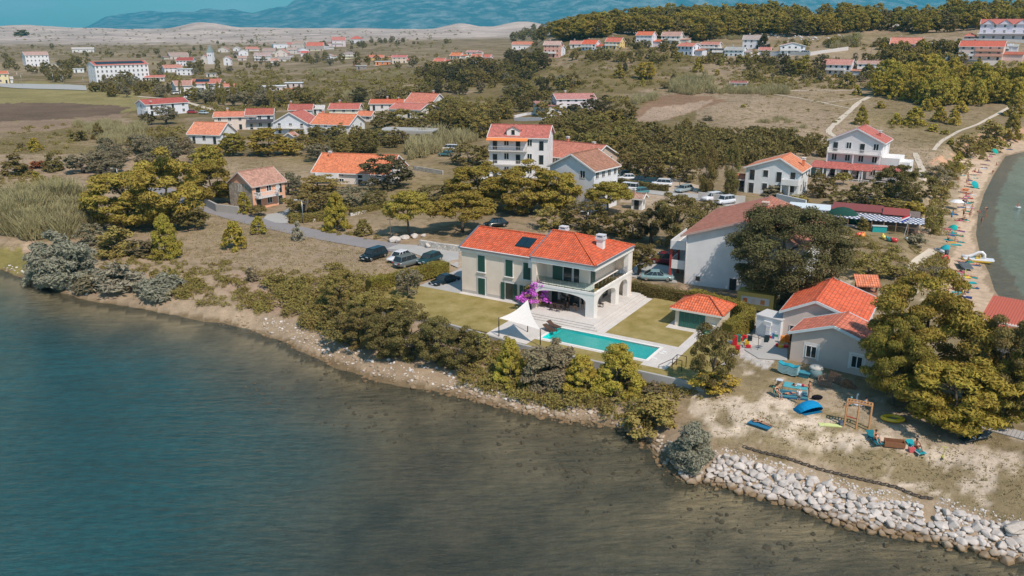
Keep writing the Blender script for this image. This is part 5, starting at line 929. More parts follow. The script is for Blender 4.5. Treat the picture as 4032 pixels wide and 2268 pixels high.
near=[('pine','B0',1180,840,290,640,'olive','big olive-green pine, left half of the pair above the silvery shore shrubs'),('pine','B0',1560,850,185,640,'olive','tallest round pine of the pair left of the lane beside the stone-and-peach house'),('pine','B0',1740,830,590,330,'oak','lower dark pine leaning out at the right foot of the big pine pair'),('pine','B0',1960,590,180,440,'olive','pine with bare leaning trunks directly left of the peach house'),('pine','B0',1930,330,50,280,'olive','round pine crown above the lane, upper left of the peach house'),('cone','B0',1540,1085,690,290,'yellow','slim young pine standing in front of the big pine pair'),('cone','B0',2165,1005,745,250,'yellow','single young pine in the dry meadow below the lane'),('cone','B0',2385,855,690,170,'yellow','smaller young pine at the lane edge below the peach house'),('cone','B0',2255,665,470,160,'yellow','young pine against the stone gable of the peach house'),('umbrella','B0',2380,690,575,150,'oak','clipped dark little tree by the peach house gate'),('bush','B0',1080,1060,820,360,'moss','round fig-like bush below the big pine pair'),('bush','B0',1330,1070,920,260,'brown','brownish bush between the fig-like bush and the slim young pine'),('bush','B0',840,960,780,240,'grey','grey-brown bush at the right end of the giant reeds'),('bush','B0',160,315,150,240,'oak','dark round bush at the far left above the giant reeds'),('bush','B0',365,245,175,130,'rust','rust-red bush beside the end of the lane'),('bush','B0',490,275,125,160,'oak','dark bush right of the rust-red one'),('bush','B0',340,325,268,60,'yellow','tiny yellow bush under the rust-red one'),('olive','B0',765,300,130,280,'grey','low spreading olive tree casting a round shadow at the lane end'),('olive','B0',990,330,180,260,'grey','olive tree just left of the big pines beside the lane'),('tamarisk','B0',620,1375,950,500,'blue','largest silvery shrub hanging over the water at the left shore'),('tamarisk','B0',400,1330,1100,230,'blue','smaller silvery shrub at the left end of the shore thicket'),('tamarisk','B0',1110,1425,1200,380,'blue','silvery shrub, second along the shore from the left'),('tamarisk','B0',1480,1460,1265,340,'blue','low silvery shrub, third along the shore from the left'),('tamarisk','B0',830,1390,1240,260,'grey','grey shrub filling the gap between the two largest silvery shrubs'),('bush','B0',2320,1290,1170,130,'grey','small round grey bush by the bare earth slope'),('cone','B1',765,830,465,270,'yellow','tall young pine beside the lane opposite the lamp post'),('cone','B1',1010,870,715,200,'moss','small feathery pine in the verge by the tall young one'),('bush','B1',410,915,745,130,'blue','thin silvery bush growing at the lane edge under the lamp post'),('umbrella','B1',1430,905,405,450,'olive','umbrella pine with straight trunk by the white boulders'),('umbrella','B1',1925,880,430,600,'olive','broad umbrella pine right behind the stone wall of the parking yard'),('pine','B1',2050,640,190,560,'olive','large pine, left crown of the big group behind the villa'),('pine','B2',150,690,215,620,'olive','large pine, middle crown of the big group behind the villa'),('pine','B2',430,690,250,470,'olive','large pine, right crown of the big group touching the tall white house'),('umbrella','B2',920,705,330,420,'olive','small umbrella pine in front of the white garden hut'),('broad','B1',1225,455,130,490,'dark','dark dense round tree covering the cream house with orange roof'),('broad','B1',600,480,310,420,'moss','light olive tree below the white parapet of the cream house'),('olive','B1',500,700,450,400,'oak','bushy olive above the hedge behind the lamp post'),('broad','B1',920,610,405,300,'grey','grey rounded tree below the dark dense one'),('broad','B1',1130,620,430,230,'oak','tree between the grey rounded tree and the umbrella pine'),('broad','B1',1650,590,395,340,'oak','glossy tree filling the gap between the two umbrella pines'),('olive','B1',320,500,290,220,'grey','grey olive tree behind the peach house'),('olive','B1',600,190,25,260,'grey','silvery olive above the cream house, below the cluster'),('broad','B1',1970,225,15,350,'oak','round tree in front of the parked car left of the three-storey house'),('bush','B1',2130,140,40,130,'oak','small tree at the corner of the three-storey house patio'),('olive','B2',250,240,110,300,'grey','olive tree in front of the tan house'),('column','B2',1815,480,20,200,'oak','left one of two tall columnar trees by the parking lane'),('column','B2',2050,500,50,175,'oak','right one of two tall columnar trees by the parking lane'),('broad','B2',1270,350,60,330,'oak','tree at the edge of the belt behind the parked cars, left'),('broad','B2',1480,330,90,330,'moss','tree at the edge of the belt behind the parked cars, right'),('broad','B2',1100,290,80,260,'oak','dark tree just right of the tan house'),('broad','B2',1640,380,150,200,'oak','tree between the belt and the columnar pair'),('broad','B2',700,860,540,460,'oak','thick tree directly behind the villa roof, left of the rear chimney'),('broad','B2',420,830,600,360,'moss','bushy tree behind the villa at the foot of the big pines'),('broad','B2',1130,920,630,330,'oak','tree right of the rear chimney behind the villa'),('olive','B2',1320,960,620,320,'dark','dark tree in the thicket between the villa and the apartment house'),('broad','B2',1560,1020,480,440,'oak','largest tree of the thicket left of the apartment house roof'),('broad','B2',1830,720,540,220,'oak','tree touching the top left edge of the apartment house roof'),('broad','B2',980,870,720,240,'moss','low tree in the thicket behind the front chimney'),('olive','B2',1215,1255,930,330,'oak','crooked tree over the paved yard beside the parked cars'),('leafy','O',1968,800,528,295,'leafy','huge dark leafy tree in front of the apartment house'),('pine','D3',1350,1290,480,560,'olive','pine leaning over the red roof, with bare trunk beside the play frame'),('pine','D3',1570,1230,105,980,'olive','biggest pine of the grove beside the beach house'),('pine','D3',2280,1420,545,700,'oak','pine at the right edge of the picture, in front of the ribbed red roof'),('pine','E3',1850,330,-340,820,'yellow','low yellowish pine at the front of the grove above the sunbathers'),('pine','E3',2350,250,-330,480,'olive','pine behind the front one at the far right of the grove'),('olive','C1',800,500,160,270,'grey','small olive tree with pale trunk on the villa lawn'),('cone','C1',1820,1385,890,370,'yellow','bushy yellow pine below the white shade sail'),('tamarisk','C1',2230,1420,955,520,'grey','grey-green weeping shrub between two yellow pines under the wall'),('bush','C1',2440,1310,1040,220,'moss','dark small shrub against the concrete wall'),('cone','C2',480,1470,1050,450,'yellow','yellow pine, left and shorter one below the pool'),('cone','C2',850,1480,935,560,'yellow','yellow pine, right and taller one rising in front of the pool'),('broad','C2',1800,1470,800,430,'oak','tall ragged shrub at the garden corner beside the crates'),('bush','C2',1830,1460,1230,420,'yellow','yellowish bush at the foot of the ragged corner shrub'),('bush','C2',1200,1480,1330,260,'brown','low brown bush under the end of the concrete wall'),('tamarisk','O',1735,1185,1090,118,'blue','silvery bush at the tip of the shore left of the white rocks'),('bush','O',1640,1100,1010,130,'moss','bush on the rocks left of the silvery tip bush'),('broad','C1',170,990,640,430,'oak','dark shrub at the left end of the shore thicket below the lawn'),('broad','C1',360,1030,560,420,'oak','shrub second from the left in the dark shore thicket'),('broad','C1',590,1120,640,440,'oak','shrub third from the left in the dark shore thicket'),('broad','C1',840,1140,560,520,'oak','tallest shrub in the middle of the dark shore thicket'),('broad','C1',1090,1190,660,420,'oak','shrub right of the tallest in the dark shore thicket'),('broad','C1',1300,1240,790,430,'oak','shrub at the right end of the dark shore thicket'),('broad','C1',1470,1130,800,300,'moss','light shrub under the lawn wall, right of the dark thicket'),('broad','C1',620,900,470,420,'moss','shrub at the upper edge of the thicket near the lawn corner'),('broad','C1',340,820,430,360,'moss','shrub on the slope left of the lawn corner'),('broad','C1',110,640,200,360,'moss','olive shrub on the meadow edge above the dark thicket'),('broad','C1',90,800,480,320,'oak','shrub on the slope at the left above the dark thicket'),('bush','C1',1540,1010,850,240,'grey','grey-mauve bush at the foot of the garden wall'),('broad','B3',690,520,290,260,'oak','bushy tree in front of the terrace of the three-level house'),('umbrella','B3',900,400,275,140,'moss','small round-headed tree against the white railing'),('broad','B3',1100,600,380,270,'oak','tree in the garden below the three-level house'),('broad','B3',1370,600,240,360,'oak','dark tree at the right end of the tiled terrace roof'),('broad','B3',1560,560,300,330,'oak','tree beside the path above the restaurant'),('broad','B3',880,600,450,260,'oak','tree just behind the white annex of the restaurant'),('broad','B3',1300,630,520,240,'moss','low round tree behind the restaurant roof'),('bush','B3',1570,680,560,200,'yellow','clipped yellow-green bush at the restaurant corner'),('bush','B3',260,510,410,210,'grey','grey bush in front of the pale house with green windows'),('bush','B3',500,560,490,200,'moss','low bush below the balcony of the pale house'),('broad','B3',1145,1285,1060,330,'moss','tree by the flat grey roof terrace'),('broad','B3',1420,1280,1150,260,'moss','round shrub above the red-tiled kiosk'),('broad','B3',1680,1335,1150,250,'grey','shrubby tree at the beach edge above the biggest pine'),('bush','B3',1085,815,710,110,'moss','bush in front of the shaded restaurant tables'),('bush','B3',1940,270,130,120,'yellow','bright yellow bush on the beach bank'),('broad','B3',2040,150,-40,230,'moss','big olive bush at the top of the beach bank'),('broad','B3',1860,340,200,150,'moss','bush on the beach bank below the bright yellow one'),('broad','B3',1760,400,240,200,'grey','greyish spiky shrub left of the beach bank'),('broad','B3',1790,550,430,140,'moss','shrub on the beach bank level with the white parasol'),('broad','B3',1720,850,620,150,'moss','tall reedy shrub between restaurant and beach'),('bush','B3',1550,960,850,180,'grey','grey bush with thin stems at the restaurant forecourt'),('cone','A3',2440,1310,1100,160,'olive','young pine at the very top of the beach bank'),('bush','A3',2240,1400,1180,260,'moss','large olive shrub beside the top end of the beach'),('cone','A3',1070,1155,1000,130,'yellow','round young pine alone beside the forked white track'),('cone','A3',1390,1150,1055,100,'yellow','left one of two small pines in the dark heath patch'),('cone','A3',1560,1160,1005,200,'yellow','broad young pine in the dark heath patch'),('cone','A3',1790,1130,1005,130,'yellow','young pine, left of the touching pair right of the heath patch'),('cone','A3',1920,1155,1035,120,'yellow','young pine, right of the touching pair right of the heath patch'),('bush','A3',1730,1215,1155,90,'yellow','small yellow bush between the track and the pine pair'),('bush','A3',1840,1240,1195,60,'yellow','tiny yellow bush near the lower white track'),('bush','A3',1890,1340,1280,60,'yellow','tiny yellow bush just under the lower white track'),('cone','A3',1660,1025,930,120,'yellow','small pine in front of the pine grove, left'),('cone','A3',1760,1010,940,100,'yellow','small pine in front of the pine grove, middle'),('cone','A3',1980,1040,950,130,'yellow','small pine in front of the pine grove, right'),('bush','A3',1250,1000,945,80,'yellow','small bush at the left foot of the grove by the track'),('cone','A3',2480,1080,920,160,'olive','pine at the right end of the lower white track'),('cone','A3',1030,880,795,80,'yellow','small pine above the bend of the white track'),('cone','A3',940,820,690,150,'moss','round pine below the house with the arched upper gallery'),('cone','A3',1130,720,610,140,'moss','round pine in front of the low pale house'),('broad','A3',500,705,560,210,'olive','rounded pine left of the dark spruce by the arched gallery'),('broad','A3',670,700,545,110,'dark','dark spruce touching the arched gallery house'),('broad','A3',400,700,600,100,'dark','dark tree at the left side of the rounded pine above the scrub'),('broad','A3',75,740,650,90,'oak','round oak alone in the scrub slope'),('cone','A2',1020,725,605,110,'olive','left round pine of the pair in the middle meadow'),('pine','A2',1270,740,590,200,'yellow','largest round pine in the middle meadow'),('column','A2',1075,670,585,60,'dark','dark narrow tree behind the left round pine'),('cone','A2',1745,670,548,95,'yellow','round pine below the white balconied hillside house'),('bush','A2',1925,690,635,45,'yellow','tiny pine right of the one below the balconied house'),('cone','A2',1240,795,725,45,'yellow','tiny pine just under the largest meadow pine'),('column','A2',1520,775,695,70,'dark','dark cypress shrub left of the tall reeds'),('broad','A2',1450,820,765,90,'oak','dark low bush at the left end of the reeds'),('broad','A2',760,1120,905,180,'dark','dark spruce beside the white house with full-width balcony'),('broad','A2',870,1140,930,220,'dark','dark tree second in the dark group right of the balcony house'),('broad','A2',1060,1190,955,260,'oak','broad dark tree at the right of the dark group'),('cone','A2',1020,1190,1020,160,'yellow','yellow pine standing out in front of the dark group'),('bush','A2',905,920,870,70,'dark','small dark tree in the meadow right of the balcony house'),('olive','A2',610,1040,965,120,'dark','flat-topped dark tree in front of the balcony house'),('cone','A2',1640,1215,1095,130,'moss','thin young pine in the grey meadow'),('bush','A2',1280,1195,1135,70,'oak','small dark bush at the edge of the tree belt'),('bush','A2',1285,1240,1190,55,'yellow','small yellow bush at the edge of the tree belt'),('bush','A2',1840,1115,1070,90,'grey','grey scrub bush in the grey meadow'),('bush','A2',2160,990,960,45,'yellow','tiny bright bush in the grey meadow'),('broad','A2',600,810,690,150,'oak','dark tree in the scrub above the balcony house, left'),('broad','A2',670,790,730,70,'oak','dark bush in the scrub above the balcony house, right'),('cone','A2',2350,450,330,110,'dark','dark tree beside the two-storey hillside house'),('cone','A0',325,1395,1290,120,'yellow','yellow pine bush alone in the left meadow'),('bush','A0',730,1300,1205,120,'oak','dark round bush at the left edge of the pale reeds'),('cone','A0',910,1285,1150,120,'oak','dark upright bush inside the pale reeds'),('bush','A0',1215,1345,1258,90,'oak','dark small bush at the right edge of the pale reeds'),('bush','A0',195,1368,1318,55,'oak','tiny dark bush left of the yellow pine bush'),('broad','A0',1365,1155,1050,130,'dark','dark tree in front of the lone white house by the brown field'),('olive','A0',1540,1150,1000,190,'grey','grey olive in front of the lone white house by the brown field'),('column','A0',1555,860,775,50,'dark','dark cypress left of the grey-white house with faded roof'),('broad','A0',1155,770,665,120,'oak','tree in front of the middle of the hotel'),('column','A0',970,800,705,60,'grey','slim tree at the left corner of the hotel'),('bush','A0',205,330,290,130,'oak','dark bush cluster on the bare pale hill at the left horizon'),('broad','A1',1200,1195,1030,230,'oak','left crown of the round-topped belt right of the middle cluster'),('broad','A1',1380,1200,1010,260,'moss','middle crown of the round-topped belt right of the middle cluster'),('broad','A1',1530,1210,1040,230,'oak','right crown of the round-topped belt right of the middle cluster'),('pine','A1',130,1449,1190,350,'olive','round pine in front of the left end of the middle cluster'),('pine','A1',330,1440,1280,240,'olive','smaller round pine beside the one below the middle cluster'),('pine','A0',2150,1449,1240,260,'olive','left lobe of the round pine row below the middle cluster'),('pine','A0',1940,1470,1350,230,'olive','low round pine at the left of the row below the middle cluster'),('cone','A1',2200,1120,1015,150,'yellow','yellow-green tree sticking out of the belt left of the orange-banded house'),('column','A1',455,1050,965,35,'dark','narrow cypress in front of the dark red roof'),('olive','A1',590,1449,1350,240,'grey','pale olive under the skylight house'),]
for row in near:PT(*row[:7],label=row[7])
# ------------------------------------------------------------ scattered trees
def scatter(K,poly,n,kinds,hr,wr_=(.8,1.2),mind=.6,avoid=True):
 s=KK[K][2];xs=[p[0]for p in poly];ys=[p[1]for p in poly];out=[];tries=0
 while len(out)<n and tries<n*12:
  tries+=1;x=rnd.uniform(min(xs),max(xs));y=rnd.uniform(min(ys),max(ys))
  if not polydist([(x,y)],poly)[1][0]:continue
  p=T(K,x,y);
  if p[1]>3100:continue
  kd,col,sz=rnd.choices(kinds,[k[3]if len(k)>3 else 1 for k in kinds])[0][:3];ht=rnd.uniform(*hr)*sz;wd=ht*rnd.uniform(*wr_)
  if kd=='column':wd=ht*.3
  if any((p[0]-q[0])**2+(p[1]-q[1])**2<((wd+q[2])/2*mind)**2 for q in out):continue
  if avoid and blocked(p[0],p[1],wd*.45):continue
  out.append((p[0],p[1],wd));plant(kd,(p[0],p[1],hz(p[0],p[1])-.1),wd,ht,col)
HOUSES=[o for o in bpy.data.objects if o.parent is None and o.get('_whd')]
HB=[]
for o in HOUSES:
 w_,h_,d_=o['_whd'];a=o.rotation_euler.z;HB.append((o.location.x,o.location.y,math.cos(a),math.sin(a),w_,d_,h_))
def blocked(x,y,m=1.0):
 for hx,hy,c,s,w_,d_,h_ in HB:
  dx,dy=x-hx,y-hy;lx,ly=dx*c+dy*s,-dx*s+dy*c
  if-m<lx<w_+m and-m*1.6-1.5<ly<d_+m:return True
 return False
B_,P_='broad','pine'
mixo=[(B_,'oak',1,3),(B_,'moss',.8,2),('olive','grey',.8,2),('bush','moss',.5,2),(B_,'dark',1,1)]
# pine hill
scatter('A2',[(20,400),(110,370),(280,385),(520,380),(900,350),(1180,330),(1700,390),(2100,340),(2300,330),(2571,290),(2571,170),(2200,150),(1500,120),(900,120),(600,150),(300,240),(80,330)],260,[(P_,'olive',1,5),(P_,'oak',.9,2),(P_,'yellow',.8,1)],(8.5,13.5),(.85,1.25),.46)
scatter('A3',[(0,330),(400,340),(900,330),(1100,290),(1300,320),(1500,320),(1750,320),(1950,300),(2180,280),(2571,300),(2571,120),(2000,150),(1400,200),(1100,180),(500,170),(0,160)],130,[(P_,'olive',1,5),(P_,'oak',.9,2)],(8.5,12),(.8,1.1),.55)
# pine grove by the bay
scatter('A3',[(1200,880),(1340,920),(1500,950),(1800,985),(2050,970),(2400,980),(2571,980),(2571,850),(2200,800),(1700,760),(1300,760)],70,[(P_,'yellow',1.1,4),('cone','yellow',.9,3)],(8,11.5),(.7,.95),.5,False)
# villages and middle scrub
scatter('A0',[(1450,560),(2571,500),(2571,620),(2200,680),(1300,760),(1300,640)],46,mixo,(4,7.5),(.8,1.2))
scatter('A1',[(0,560),(600,520),(1050,500),(1450,560),(1600,640),(1000,640),(500,600),(300,600)],40,mixo,(4,7.5))
scatter('A1',[(300,420),(1000,400),(1600,360),(1850,400),(1500,430),(900,460)],26,[(B_,'oak',1),('bush','oak',.6),(B_,'dark',1)],(5,9))
scatter('A0',[(780,900),(1500,900),(1450,780),(900,790)],30,[(B_,'grey',1),(B_,'oak',1),('olive','grey',.9)],(4.5,7))
scatter('A0',[(1640,940),(2571,1010),(2571,880),(2100,820),(1700,900)],34,[(B_,'grey',.9),(B_,'moss',1),('olive','grey',.9),('column','moss',1.3)],(4.5,7.5))
scatter('A1',[(0,900),(300,900),(900,940),(1500,850),(1500,660),(2100,640),(2400,640),(2400,780),(2000,880),(1500,900),(1000,960),(400,960),(0,1000)],85,mixo,(4,7))
scatter('A1',[(1480,640),(2200,620),(2560,640),(2571,780),(1900,790),(1500,780)],40,[(B_,'oak',1,3),(B_,'dark',1)],(5,8.5),(.9,1.3),.5)
scatter('A1',[(1700,1060),(2380,1060),(2200,1180),(2150,1300),(1750,1180),(1620,1200)],30,[(B_,'oak',1),(B_,'moss',1)],(6,8),(.9,1.2),.5)
scatter('A2',[(330,1130),(700,1130),(1100,1240),(1500,1300),(1550,1449),(900,1449),(430,1400)],42,[(B_,'moss',1),(B_,'oak',1)],(4.5,6.5),(1,1.3),.5)
scatter('A2',[(0,700),(450,740),(620,880),(450,960),(380,1080),(100,1060),(0,900)],34,mixo,(4,7),(.9,1.2))
scatter('A2',[(0,520),(350,540),(350,640),(200,700),(0,720)],22,[(B_,'dark',1),(B_,'oak',1)],(6,9))
scatter('A2',[(500,520),(1100,520),(1560,520),(1700,560),(2571,520),(2571,600),(1700,600),(1000,590),(500,560)],44,[(B_,'oak',.8),('bush','moss',.7),(B_,'dark',.8)],(4,7))
scatter('A2',[(80,430),(900,450),(1700,500),(1550,400),(1100,400),(600,430)],24,[(B_,'oak',.8),(B_,'dark',.9)],(4,6.5))
scatter('A3',[(0,560),(700,540),(1300,560),(1300,700),(1250,760),(600,760),(0,700)],46,[(B_,'oak',.8),('bush','moss',.6),('bush','grey',.6)],(3.5,6))
scatter('A3',[(1200,420),(1360,480),(1700,480),(1950,480),(1990,600),(1700,620),(1330,610)],34,[(B_,'oak',1),(B_,'moss',1),('cone','olive',1)],(5,8.5))
scatter('A3',[(300,420),(700,460),(1300,450),(1400,350),(1000,380),(500,400)],16,[('bush','moss',.8),(B_,'oak',.7)],(4,6))
scatter('B0',[(860,150),(1000,60),(1800,60),(1850,180),(1700,240),(1250,230),(1100,320),(900,300)],22,[('olive','grey',1,4),(B_,'grey',.9)],(3.5,5.2),(1,1.3),.6)
scatter('A0',[(1300,1320),(1700,1290),(1760,1380),(1500,1449),(1200,1449)],14,[(B_,'oak',.8),('olive','grey',.9)],(3.5,5))
scatter('A1',[(400,1290),(900,1260),(1400,1330),(1350,1380),(900,1449),(420,1400)],26,[(B_,'moss',.9),(B_,'oak',1)],(3.5,5.5),(1,1.3),.5)
scatter('A0',[(0,520),(60,500),(240,600),(600,560),(850,600),(850,760),(450,760),(200,660),(0,640)],34,[(B_,'oak',1),(B_,'grey',.9)],(5,8))
scatter('A0',[(0,430),(380,410),(900,480),(1500,500),(1900,420),(1900,380),(2571,400),(2571,440),(1500,540),(700,520)],22,[(B_,'oak',.9),('bush','oak',.6)],(5,8))
# ------------------------------------------------------------ uncountable growth: merged low scrub, reeds, hedges
def merged(name,pts,kind,n_leaf,s,col,label,vert=0,asp=1.8):
 V=[];F=[];base=0;rs=np.random.RandomState(len(pts)+5);var=[]
 for i in range(5):P,Nn,c=crown_pts(kind,n_leaf,rs);var.append((P,Nn))
 for(x,y,z,w_,h_)in pts:
  P,Nn=var[rs.randint(5)];a=rs.rand()*6.28;c,s_=math.cos(a),math.sin(a);q=np.stack([(P[:,0]*c-P[:,1]*s_)*w_+x,(P[:,0]*s_+P[:,1]*c)*w_+y,P[:,2]*h_+z],1)
  nn=np.stack([Nn[:,0]*c-Nn[:,1]*s_,Nn[:,0]*s_+Nn[:,1]*c,Nn[:,2]],1)
  v,f=leaves(q,nn,s*(w_+h_)/2,rs,asp,vert);V.append(v);F.append(f+base);base+=len(v)
 if not V:return
 o=link(name,npmesh(name,np.concatenate(V),np.concatenate(F),'foliage'),None,FC[col]if isinstance(col,str)else col);tag(o,label,name.replace('_',' '),kind='stuff');return o
def fill(K,poly,n,w_,h_,near_ok=True):
 xs=[p[0]for p in poly];ys=[p[1]for p in poly];out=[]
 X=np.random.RandomState(n).uniform(min(xs),max(xs),n*3);Y=np.random.RandomState(n+1).uniform(min(ys),max(ys),n*3);ok=polydist(np.stack([X,Y],1),poly)[1]
 for x,y in list(zip(X[ok],Y[ok]))[:n]:
  p=T(K,x,y)
  if blocked(p[0],p[1],.8):continue
  k=rnd.uniform(.6,1.3);out.append((p[0],p[1],p[2]-.05,w_*k,h_*k*rnd.uniform(.8,1.2)))
 return out
# dark dense thicket band right of the belt
merged('thicket',fill('A2',[(1560,1240),(1800,1250),(2571,1280),(2571,1449),(1500,1449)],110,4.2,3.4)+fill('B2',[(950,60),(1100,-10),(2571,-10),(2571,120),(2450,230),(1700,250),(1100,200)],120,4.2,3.6)+fill('A3',[(0,1270),(450,1300),(690,1350),(740,1449),(0,1449)],60,4.2,3.2),'broad',420,.085,'oak','wide dark band of impenetrable thicket behind the parked cars')
sc1=[]
for K,poly,n,w_,h_ in(('A0',[(0,1180),(650,1120),(700,1300),(600,1449),(0,1449)],50,2.0,.8),('A0',[(1300,1200),(1700,1180),(1700,1300),(1300,1300)],40,2.4,1.2),('A1',[(0,640),(1500,640),(2400,620),(2400,800),(1400,880),(0,900)],520,3.4,1.7),('A1',[(0,940),(1700,900),(2400,900),(2400,1100),(1700,1080),(1000,1000),(0,1020)],300,3.0,1.5),('A0',[(850,640),(2571,640),(2571,860),(1500,900),(850,780)],420,3.6,1.9),('A0',[(1600,950),(2571,1000),(2571,1030),(1900,1060)],50,3,1.5),('A2',[(0,540),(1300,560),(2571,560),(2571,800),(1400,830),(600,860),(0,820)],420,2.6,1.2),('A3',[(0,560),(1300,620),(1200,820),(0,830)],420,2.6,1.3),('A2',[(400,900),(1100,900),(1100,1000),(800,900)],30,2.4,1.2),('A3',[(0,360),(1400,400),(2000,380),(1900,450),(1400,480),(0,470)],90,2.4,1.2),('A2',[(80,430),(1700,440),(2571,520),(1600,540),(300,520)],150,3,1.8),('A0',[(0,420),(2571,380),(2571,520),(0,560)],260,4,2.2),('A0',[(0,250),(2571,270),(2571,380),(0,390)],160,5,2),('A1',[(0,280),(2100,280),(1850,380),(0,380)],110,5,2),('A1',[(0,380),(1850,380),(2100,560),(0,600)],170,4,2),('A3',[(1350,420),(2571,560),(2571,620),(1300,640)],120,2.8,1.4),('A3',[(0,820),(1100,830),(1300,930),(1000,1150),(400,1250),(0,1250)],60,1.6,.5),('A3',[(1280,1110),(1600,1110),(1600,1190),(1290,1180)],26,1.8,.9)):sc1+=fill(K,poly,n,w_,h_)
merged('scrub',sc1,'bush',70,.16,'moss','low mottled scrub scattered over the plain and slopes')
sc2=[]
hi=[]
for K,poly,n,w_,h_ in(('O',[(330,690),(480,690),(600,700),(680,740),(700,800),(620,790),(520,765),(420,760)],55,1.9,.9),('O',[(670,700),(800,705),(850,760),(840,850),(760,820),(690,760)],70,2.4,1.5),('O',[(1130,960),(1290,1000),(1420,1030),(1560,1060),(1640,1090),(1640,1000),(1500,960),(1300,900),(1200,880)],110,1.9,1.0)):hi+=fill(K,poly,n,w_,h_)
merged('shore_bushes',hi,'bush',420,.075,'moss','dense olive and yellowish bushes covering the slope above the left shore')
for K,poly,n,w_,h_ in(('B0',[(860,980),(1700,1090),(2100,1120),(2100,1340),(1700,1449),(1300,1300),(900,1200)],90,1.6,.75),('C1',[(0,150),(560,330),(640,560),(300,620),(0,560)],60,2.2,1.3),('C1',[(1150,740),(1700,860),(2100,960),(2500,1060),(2200,1300),(1900,1443),(1350,1260),(1500,1000)],150,1.3,.55),('B0',[(1700,1090),(2571,1180),(2571,1449),(1900,1449)],34,1.1,.45),('B1',[(0,1180),(900,1200),(1000,1320),(400,1449),(0,1449)],30,1.4,.6),('B3',[(830,780),(1180,900),(1640,1000),(1480,1200),(900,1180),(800,900)],60,2.0,.7),('B3',[(1780,300),(1930,200),(2200,50),(2300,60),(2000,330),(1880,560),(1780,880),(1660,800)],90,2.2,1.3),('B3',[(1500,1150),(1850,1020),(1900,1300),(1500,1320)],60,1.8,1.0),('B0',[(0,290),(520,330),(700,420),(0,440)],60,1.8,.8),('C2',[(980,1330),(1700,1400),(1700,1480),(900,1480)],30,1.2,.6),('B1',[(500,790),(1260,880),(1240,930),(900,880),(500,800)],30,1.1,.5),('B1',[(330,560),(1180,560),(1170,640),(340,720)],36,2.0,1.5)):sc2+=fill(K,poly,n,w_,h_)
merged('undergrowth',sc2,'bush',230,.09,'moss','yellow-green undergrowth and low weeds along the shore slope and garden edges')
def reeds(name,spots,label,col,per=260):
 rs=np.random.RandomState(len(spots));V=[];F=[];base=0
 for(x,y,z,w_,h_)in spots:
  n=per;a=rs.rand(n)*6.283;r=np.sqrt(rs.rand(n))*w_/2;px_=x+r*np.cos(a);py_=y+r*np.sin(a);hh=h_*rs.uniform(.45,1.08,n)*(1-.4*(r/w_*2)**3)
  ln=rs.normal(size=(n,2))*.24*hh[:,None];t=rs.rand(n)*3.14;wx=np.cos(t)*h_*.016;wy=np.sin(t)*h_*.016;z0=z+hh*rs.uniform(0,.45,n);zz=z+hh
  P0=np.stack([px_-wx,py_-wy,z0],1);P1=np.stack([px_+wx,py_+wy,z0],1);P2=np.stack([px_+ln[:,0]+wx*.5,py_+ln[:,1]+wy*.5,zz],1);P3=np.stack([px_+ln[:,0]-wx*.5,py_+ln[:,1]-wy*.5,zz],1)
  V.append(np.stack([P0,P1,P2,P3],1).reshape(-1,3));F.append(np.arange(n*4).reshape(n,4)+base);base+=n*4
 o=link(name,npmesh(name,np.concatenate(V),np.concatenate(F),'foliage'),None,col);tag(o,label,'reeds',kind='stuff')
RC=(.37,.31,.17)
reeds('giant_reeds',fill('B0',[(-60,640),(100,620),(500,600),(800,640),(820,860),(700,900),(420,880),(0,860)],56,4.4,4.2),'tall thicket of giant reeds at the left above the garden plots',(.33,.28,.15),1500)
reeds('pale_reeds',fill('A0',[(700,1160),(1000,1130),(1320,1180),(1300,1330),(1000,1340),(800,1240)],90,3.6,2.6),'pale dry reed bed in the left meadow',RC)
reeds('pale_reeds',fill('A2',[(1500,780),(1700,740),(1870,760),(1890,860),(1700,880),(1500,850)],45,4,3.6)+fill('A2',[(1930,820),(2571,840),(2571,870),(1930,870)],50,3.2,2.6)+fill('A2',[(1130,940),(1380,880),(1360,920),(1150,970)],20,3,2.4)+fill('A3',[(130,840),(410,840),(400,875),(120,875)],18,3.2,2.6)+fill('A3',[(120,1090),(440,1100),(430,1140),(130,1130)],12,2.6,1.5)+fill('A3',[(380,1220),(620,1130),(600,1180),(250,1300)],16,2.4,1.4)+fill('A2',[(430,740),(520,730),(520,780),(430,780)],8,3,2.4),'pale reed clumps along the ploughed patch and meadow edge',RC)
reeds('pale_reeds',fill('A1',[(740,900),(1080,870),(1080,930),(760,930)],30,3.4,3.2)+fill('A1',[(520,680),(680,650),(650,710),(520,710)],16,4,3.2)+fill('A1',[(950,700),(1500,660),(1500,690),(960,740)],40,3,1.8)+fill('B1',[(1400,90),(1700,0),(1690,110),(1420,180)],16,3.4,3.8)+fill('A1',[(1450,1300),(2100,1260),(2000,1330),(1500,1400)],50,3.4,3.6)+fill('A3',[(760,440),(1050,330),(1040,430),(900,460)],34,3.4,3.2)+fill('A2',[(1900,360),(2170,330),(2170,370),(1900,380)],24,3,2.2),'pale reed clumps between the house cluster and the hill',RC)
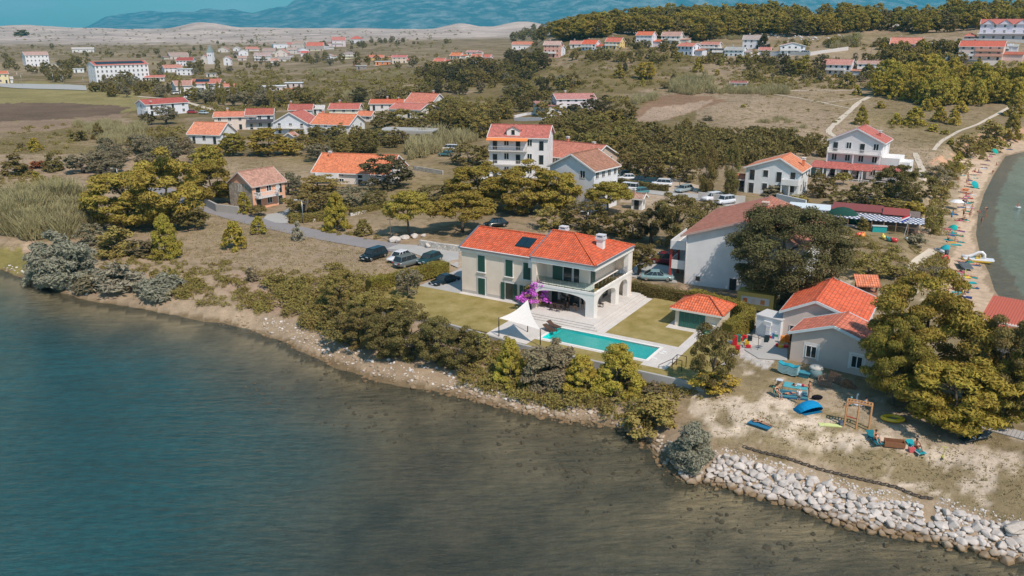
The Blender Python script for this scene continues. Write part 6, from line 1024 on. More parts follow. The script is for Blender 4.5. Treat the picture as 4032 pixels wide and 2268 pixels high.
def hedge(pts,w_,h_,z,label,col,dens=110,local=True,s=.10):
 rs=np.random.RandomState(int(len(label)));Ps=[];Ns=[];mb=MB()
 for i in range(len(pts)-1):
  a=np.array(toworld(*pts[i])if local else pts[i]);b_=np.array(toworld(*pts[i+1])if local else pts[i+1]);d=b_-a;L_=np.linalg.norm(d);d/=L_;nn=np.array([-d[1],d[0]]);n=int(L_*(w_+2*h_)*dens)
  t=rs.rand(n)*L_;q=rs.rand(n)*(w_+2*h_);side=np.where(q<h_,-1,np.where(q>h_+w_,1,0));off=np.where(side==0,q-h_-w_/2,side*w_/2);zz=np.where(side==0,h_,np.where(side<0,q,q-h_-w_))
  off=off+rs.normal(size=n)*.06;zz=zz+rs.normal(size=n)*.06+.12*np.sin(t*1.3)*(side==0);P=np.stack([a[0]+d[0]*t+nn[0]*off,a[1]+d[1]*t+nn[1]*off,z+zz],1)
  N_=np.stack([nn[0]*side,nn[1]*side,(side==0)*1.0],1)+rs.normal(size=(n,3))*.5;Ps.append(P);Ns.append(unit(N_))
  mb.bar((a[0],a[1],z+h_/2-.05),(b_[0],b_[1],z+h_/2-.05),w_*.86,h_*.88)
 V,F=leaves(np.concatenate(Ps),np.concatenate(Ns),s,rs,1.6);t_=empty('hedge',(0,0,0),0,label,'hedge')
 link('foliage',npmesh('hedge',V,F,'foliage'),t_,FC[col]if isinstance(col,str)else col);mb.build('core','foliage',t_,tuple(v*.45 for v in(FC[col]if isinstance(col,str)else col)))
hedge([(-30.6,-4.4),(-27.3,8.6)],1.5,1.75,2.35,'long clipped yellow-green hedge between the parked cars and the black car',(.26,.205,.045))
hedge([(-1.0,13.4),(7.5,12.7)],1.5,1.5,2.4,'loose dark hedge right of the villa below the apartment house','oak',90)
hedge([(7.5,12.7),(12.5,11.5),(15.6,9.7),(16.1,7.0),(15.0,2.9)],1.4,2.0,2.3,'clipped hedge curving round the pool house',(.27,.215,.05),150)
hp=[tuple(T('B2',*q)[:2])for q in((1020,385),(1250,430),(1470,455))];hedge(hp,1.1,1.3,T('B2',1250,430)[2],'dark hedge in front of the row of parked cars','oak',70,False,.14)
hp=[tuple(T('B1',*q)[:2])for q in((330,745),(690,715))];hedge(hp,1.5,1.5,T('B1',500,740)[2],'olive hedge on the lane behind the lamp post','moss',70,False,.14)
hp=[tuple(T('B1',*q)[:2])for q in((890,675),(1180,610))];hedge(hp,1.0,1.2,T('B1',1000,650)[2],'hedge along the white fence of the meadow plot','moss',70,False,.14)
# bougainvillea
p=toworld(-8.6,.55);bt=empty('bougainvillea',(p[0],p[1],GZ0),0,'bougainvillea covered in magenta flowers climbing beside the villa terrace','flowering shrub')
rs=np.random.RandomState(4);P,Nn,c=crown_pts('bush',1500,rs);V,F=leaves(P*np.array([3.3,2.4,2.8])+[.2,-.2,.5],Nn,.14,rs);link('leaves',npmesh('leaves',V,F,'foliage'),bt,FC['moss'])
P,Nn,c=crown_pts('bush',4200,np.random.RandomState(9));k=P[:,2]>.22;V,F=leaves((P*np.array([3.9,2.6,3.3])+[.3,-.5,.5])[k],Nn[k],.19,rs,1.1)
fm,nt,b=newmat('petals');b.inputs['Base Color'].default_value=(.62,.13,.62,1);b.inputs['Roughness'].default_value=.8;link('flowers',npmesh('flowers',V,F,'petals'),bt)
b=MB();[b.tube([(x,0,0),(x+.1,.1,.8),(x*.5,.1,1.8)],[.06,.05,.03],6)for x in(-.25,.1,.4)];b.build('stem','bark',bt)
# ============================================================ ROADS, PATHS
path('lane','B1',[(-1300,395),(-1020,340),(-870,440),(-700,505),(-450,600),(-130,690),(60,755),(350,800),(700,872),(1000,930),(1250,975),(1400,985)],4.6,.06,'asphalt')
def area(name,K,poly,lift,mat,color=None):
 P=[tuple(T(K,*p)[:2])for p in poly];n=len(P)//2;return patch(name,[(P[i],P[-1-i])for i in range(n)],lift,mat,2,color=color)
area('parking_yard','B1',[(1215,985),(1400,1000),(1560,1060),(1880,1160),(1885,1000),(1700,975),(1520,950),(1330,942)],.08,'concrete')
area('driveway','B1',[(90,705),(200,745),(310,748),(330,600),(260,650),(120,665)],.07,'concrete')
area('parking_lot','B2',[(1010,400),(1480,450),(1740,470),(1760,400),(1500,330),(1010,330)],.05,'plaster',(.50,.40,.30))
area('access_road','B2',[(1250,470),(1490,500),(1760,540),(2060,600),(2200,560),(1900,500),(1550,455),(1250,440)],.07,'concrete')
area('paved_yard','B2',[(1125,1240),(1300,1280),(1560,1300),(1500,1150),(1300,1100),(1140,1130)],.07,'concrete')
area('service_yard','D3',[(0,700),(130,780),(390,800),(400,560),(300,330),(20,330)],.07,'concrete')
area('tennis_court','A0',[(0,800),(310,820),(690,830),(800,835),(790,790),(600,780),(300,775),(0,770)],.25,'concrete')
PALE=(.62,.53,.42)
for pts,w_ in(([(1170,880),(1050,940),(980,1010),(900,1080),(800,1170),(752,1220),(800,1255),(910,1290)],1.9),([(2440,985),(2250,1090),(2080,1170),(1960,1210),(1900,1255),(1840,1275),(1780,1330),(1740,1385)],1.2),([(30,845),(400,885),(700,942),(970,1000)],.8),([(720,948),(900,925),(1080,903)],.7),([(0,850),(430,836),(830,832),(1200,820)],1.3)):
 path('dirt_path','A3',pts,w_,.08,'plaster',PALE,.15)
for pts,w_ in(([(1740,990),(1660,1050),(1550,1120),(1530,1200),(1565,1230)],1.5),([(1570,100),(1600,180),(1650,280),(1640,350)],1.4)):path('dirt_path','B3',pts,w_,.08,'plaster',PALE,.2)
for pts,w_ in(([(240,615),(290,650),(350,660)],3),([(1270,890),(1450,905),(1740,915)],3),([(1650,925),(1780,960),(1990,1020)],3)):path('country_road','A0',pts,w_,.15,'plaster',PALE)
# walls
def wall(K,pts,h,t,mat,col,label,name='wall',cat='wall'):
 b=MB();P=[T(K,*p)for p in pts]
 for i in range(len(P)-1):
  p,q=P[i],P[i+1];d=(q-p)[:2];d=d/(np.linalg.norm(d)+1e-9);n=np.array([-d[1],d[0]])*t/2
  c=[p[:2]-n,q[:2]-n,q[:2]+n,p[:2]+n];zz=[p[2],q[2],q[2],p[2]];b.hexa([(*c[k],zz[k]-1)for k in range(4)]+[(*c[k],zz[k]+h)for k in range(4)])
 return tag(b.build(name,mat,None,col),label,cat)
wall('B0',[(1850,560),(2000,640),(2200,665)],1.5,.4,'plaster',(.42,.40,.37),'grey garden wall along the lane left of the peach house gate')
wall('B1',[(1530,955),(1700,985),(1900,1010)],1.0,.6,'stone',(.62,.58,.52),'low pale stone wall between the parking yard and the umbrella pines')
wall('B1',[(1470,255),(1740,300)],1.0,.4,'stone',(.5,.47,.42),'stone garden wall behind the dark dense tree')
wall('B1',[(540,735),(690,715)],.6,.3,'plaster',(.7,.68,.64),'short white fence under the lane hedge','garden_fence','fence')
wall('B1',[(890,680),(1190,610)],.55,.3,'plaster',(.7,.68,.64),'long white low fence at the edge of the meadow plot','garden_fence','fence')
wall('A2',[(50,1085),(170,1060),(380,1040)],.9,.4,'plaster',(.74,.74,.78),'back part of the white wall around the garden of the house with full-width balcony')
wall('A2',[(60,1110),(310,1108),(540,1050)],1.1,.4,'plaster',(.74,.74,.78),'front part of the white wall around the garden of the house with full-width balcony')
wall('A2',[(2235,540),(2310,512),(2571,515)],1.6,.5,'plaster',(.76,.74,.74),'white retaining wall of the hillside road, left stretch')
wall('A3',[(250,505),(600,512),(950,462)],1.8,.5,'plaster',(.66,.62,.60),'pale retaining wall of the hillside road, right stretch')
wall('A3',[(1980,580),(2180,600),(2365,600)],2.0,.5,'plaster',(.68,.60,.56),'garden wall in front of the large salmon house')
wall('A3',[(1940,385),(2200,385),(2571,395)],1.6,.5,'plaster',(.62,.58,.56),'long wall below the mansion at the top right')
wall('B2',[(1750,530),(2010,560),(2180,570)],1.6,.3,'plaster',(.60,.56,.52),'pale yard wall behind the two white parked cars')
wall('B3',[(290,545),(560,610)],1.6,.3,'plaster',(.72,.72,.72),'white wall right of the apartment house roof')
# ============================================================ ROCKS
def rock_mesh(seed):
 import bmesh
 r=random.Random(seed);bm=bmesh.new();s=(r.uniform(.8,1.2),r.uniform(.7,1),r.uniform(.5,.8))
 for i in range(16):
  v=Vector((r.gauss(0,1),r.gauss(0,1),r.gauss(0,1))).normalized()*r.uniform(.42,.55);bm.verts.new((v.x*s[0],v.y*s[1],v.z*s[2]))
 ret=bmesh.ops.convex_hull(bm,input=bm.verts);bmesh.ops.delete(bm,geom=[g for g in ret['geom_interior']if isinstance(g,bmesh.types.BMVert)],context='VERTS')
 bmesh.ops.bevel(bm,geom=bm.edges[:],offset=.035,segments=1,affect='EDGES');me=bpy.data.meshes.new('boulder');bm.to_mesh(me);bm.free();me.materials.append(M['rock']);return me
RM=[rock_mesh(i)for i in range(10)]
def coast_pts(line,t0,t1,n,d0,d1,s0,s1,rs):
 L_=np.array(line);seg=np.linalg.norm(np.diff(L_,axis=0),axis=1);cum=np.concatenate([[0],np.cumsum(seg)]);out=[]
 for _ in range(n):
  t=rs.uniform(t0,t1)*cum[-1];i=min(np.searchsorted(cum,t)-1,len(seg)-1);i=max(i,0);f=(t-cum[i])/seg[i];p=L_[i]*(1-f)+L_[i+1]*f;d=(L_[i+1]-L_[i])/seg[i];nrm=np.array([-d[1],d[0]])
  o=rs.uniform(d0,d1);q=p+nrm*o;out.append((q[0],q[1],s0*(s1/s0)**(rs.rand()**2.6),t/cum[-1],o))
 return out
_lens=np.cumsum(np.linalg.norm(np.diff(np.array(left_coast),axis=0),axis=1));TT=lambda i:_lens[i-1]/_lens[-1]if i else 0
rs=np.random.RandomState(12);cand=[]
cand+=coast_pts(left_coast,TT(23),1.0,4200,-.5,3.0,.32,1.1,rs)
cand+=coast_pts(left_coast,TT(13),TT(22),420,-.5,1.9,.35,.8,rs)
cand.sort(key=lambda c:-c[2]);kept=[]
for c in cand:
 if all((c[0]-k[0])**2+(c[1]-k[1])**2>((c[2]+k[2])*.27)**2 for k in kept):kept.append(c)
brown=coast_pts(left_coast,TT(6),TT(21),520,-.7,2.2,.18,.8,rs)+coast_pts(left_coast,0,.001,1,0,1,.3,.4,rs)
whl=coast_pts(left_coast,TT(0),TT(3),110,-.1,1.6,.3,.75,rs);whm=coast_pts(left_coast,TT(7),TT(15),330,.6,3.4,.15,.6,rs)
STR=['beside the silvery bush at the shore tip','in the rock bank left of the chain','in the rock bank below the play frame','in the rock bank below the sunbathers','in the rock bank below the end of the chain','in the rock bank near the right picture edge']
cnt=0;rest=[];brown0=[]
for c in kept:
 if cnt<285 and c[3]>TT(22):
  k=rs.uniform(.85,1.1);colr=(.56*k,.505*k,.46*k)if c[4]>.1 else(.42*k,.34*k,.26*k);x,y,s=c[:3]
  o=link('boulder',RM[rs.randint(10)],None,colr,(x,y,hz(x,y)+s*.12),rs.uniform(0,6.28),(s,s,s*rs.uniform(.8,1.15)));cnt+=1
  st=STR[min(5,int((c[3]-TT(22))/(1-TT(22))*6))];lab=f"{'large' if s > 1.0 else 'medium' if s > .7 else 'small'} {'pale limestone' if c[4] > .1 else 'brownish'} boulder {st}";tag(o,lab,'boulder',lab+'s')
 elif c[3]>TT(22):rest.append((*c[:3],0))
 else:brown0.append((*c[:3],0))
def rocks(name,pts,col,label):
 VV,FF=[],[];base=0;hv=[]
 for m in RM[:5]:
  v=np.empty(len(m.vertices)*3);m.vertices.foreach_get('co',v);hv.append((v.reshape(-1,3),[tuple(p.vertices)for p in m.polygons]))
 for c in pts:
  v,f=hv[rs.randint(5)];a=rs.rand()*6.28;s=c[2];q=np.stack([(v[:,0]*math.cos(a)-v[:,1]*math.sin(a))*s+c[0],(v[:,0]*math.sin(a)+v[:,1]*math.cos(a))*s+c[1],v[:,2]*s+hz(c[0],c[1])+s*.06],1);VV+=[tuple(x)for x in q];FF+=[tuple(i+base for i in g)for g in f];base+=len(v)
 me=bpy.data.meshes.new(name);me.from_pydata(VV,[],FF);me.materials.append(M['rock']);tag(link(name,me,None,col),label,'rocks',kind='stuff')
rest+=[(c[0],c[1],c[2],0)for c in coast_pts(left_coast,TT(22),1.0,2600,-.9,4.3,.10,.34,rs)]
rocks('rubble',rest,(.58,.53,.48),'small pale rubble between the boulders of the rock bank')
rocks('shore_stones',brown+coast_pts(left_coast,TT(7),1,900,-2.2,2.5,.08,.25,rs),(.40,.31,.22),'brown stones strewn along the waterline')
rocks('shore_stones',brown0,(.52,.44,.36),'packed tan and whitish stones of the bank below the garden wall')
rocks('seabed_stones',coast_pts(left_coast,TT(9),1,900,-9,-.6,.15,.7,rs),(.24,.18,.10),'brown stones on the sea bed seen through the shallow water')
rocks('shore_stones',whl+whm,(.66,.61,.57),'whitish stones at the waterline')
hr=[]
for K,poly,n,s0,s1 in(('A2',[(840,120),(940,125),(960,160),(1050,130),(1170,150),(1150,180),(900,165)],50,2,5),('A3',[(280,150),(600,140),(620,170),(350,200)],40,1.5,4.5),('A3',[(800,130),(1000,115),(1280,130),(1420,220),(1560,230),(1560,270),(1300,250),(1150,180),(820,150)],120,2,6),('A2',[(2280,150),(2571,160),(2571,190),(2300,190)],30,2,4),('A3',[(0,320),(340,310),(700,350),(1040,300),(1030,340),(600,375),(200,350)],60,.8,2.4)):
 for q in fill(K,poly,n,1,1):hr.append((q[0],q[1],rs.uniform(s0,s1),0))
rocks('rock_outcrop',hr,(.56,.53,.51),'grey-white limestone outcrops on the crest of the pine hill')
wb_=[(*T('B1',x,y)[:2],s,0)for x,y,s in((1300,915,2.2),(1340,925,1.6),(1390,890,1.8),(1480,880,1.6),(1560,870,1.4),(1600,970,1.5))]
for i,c in enumerate(wb_):o=link('boulder',RM[i],None,(.60,.55,.50),(c[0],c[1],hz(c[0],c[1])+.3),i,(c[2],)*3);tag(o,'big pale stone block in the wall under the umbrella pines, '+['leftmost','second from the left','third from the left','fourth from the left','second from the right','rightmost'][i],'boulder','stone blocks under the umbrella pines')
p=T('E3',2510,1130);o=link('boulder',RM[3],None,(.52,.46,.40),(p[0],p[1],p[2]+.2),.4,(3.4,2.2,1.4));tag(o,'huge flat grey-brown slab of rock at the lower right corner','boulder')
# grass tufts over the near meadow
def tufts(name,K,poly,n,h_,col,label):
 sp=[]
 for q in fill(K,poly,n,1,1):sp.append((q[0],q[1],q[2],rnd.uniform(.3,.9),h_*rnd.uniform(.6,1.3)))
 rs_=np.random.RandomState(n);V=[]
 for x,y,z,w_,hh in sp:
  m=10;a=rs_.rand(m)*6.28;r=rs_.rand(m)*w_/2;px_=x+r*np.cos(a);py_=y+r*np.sin(a);t=rs_.rand(m)*3.1;wx,wy=np.cos(t)*.07,np.sin(t)*.07;l=rs_.normal(size=(m,2))*.12
  V.append(np.stack([np.stack([px_-wx,py_-wy,np.full(m,z)],1),np.stack([px_+wx,py_+wy,np.full(m,z)],1),np.stack([px_+l[:,0],py_+l[:,1],z+hh*rs_.uniform(.5,1,m)],1)],1).reshape(-1,3))
 V=np.concatenate(V);tag(link(name,npmesh(name,V,np.arange(len(V)).reshape(-1,3),'foliage'),None,col),label,'grass',kind='stuff')
tufts('dry_grass','O',[(420,520),(640,560),(980,640),(1000,700),(860,720),(640,690),(420,640),(300,560)],2600,.28,(.38,.30,.18),'dry grass tufts of the meadow below the lane')
tufts('dry_grass','O',[(1750,960),(1900,900),(2300,980),(2576,1100),(2576,1330),(2200,1200),(1800,1120)],1700,.13,(.31,.25,.14),'thin grass tufts on the trodden headland')
tufts('dry_grass','O',[(1700,170),(2200,240),(2450,300),(2300,460),(1950,350),(1550,330),(1500,240)],3800,.35,(.34,.275,.17),'dry grass tufts of the meadow right of the hill houses')
tufts('dry_grass','O',[(0,330),(330,310),(560,330),(700,420),(480,440),(200,400),(0,420)],2600,.32,(.35,.28,.16),'dry grass tufts of the left meadows')
# ============================================================ CARS
def car_parts(kind):
 L_,Wd,Hh={'suv':(4.7,1.92,1.68),'hatch':(4.2,1.76,1.42),'coupe':(4.6,1.84,1.36),'wagon':(4.7,1.82,1.47),'van':(4.6,1.85,1.9)}[kind];hb=Hh*.58;hl=L_/2;w_=Wd/2
 hood={'van':.9}.get(kind,.80)
 st=[(-hl,.84,.55,.60),(-hl+.08,.93,.35,hb*.92),(-hl+.5,1,.24,hb),(-.3,1,.22,hb),(hl-1.35,1,.22,hb*.99),(hl-.7,.99,.24,hb*hood*1.1),(hl-.2,.93,.28,hb*hood*.98),(hl,.80,.38,hb*.62)]
 b=MB();n=8;base=0
 for x,k,zb,zt in st:
  ww=w_*k;zm=(zb+zt)/2
  b.v+=[(x,-ww*.92,zb),(x,-ww,zb+.12),(x,-ww,zm+.1),(x,-ww*.90,zt),(x,ww*.90,zt),(x,ww,zm+.1),(x,ww,zb+.12),(x,ww*.92,zb)]
 for i in range(len(st)-1):
  for k in range(n):k2=(k+1)%n;b.f.append((i*n+k,i*n+k2,(i+1)*n+k2,(i+1)*n+k)[::-1]);b.m.append(0);b.sm.append(True)
 b.f+=[tuple(range(n)),tuple((len(st)-1)*n+k for k in reversed(range(n)))];b.m+=[0,0];b.sm+=[False,False]
 rb={'suv':(-hl+.25,-hl+.6,.75,hl-1.25),'wagon':(-hl+.3,-hl+.75,.6,hl-1.3),'hatch':(-hl+.3,-hl+.85,.45,hl-1.15),'coupe':(-hl+.55,-.85,.3,hl-1.35),'van':(-hl+.1,-hl+.2,.95,hl-.6)}[kind]
 g=MB();a0,a1,a2,a3=rb;zt=Hh;wg,wr=w_*.88,w_*.70
 g.hexa([(a0,-wg,hb-.02),(a3,-wg,hb-.06),(a3,wg,hb-.06),(a0,wg,hb-.02),(a1,-wr,zt-.05),(a2,-wr,zt-.05),(a2,wr,zt-.05),(a1,wr,zt-.05)])
 r_=MB();r_.hexa([(a1-.03,-wr-.02,zt-.06),(a2+.05,-wr-.02,zt-.06),(a2+.05,wr+.02,zt-.06),(a1-.03,wr+.02,zt-.06),(a1+.1,-wr+.1,zt),(a2-.1,-wr+.1,zt),(a2-.1,wr-.1,zt),(a1+.1,wr-.1,zt)])
 for s in(-1,1):
  for t in(0,.36,.68,1):
   p0=(a0+(a3-a0)*t,s*(wg+.005),hb-.03);p1=(a1+(a2-a1)*t,s*(wr+.01),zt-.05);r_.bar(p0,p1,.07,.03)
 wh=MB();wh.tube([(0,-.11,0),(0,.11,0)],.33,14);rim=MB();rim.tube([(0,-.125,0),(0,.125,0)],.20,10)
 li=MB();li.box(-.05,.03,-.18,.18,-.07,.07);pl_=MB();pl_.box(-.02,.02,-.26,.26,-.06,.06)
 return dict(body=b.mesh('car_body','gloss'),glass=g.mesh('car_glass','pane'),roof=r_.mesh('car_roof','gloss'),wheel=wh.mesh('tyre','paint'),rim=rim.mesh('rim','metal'),light=li.mesh('light','gloss'),plate=pl_.mesh('plate','paint'),d=(hl,w_,hb))
CARP={k:car_parts(k)for k in('suv','hatch','coupe','wagon','van')}
def car(K,x0,y0,x1,y1,kind,col,label,parts=True,group=None):
 p,q=T(K,x0,y0),T(K,x1,y1);c=(p+q)/2;rz=math.atan2(q[1]-p[1],q[0]-p[0]);P=CARP[kind];hl,w_,hb=P['d']
 t=empty('parked_car',(c[0],c[1],hz(c[0],c[1])+.09),rz,label,'van' if kind=='van' else 'car',group);link('body',P['body'],t,col);link('window_glass',P['glass'],t);link('roof',P['roof'],t,col)
 for sx in(-1,1):
  for sy in(-1,1):
   w=link('wheel',P['wheel'],t,(.02,.02,.02),(sx*(hl-.85),sy*(w_-.12),.33));
   if parts:link('rim',P['rim'],w,(.5,.5,.5))
 for sy in(-1,1):
  link('headlight',P['light'],t,(.75,.78,.8),(hl-.16,sy*(w_-.36),hb*.72))
  link('tail_light',P['light'],t,(.45,.02,.02),(-hl+.05,sy*(w_-.28),hb*.8))
 if parts:link('number_plate',P['plate'],t,(.8,.8,.8),(hl+.005,0,.45));link('number_plate',P['plate'],t,(.8,.8,.8),(-hl-.005,0,.62))
 return t
BLK=(.008,.016,.02);DKT=(.015,.05,.055);SIL=(.30,.36,.37);WHC=(.72,.73,.76)
car('B1',1195,1045,1010,1105,'suv',BLK,'black off-road car parked furthest left at the meadow edge');car('B1',1420,1060,1255,1120,'hatch',WHC,'white hatchback between the black and the grey cars')
car('B1',1325,1165,1510,1110,'suv',(.13,.155,.155),'grey off-road car seen from behind beside the clipped hedge');car('B1',1690,1080,1540,1140,'wagon',DKT,'dark estate car half hidden behind the clipped hedge')
car('C1',1245,285,1075,335,'coupe',BLK,'black coupe on the villa driveway between hedge and house wall')
G1='cars parked behind the tall white house'
car('B2',1080,315,1030,318,'hatch',DKT,'dark car closest to the tan house');car('B2',1130,350,1060,350,'hatch',WHC,'white car just behind the left end of the dark hedge',group=G1)
car('B2',1240,375,1150,372,'hatch',BLK,'darkest car in the row behind the dark hedge',group=G1);car('B2',1340,390,1250,385,'wagon',DKT,'teal-black estate car in the row behind the dark hedge',group=G1)
car('B2',1465,410,1365,405,'suv',WHC,'white car at the right end of the row behind the dark hedge',group=G1);car('B2',1655,450,1580,465,'wagon',SIL,'silver estate car standing alone on the pale gravel lot')
car('B2',1125,455,1075,450,'van',WHC,'white van beside the garden hut');car('B2',1230,480,1165,488,'wagon',(.08,.22,.23),'teal estate car parked on the drive by the garden hut')
car('B2',1930,530,1820,545,'suv',WHC,'white car with black roof glass, left of the two by the pale yard wall');car('B2',2050,560,1945,575,'suv',(.66,.68,.72),'white car with all-black roof, right of the two by the pale yard wall')
car('B2',1530,1130,1370,1110,'suv',(.16,.012,.02),'dark red car in the shade left of the apartment house');car('B2',1590,1075,1450,1060,'wagon',DKT,'dark teal car furthest back in the shade left of the apartment house')
car('B2',1255,1265,1480,1275,'coupe',(.22,.34,.35),'pale grey-blue car behind the loose dark hedge');car('B1',1815,130,1720,128,'hatch',(.05,.15,.16),'teal car under the round tree left of the three-storey house');car('B1',1835,85,1770,82,'van',WHC,'white van behind the teal car')
car('B1',2265,775,2190,780,'hatch',BLK,'black car in the deep shade behind the villa roof');car('A3',1710,545,1745,545,'hatch',(.5,.01,.02),'bright red car below the pink house in the pines',False);car('A3',545,498,578,500,'van',WHC,'white van beside the villa with arched loggia',False)
car('A0',1595,872,1650,868,'van',WHC,'white van beside the house with faded brown roof',False);car('A0',1740,902,1695,905,'suv',WHC,'pale car on the road below the four-level house',False);car('A0',1740,1045,1800,1045,'hatch',(.4,.03,.03),'red car right of the lone white house',False);car('A0',1850,1050,1900,1052,'hatch',(.5,.56,.6),'light blue car right of the red one',False)
# ============================================================ LAMPS AND POLES
def lamp(K,x,y0,y1,label,arm=-1,wood=False):
 p=T(K,x,y0);h_=zat(K,x,y1,p)-p[2];t=empty('street_lamp' if not wood else 'utility_pole',tuple(p),0,label,'street lamp' if not wood else 'pole','street lamps' if not wood else None)
 b=MB();b.tube([(0,0,-.2),(0,0,h_)],[.09,.055],8);b.build('pole','metal' if not wood else 'bark',t,(.5,.52,.53))
 if not wood:b=MB();b.bar((0,0,h_),(arm*1.1,0,h_+.12),.06);b.build('arm','metal',t,(.5,.52,.53));b=MB();b.box(arm*1.1-.3,arm*1.1+.3,-.12,.12,h_+.06,h_+.16);b.build('lamp_head','paint',t,(.6,.62,.62))
 else:b=MB();b.box(-.5,.5,-.04,.04,h_-.4,h_-.3);b.build('crossbar','bark',t)
lamp('B1',455,748,535,'street lamp at the lane opposite the peach house driveway');lamp('B0',1085,335,242,'street lamp behind the big pine pair near the lane end');lamp('B2',735,735,640,'street lamp sticking out of the trees behind the villa')
lamp('B1',1260,918,690,'thin pole in front of the first umbrella pine',wood=True);lamp('B2',1577,440,320,'pole at the edge of the gravel lot',wood=True);lamp('B2',2232,190,95,'pole in front of the wide dark thicket',wood=True);lamp('A3',1152,570,430,'wooden pole among the trees above the low pale house',wood=True)
for i,(x,y0,y1)in enumerate(((170,760,655),(207,790,680),(497,780,670),(570,780,715),(590,785,695),(773,795,705))):lamp('A0',x,y0,y1,['leftmost','second from the left','third from the left','fourth from the left','fifth from the left','rightmost'][i]+' floodlight mast of the pale sports ground',1 if i%2 else-1)
# ============================================================ GARDEN THINGS (villa coordinates)
def vg(x,y,z=0.0):a,b_=toworld(x,y);return(a,b_,GZ0+z)
SX,SY=toworld(0,0)
A_=Vector((-7.1,-9.7,2.15));B2_=Vector((-1.55,-10.1,1.95));pp=G('C1',2005,462,6.4);lx,ly=tolocal(pp[0],pp[1]);C_=Vector((lx,ly,3.9));
sa=empty('shade_sail',vg(0,0),VR,'white triangular shade sail stretched beside the pool','shade sail');b=MB();n=12
def sp_(i,j):
 a=i/n;c=j/n;q=A_*(1-a-c)+B2_*a+C_*c;w3=(1-a-c);cen=(A_+B2_+C_)/3;k=.55*(w3*a+a*c+w3*c)*1.0
 e=4*max(w3*a,a*c,w3*c)*(1-3*min(w3,a,c));q=q+(cen-q)*(.16*e);return(q.x,q.y,q.z-k*.9)
for i in range(n):
 for j in range(n-i):
  b.poly([sp_(i,j),sp_(i+1,j),sp_(i,j+1)],0,True)
  if i+j<n-1:b.poly([sp_(i+1,j),sp_(i+1,j+1),sp_(i,j+1)],0,True)
b.build('canvas','cloth',sa,(.80,.76,.71))
for i,(q,zb)in enumerate(((A_,-.6),(B2_,-.6),(C_,0))):b=MB();b.tube([(q.x,q.y,zb),(q.x,q.y,q.z+.1)],.06,8);b.build('pole','metal',sa,(.08,.06,.05))
def lounger(x,y,z,rz,col,frame,label,group=None,cush=None,name='sun_lounger'):
 t=empty(name,(x,y,z),rz,label,'sun lounger',group);b=MB();b.box(-.32,.32,-.95,.35,.28,.33);b.build('seat','cloth',t,col);b=MB();b.hexa([(-.32,.35,.28),(.32,.35,.28),(.32,.95,.62),(-.32,.95,.62),(-.32,.35,.33),(.32,.35,.33),(.32,.95,.67),(-.32,.95,.67)]);b.build('backrest','cloth',t,col)
 b=MB();[b.bar((s*.35,-.98,.3),(s*.35,.4,.3),.05)for s in(-1,1)];b.build('frame','paint',t,frame)
 for sx in(-.3,.3):
  for sy in(-.8,.5):b=MB();b.box(sx-.02,sx+.02,sy-.02,sy+.02,0,.28);b.build('leg','paint',t,frame)
 return t
x,y,z=vg(-2.9,-5.4);lounger(x,y,z,VR+R(70),(.09,.055,.04),(.07,.05,.04),'brown wicker lounger nearest the pool corner under the sail tip','brown loungers by the pool');x,y,z=vg(-3.1,-4.1);lounger(x,y,z,VR+R(70),(.10,.06,.045),(.07,.05,.04),'brown wicker lounger nearest the terrace steps','brown loungers by the pool')
x,y,z=vg(-5.2,.9,.45);t=empty('garden_table',(x,y,z),VR,'dark dining table under the left arch of the villa terrace','table');b=MB();b.box(-.9,.9,-.45,.45,.70,.75);b.build('table_top','wood',t,(.07,.045,.035));[MB().box(sx-.04,sx+.04,sy-.04,sy+.04,0,.7).build('leg','wood',t,(.06,.04,.03))for sx in(-.8,.8)for sy in(-.35,.35)]
def chair(x,y,z,rz,col,label,group,cat='chair'):
 t=empty('chair',(x,y,z),rz,label,cat,group);b=MB();b.box(-.24,.24,-.24,.24,.40,.45);b.build('seat','paint',t,col);b=MB();b.box(-.24,.24,.20,.25,.45,.92);b.build('backrest','paint',t,col)
 for sx in(-.21,.21):
  for sy in(-.21,.21):b=MB();b.box(sx-.02,sx+.02,sy-.02,sy+.02,0,.4);b.build('leg','paint',t,col)
for i,(dx,dy,rz)in enumerate(((-6.4,.9,90),(-5.6,.1,0+180),(-4.7,.1,180),(-4.0,.9,-90),(-5.6,1.6,0),(-4.8,1.6,0))):
 x,y,z=vg(dx,dy,.45);chair(x,y,z,VR+R(rz),(.06,.035,.028),'dark wicker chair '+['at the left head of','on the pool side, left, of','on the pool side, right, of','at the right head of','on the house side, left, of','on the house side, right, of'][i]+' the terrace table','wicker chairs of the terrace table')
for i,(dx,dy,rz)in enumerate(((-1.0,4.3,100),(-.9,8.4,80))):x,y,z=vg(dx,dy,.45);chair(x,y,z,VR+R(rz),(.03,.02,.02),['dark chair inside the wide side arch of the villa','dark chair inside the narrow rear arch of the villa'][i],'chairs in the side arches')
x,y,z=vg(13.0,-8.7);t=empty('stair_railing',(x,y,z),VR,'brown metal handrail cage over the garden stairs at the end of the pool paving','railing');b=MB()
for q in((0,0),(1.0,0),(0,1.3),(1.0,1.3)):b.bar((*q,-.3),(*q,1.15),.06)
b.build('upright','metal',t,(.10,.04,.035));b=MB();[b.bar(p,q,.05)for p,q in(((0,0,1.15),(1,0,1.15)),((0,1.3,1.15),(1,1.3,1.15)),((0,0,1.15),(0,1.3,1.15)),((0,0,1.15),(-1.3,-.3,.3)),((0,0,.5),(0,1.3,.5)),((-1.3,-.3,.3),(-1.3,-.3,-.2)))];b.build('handrail','metal',t,(.10,.04,.035))
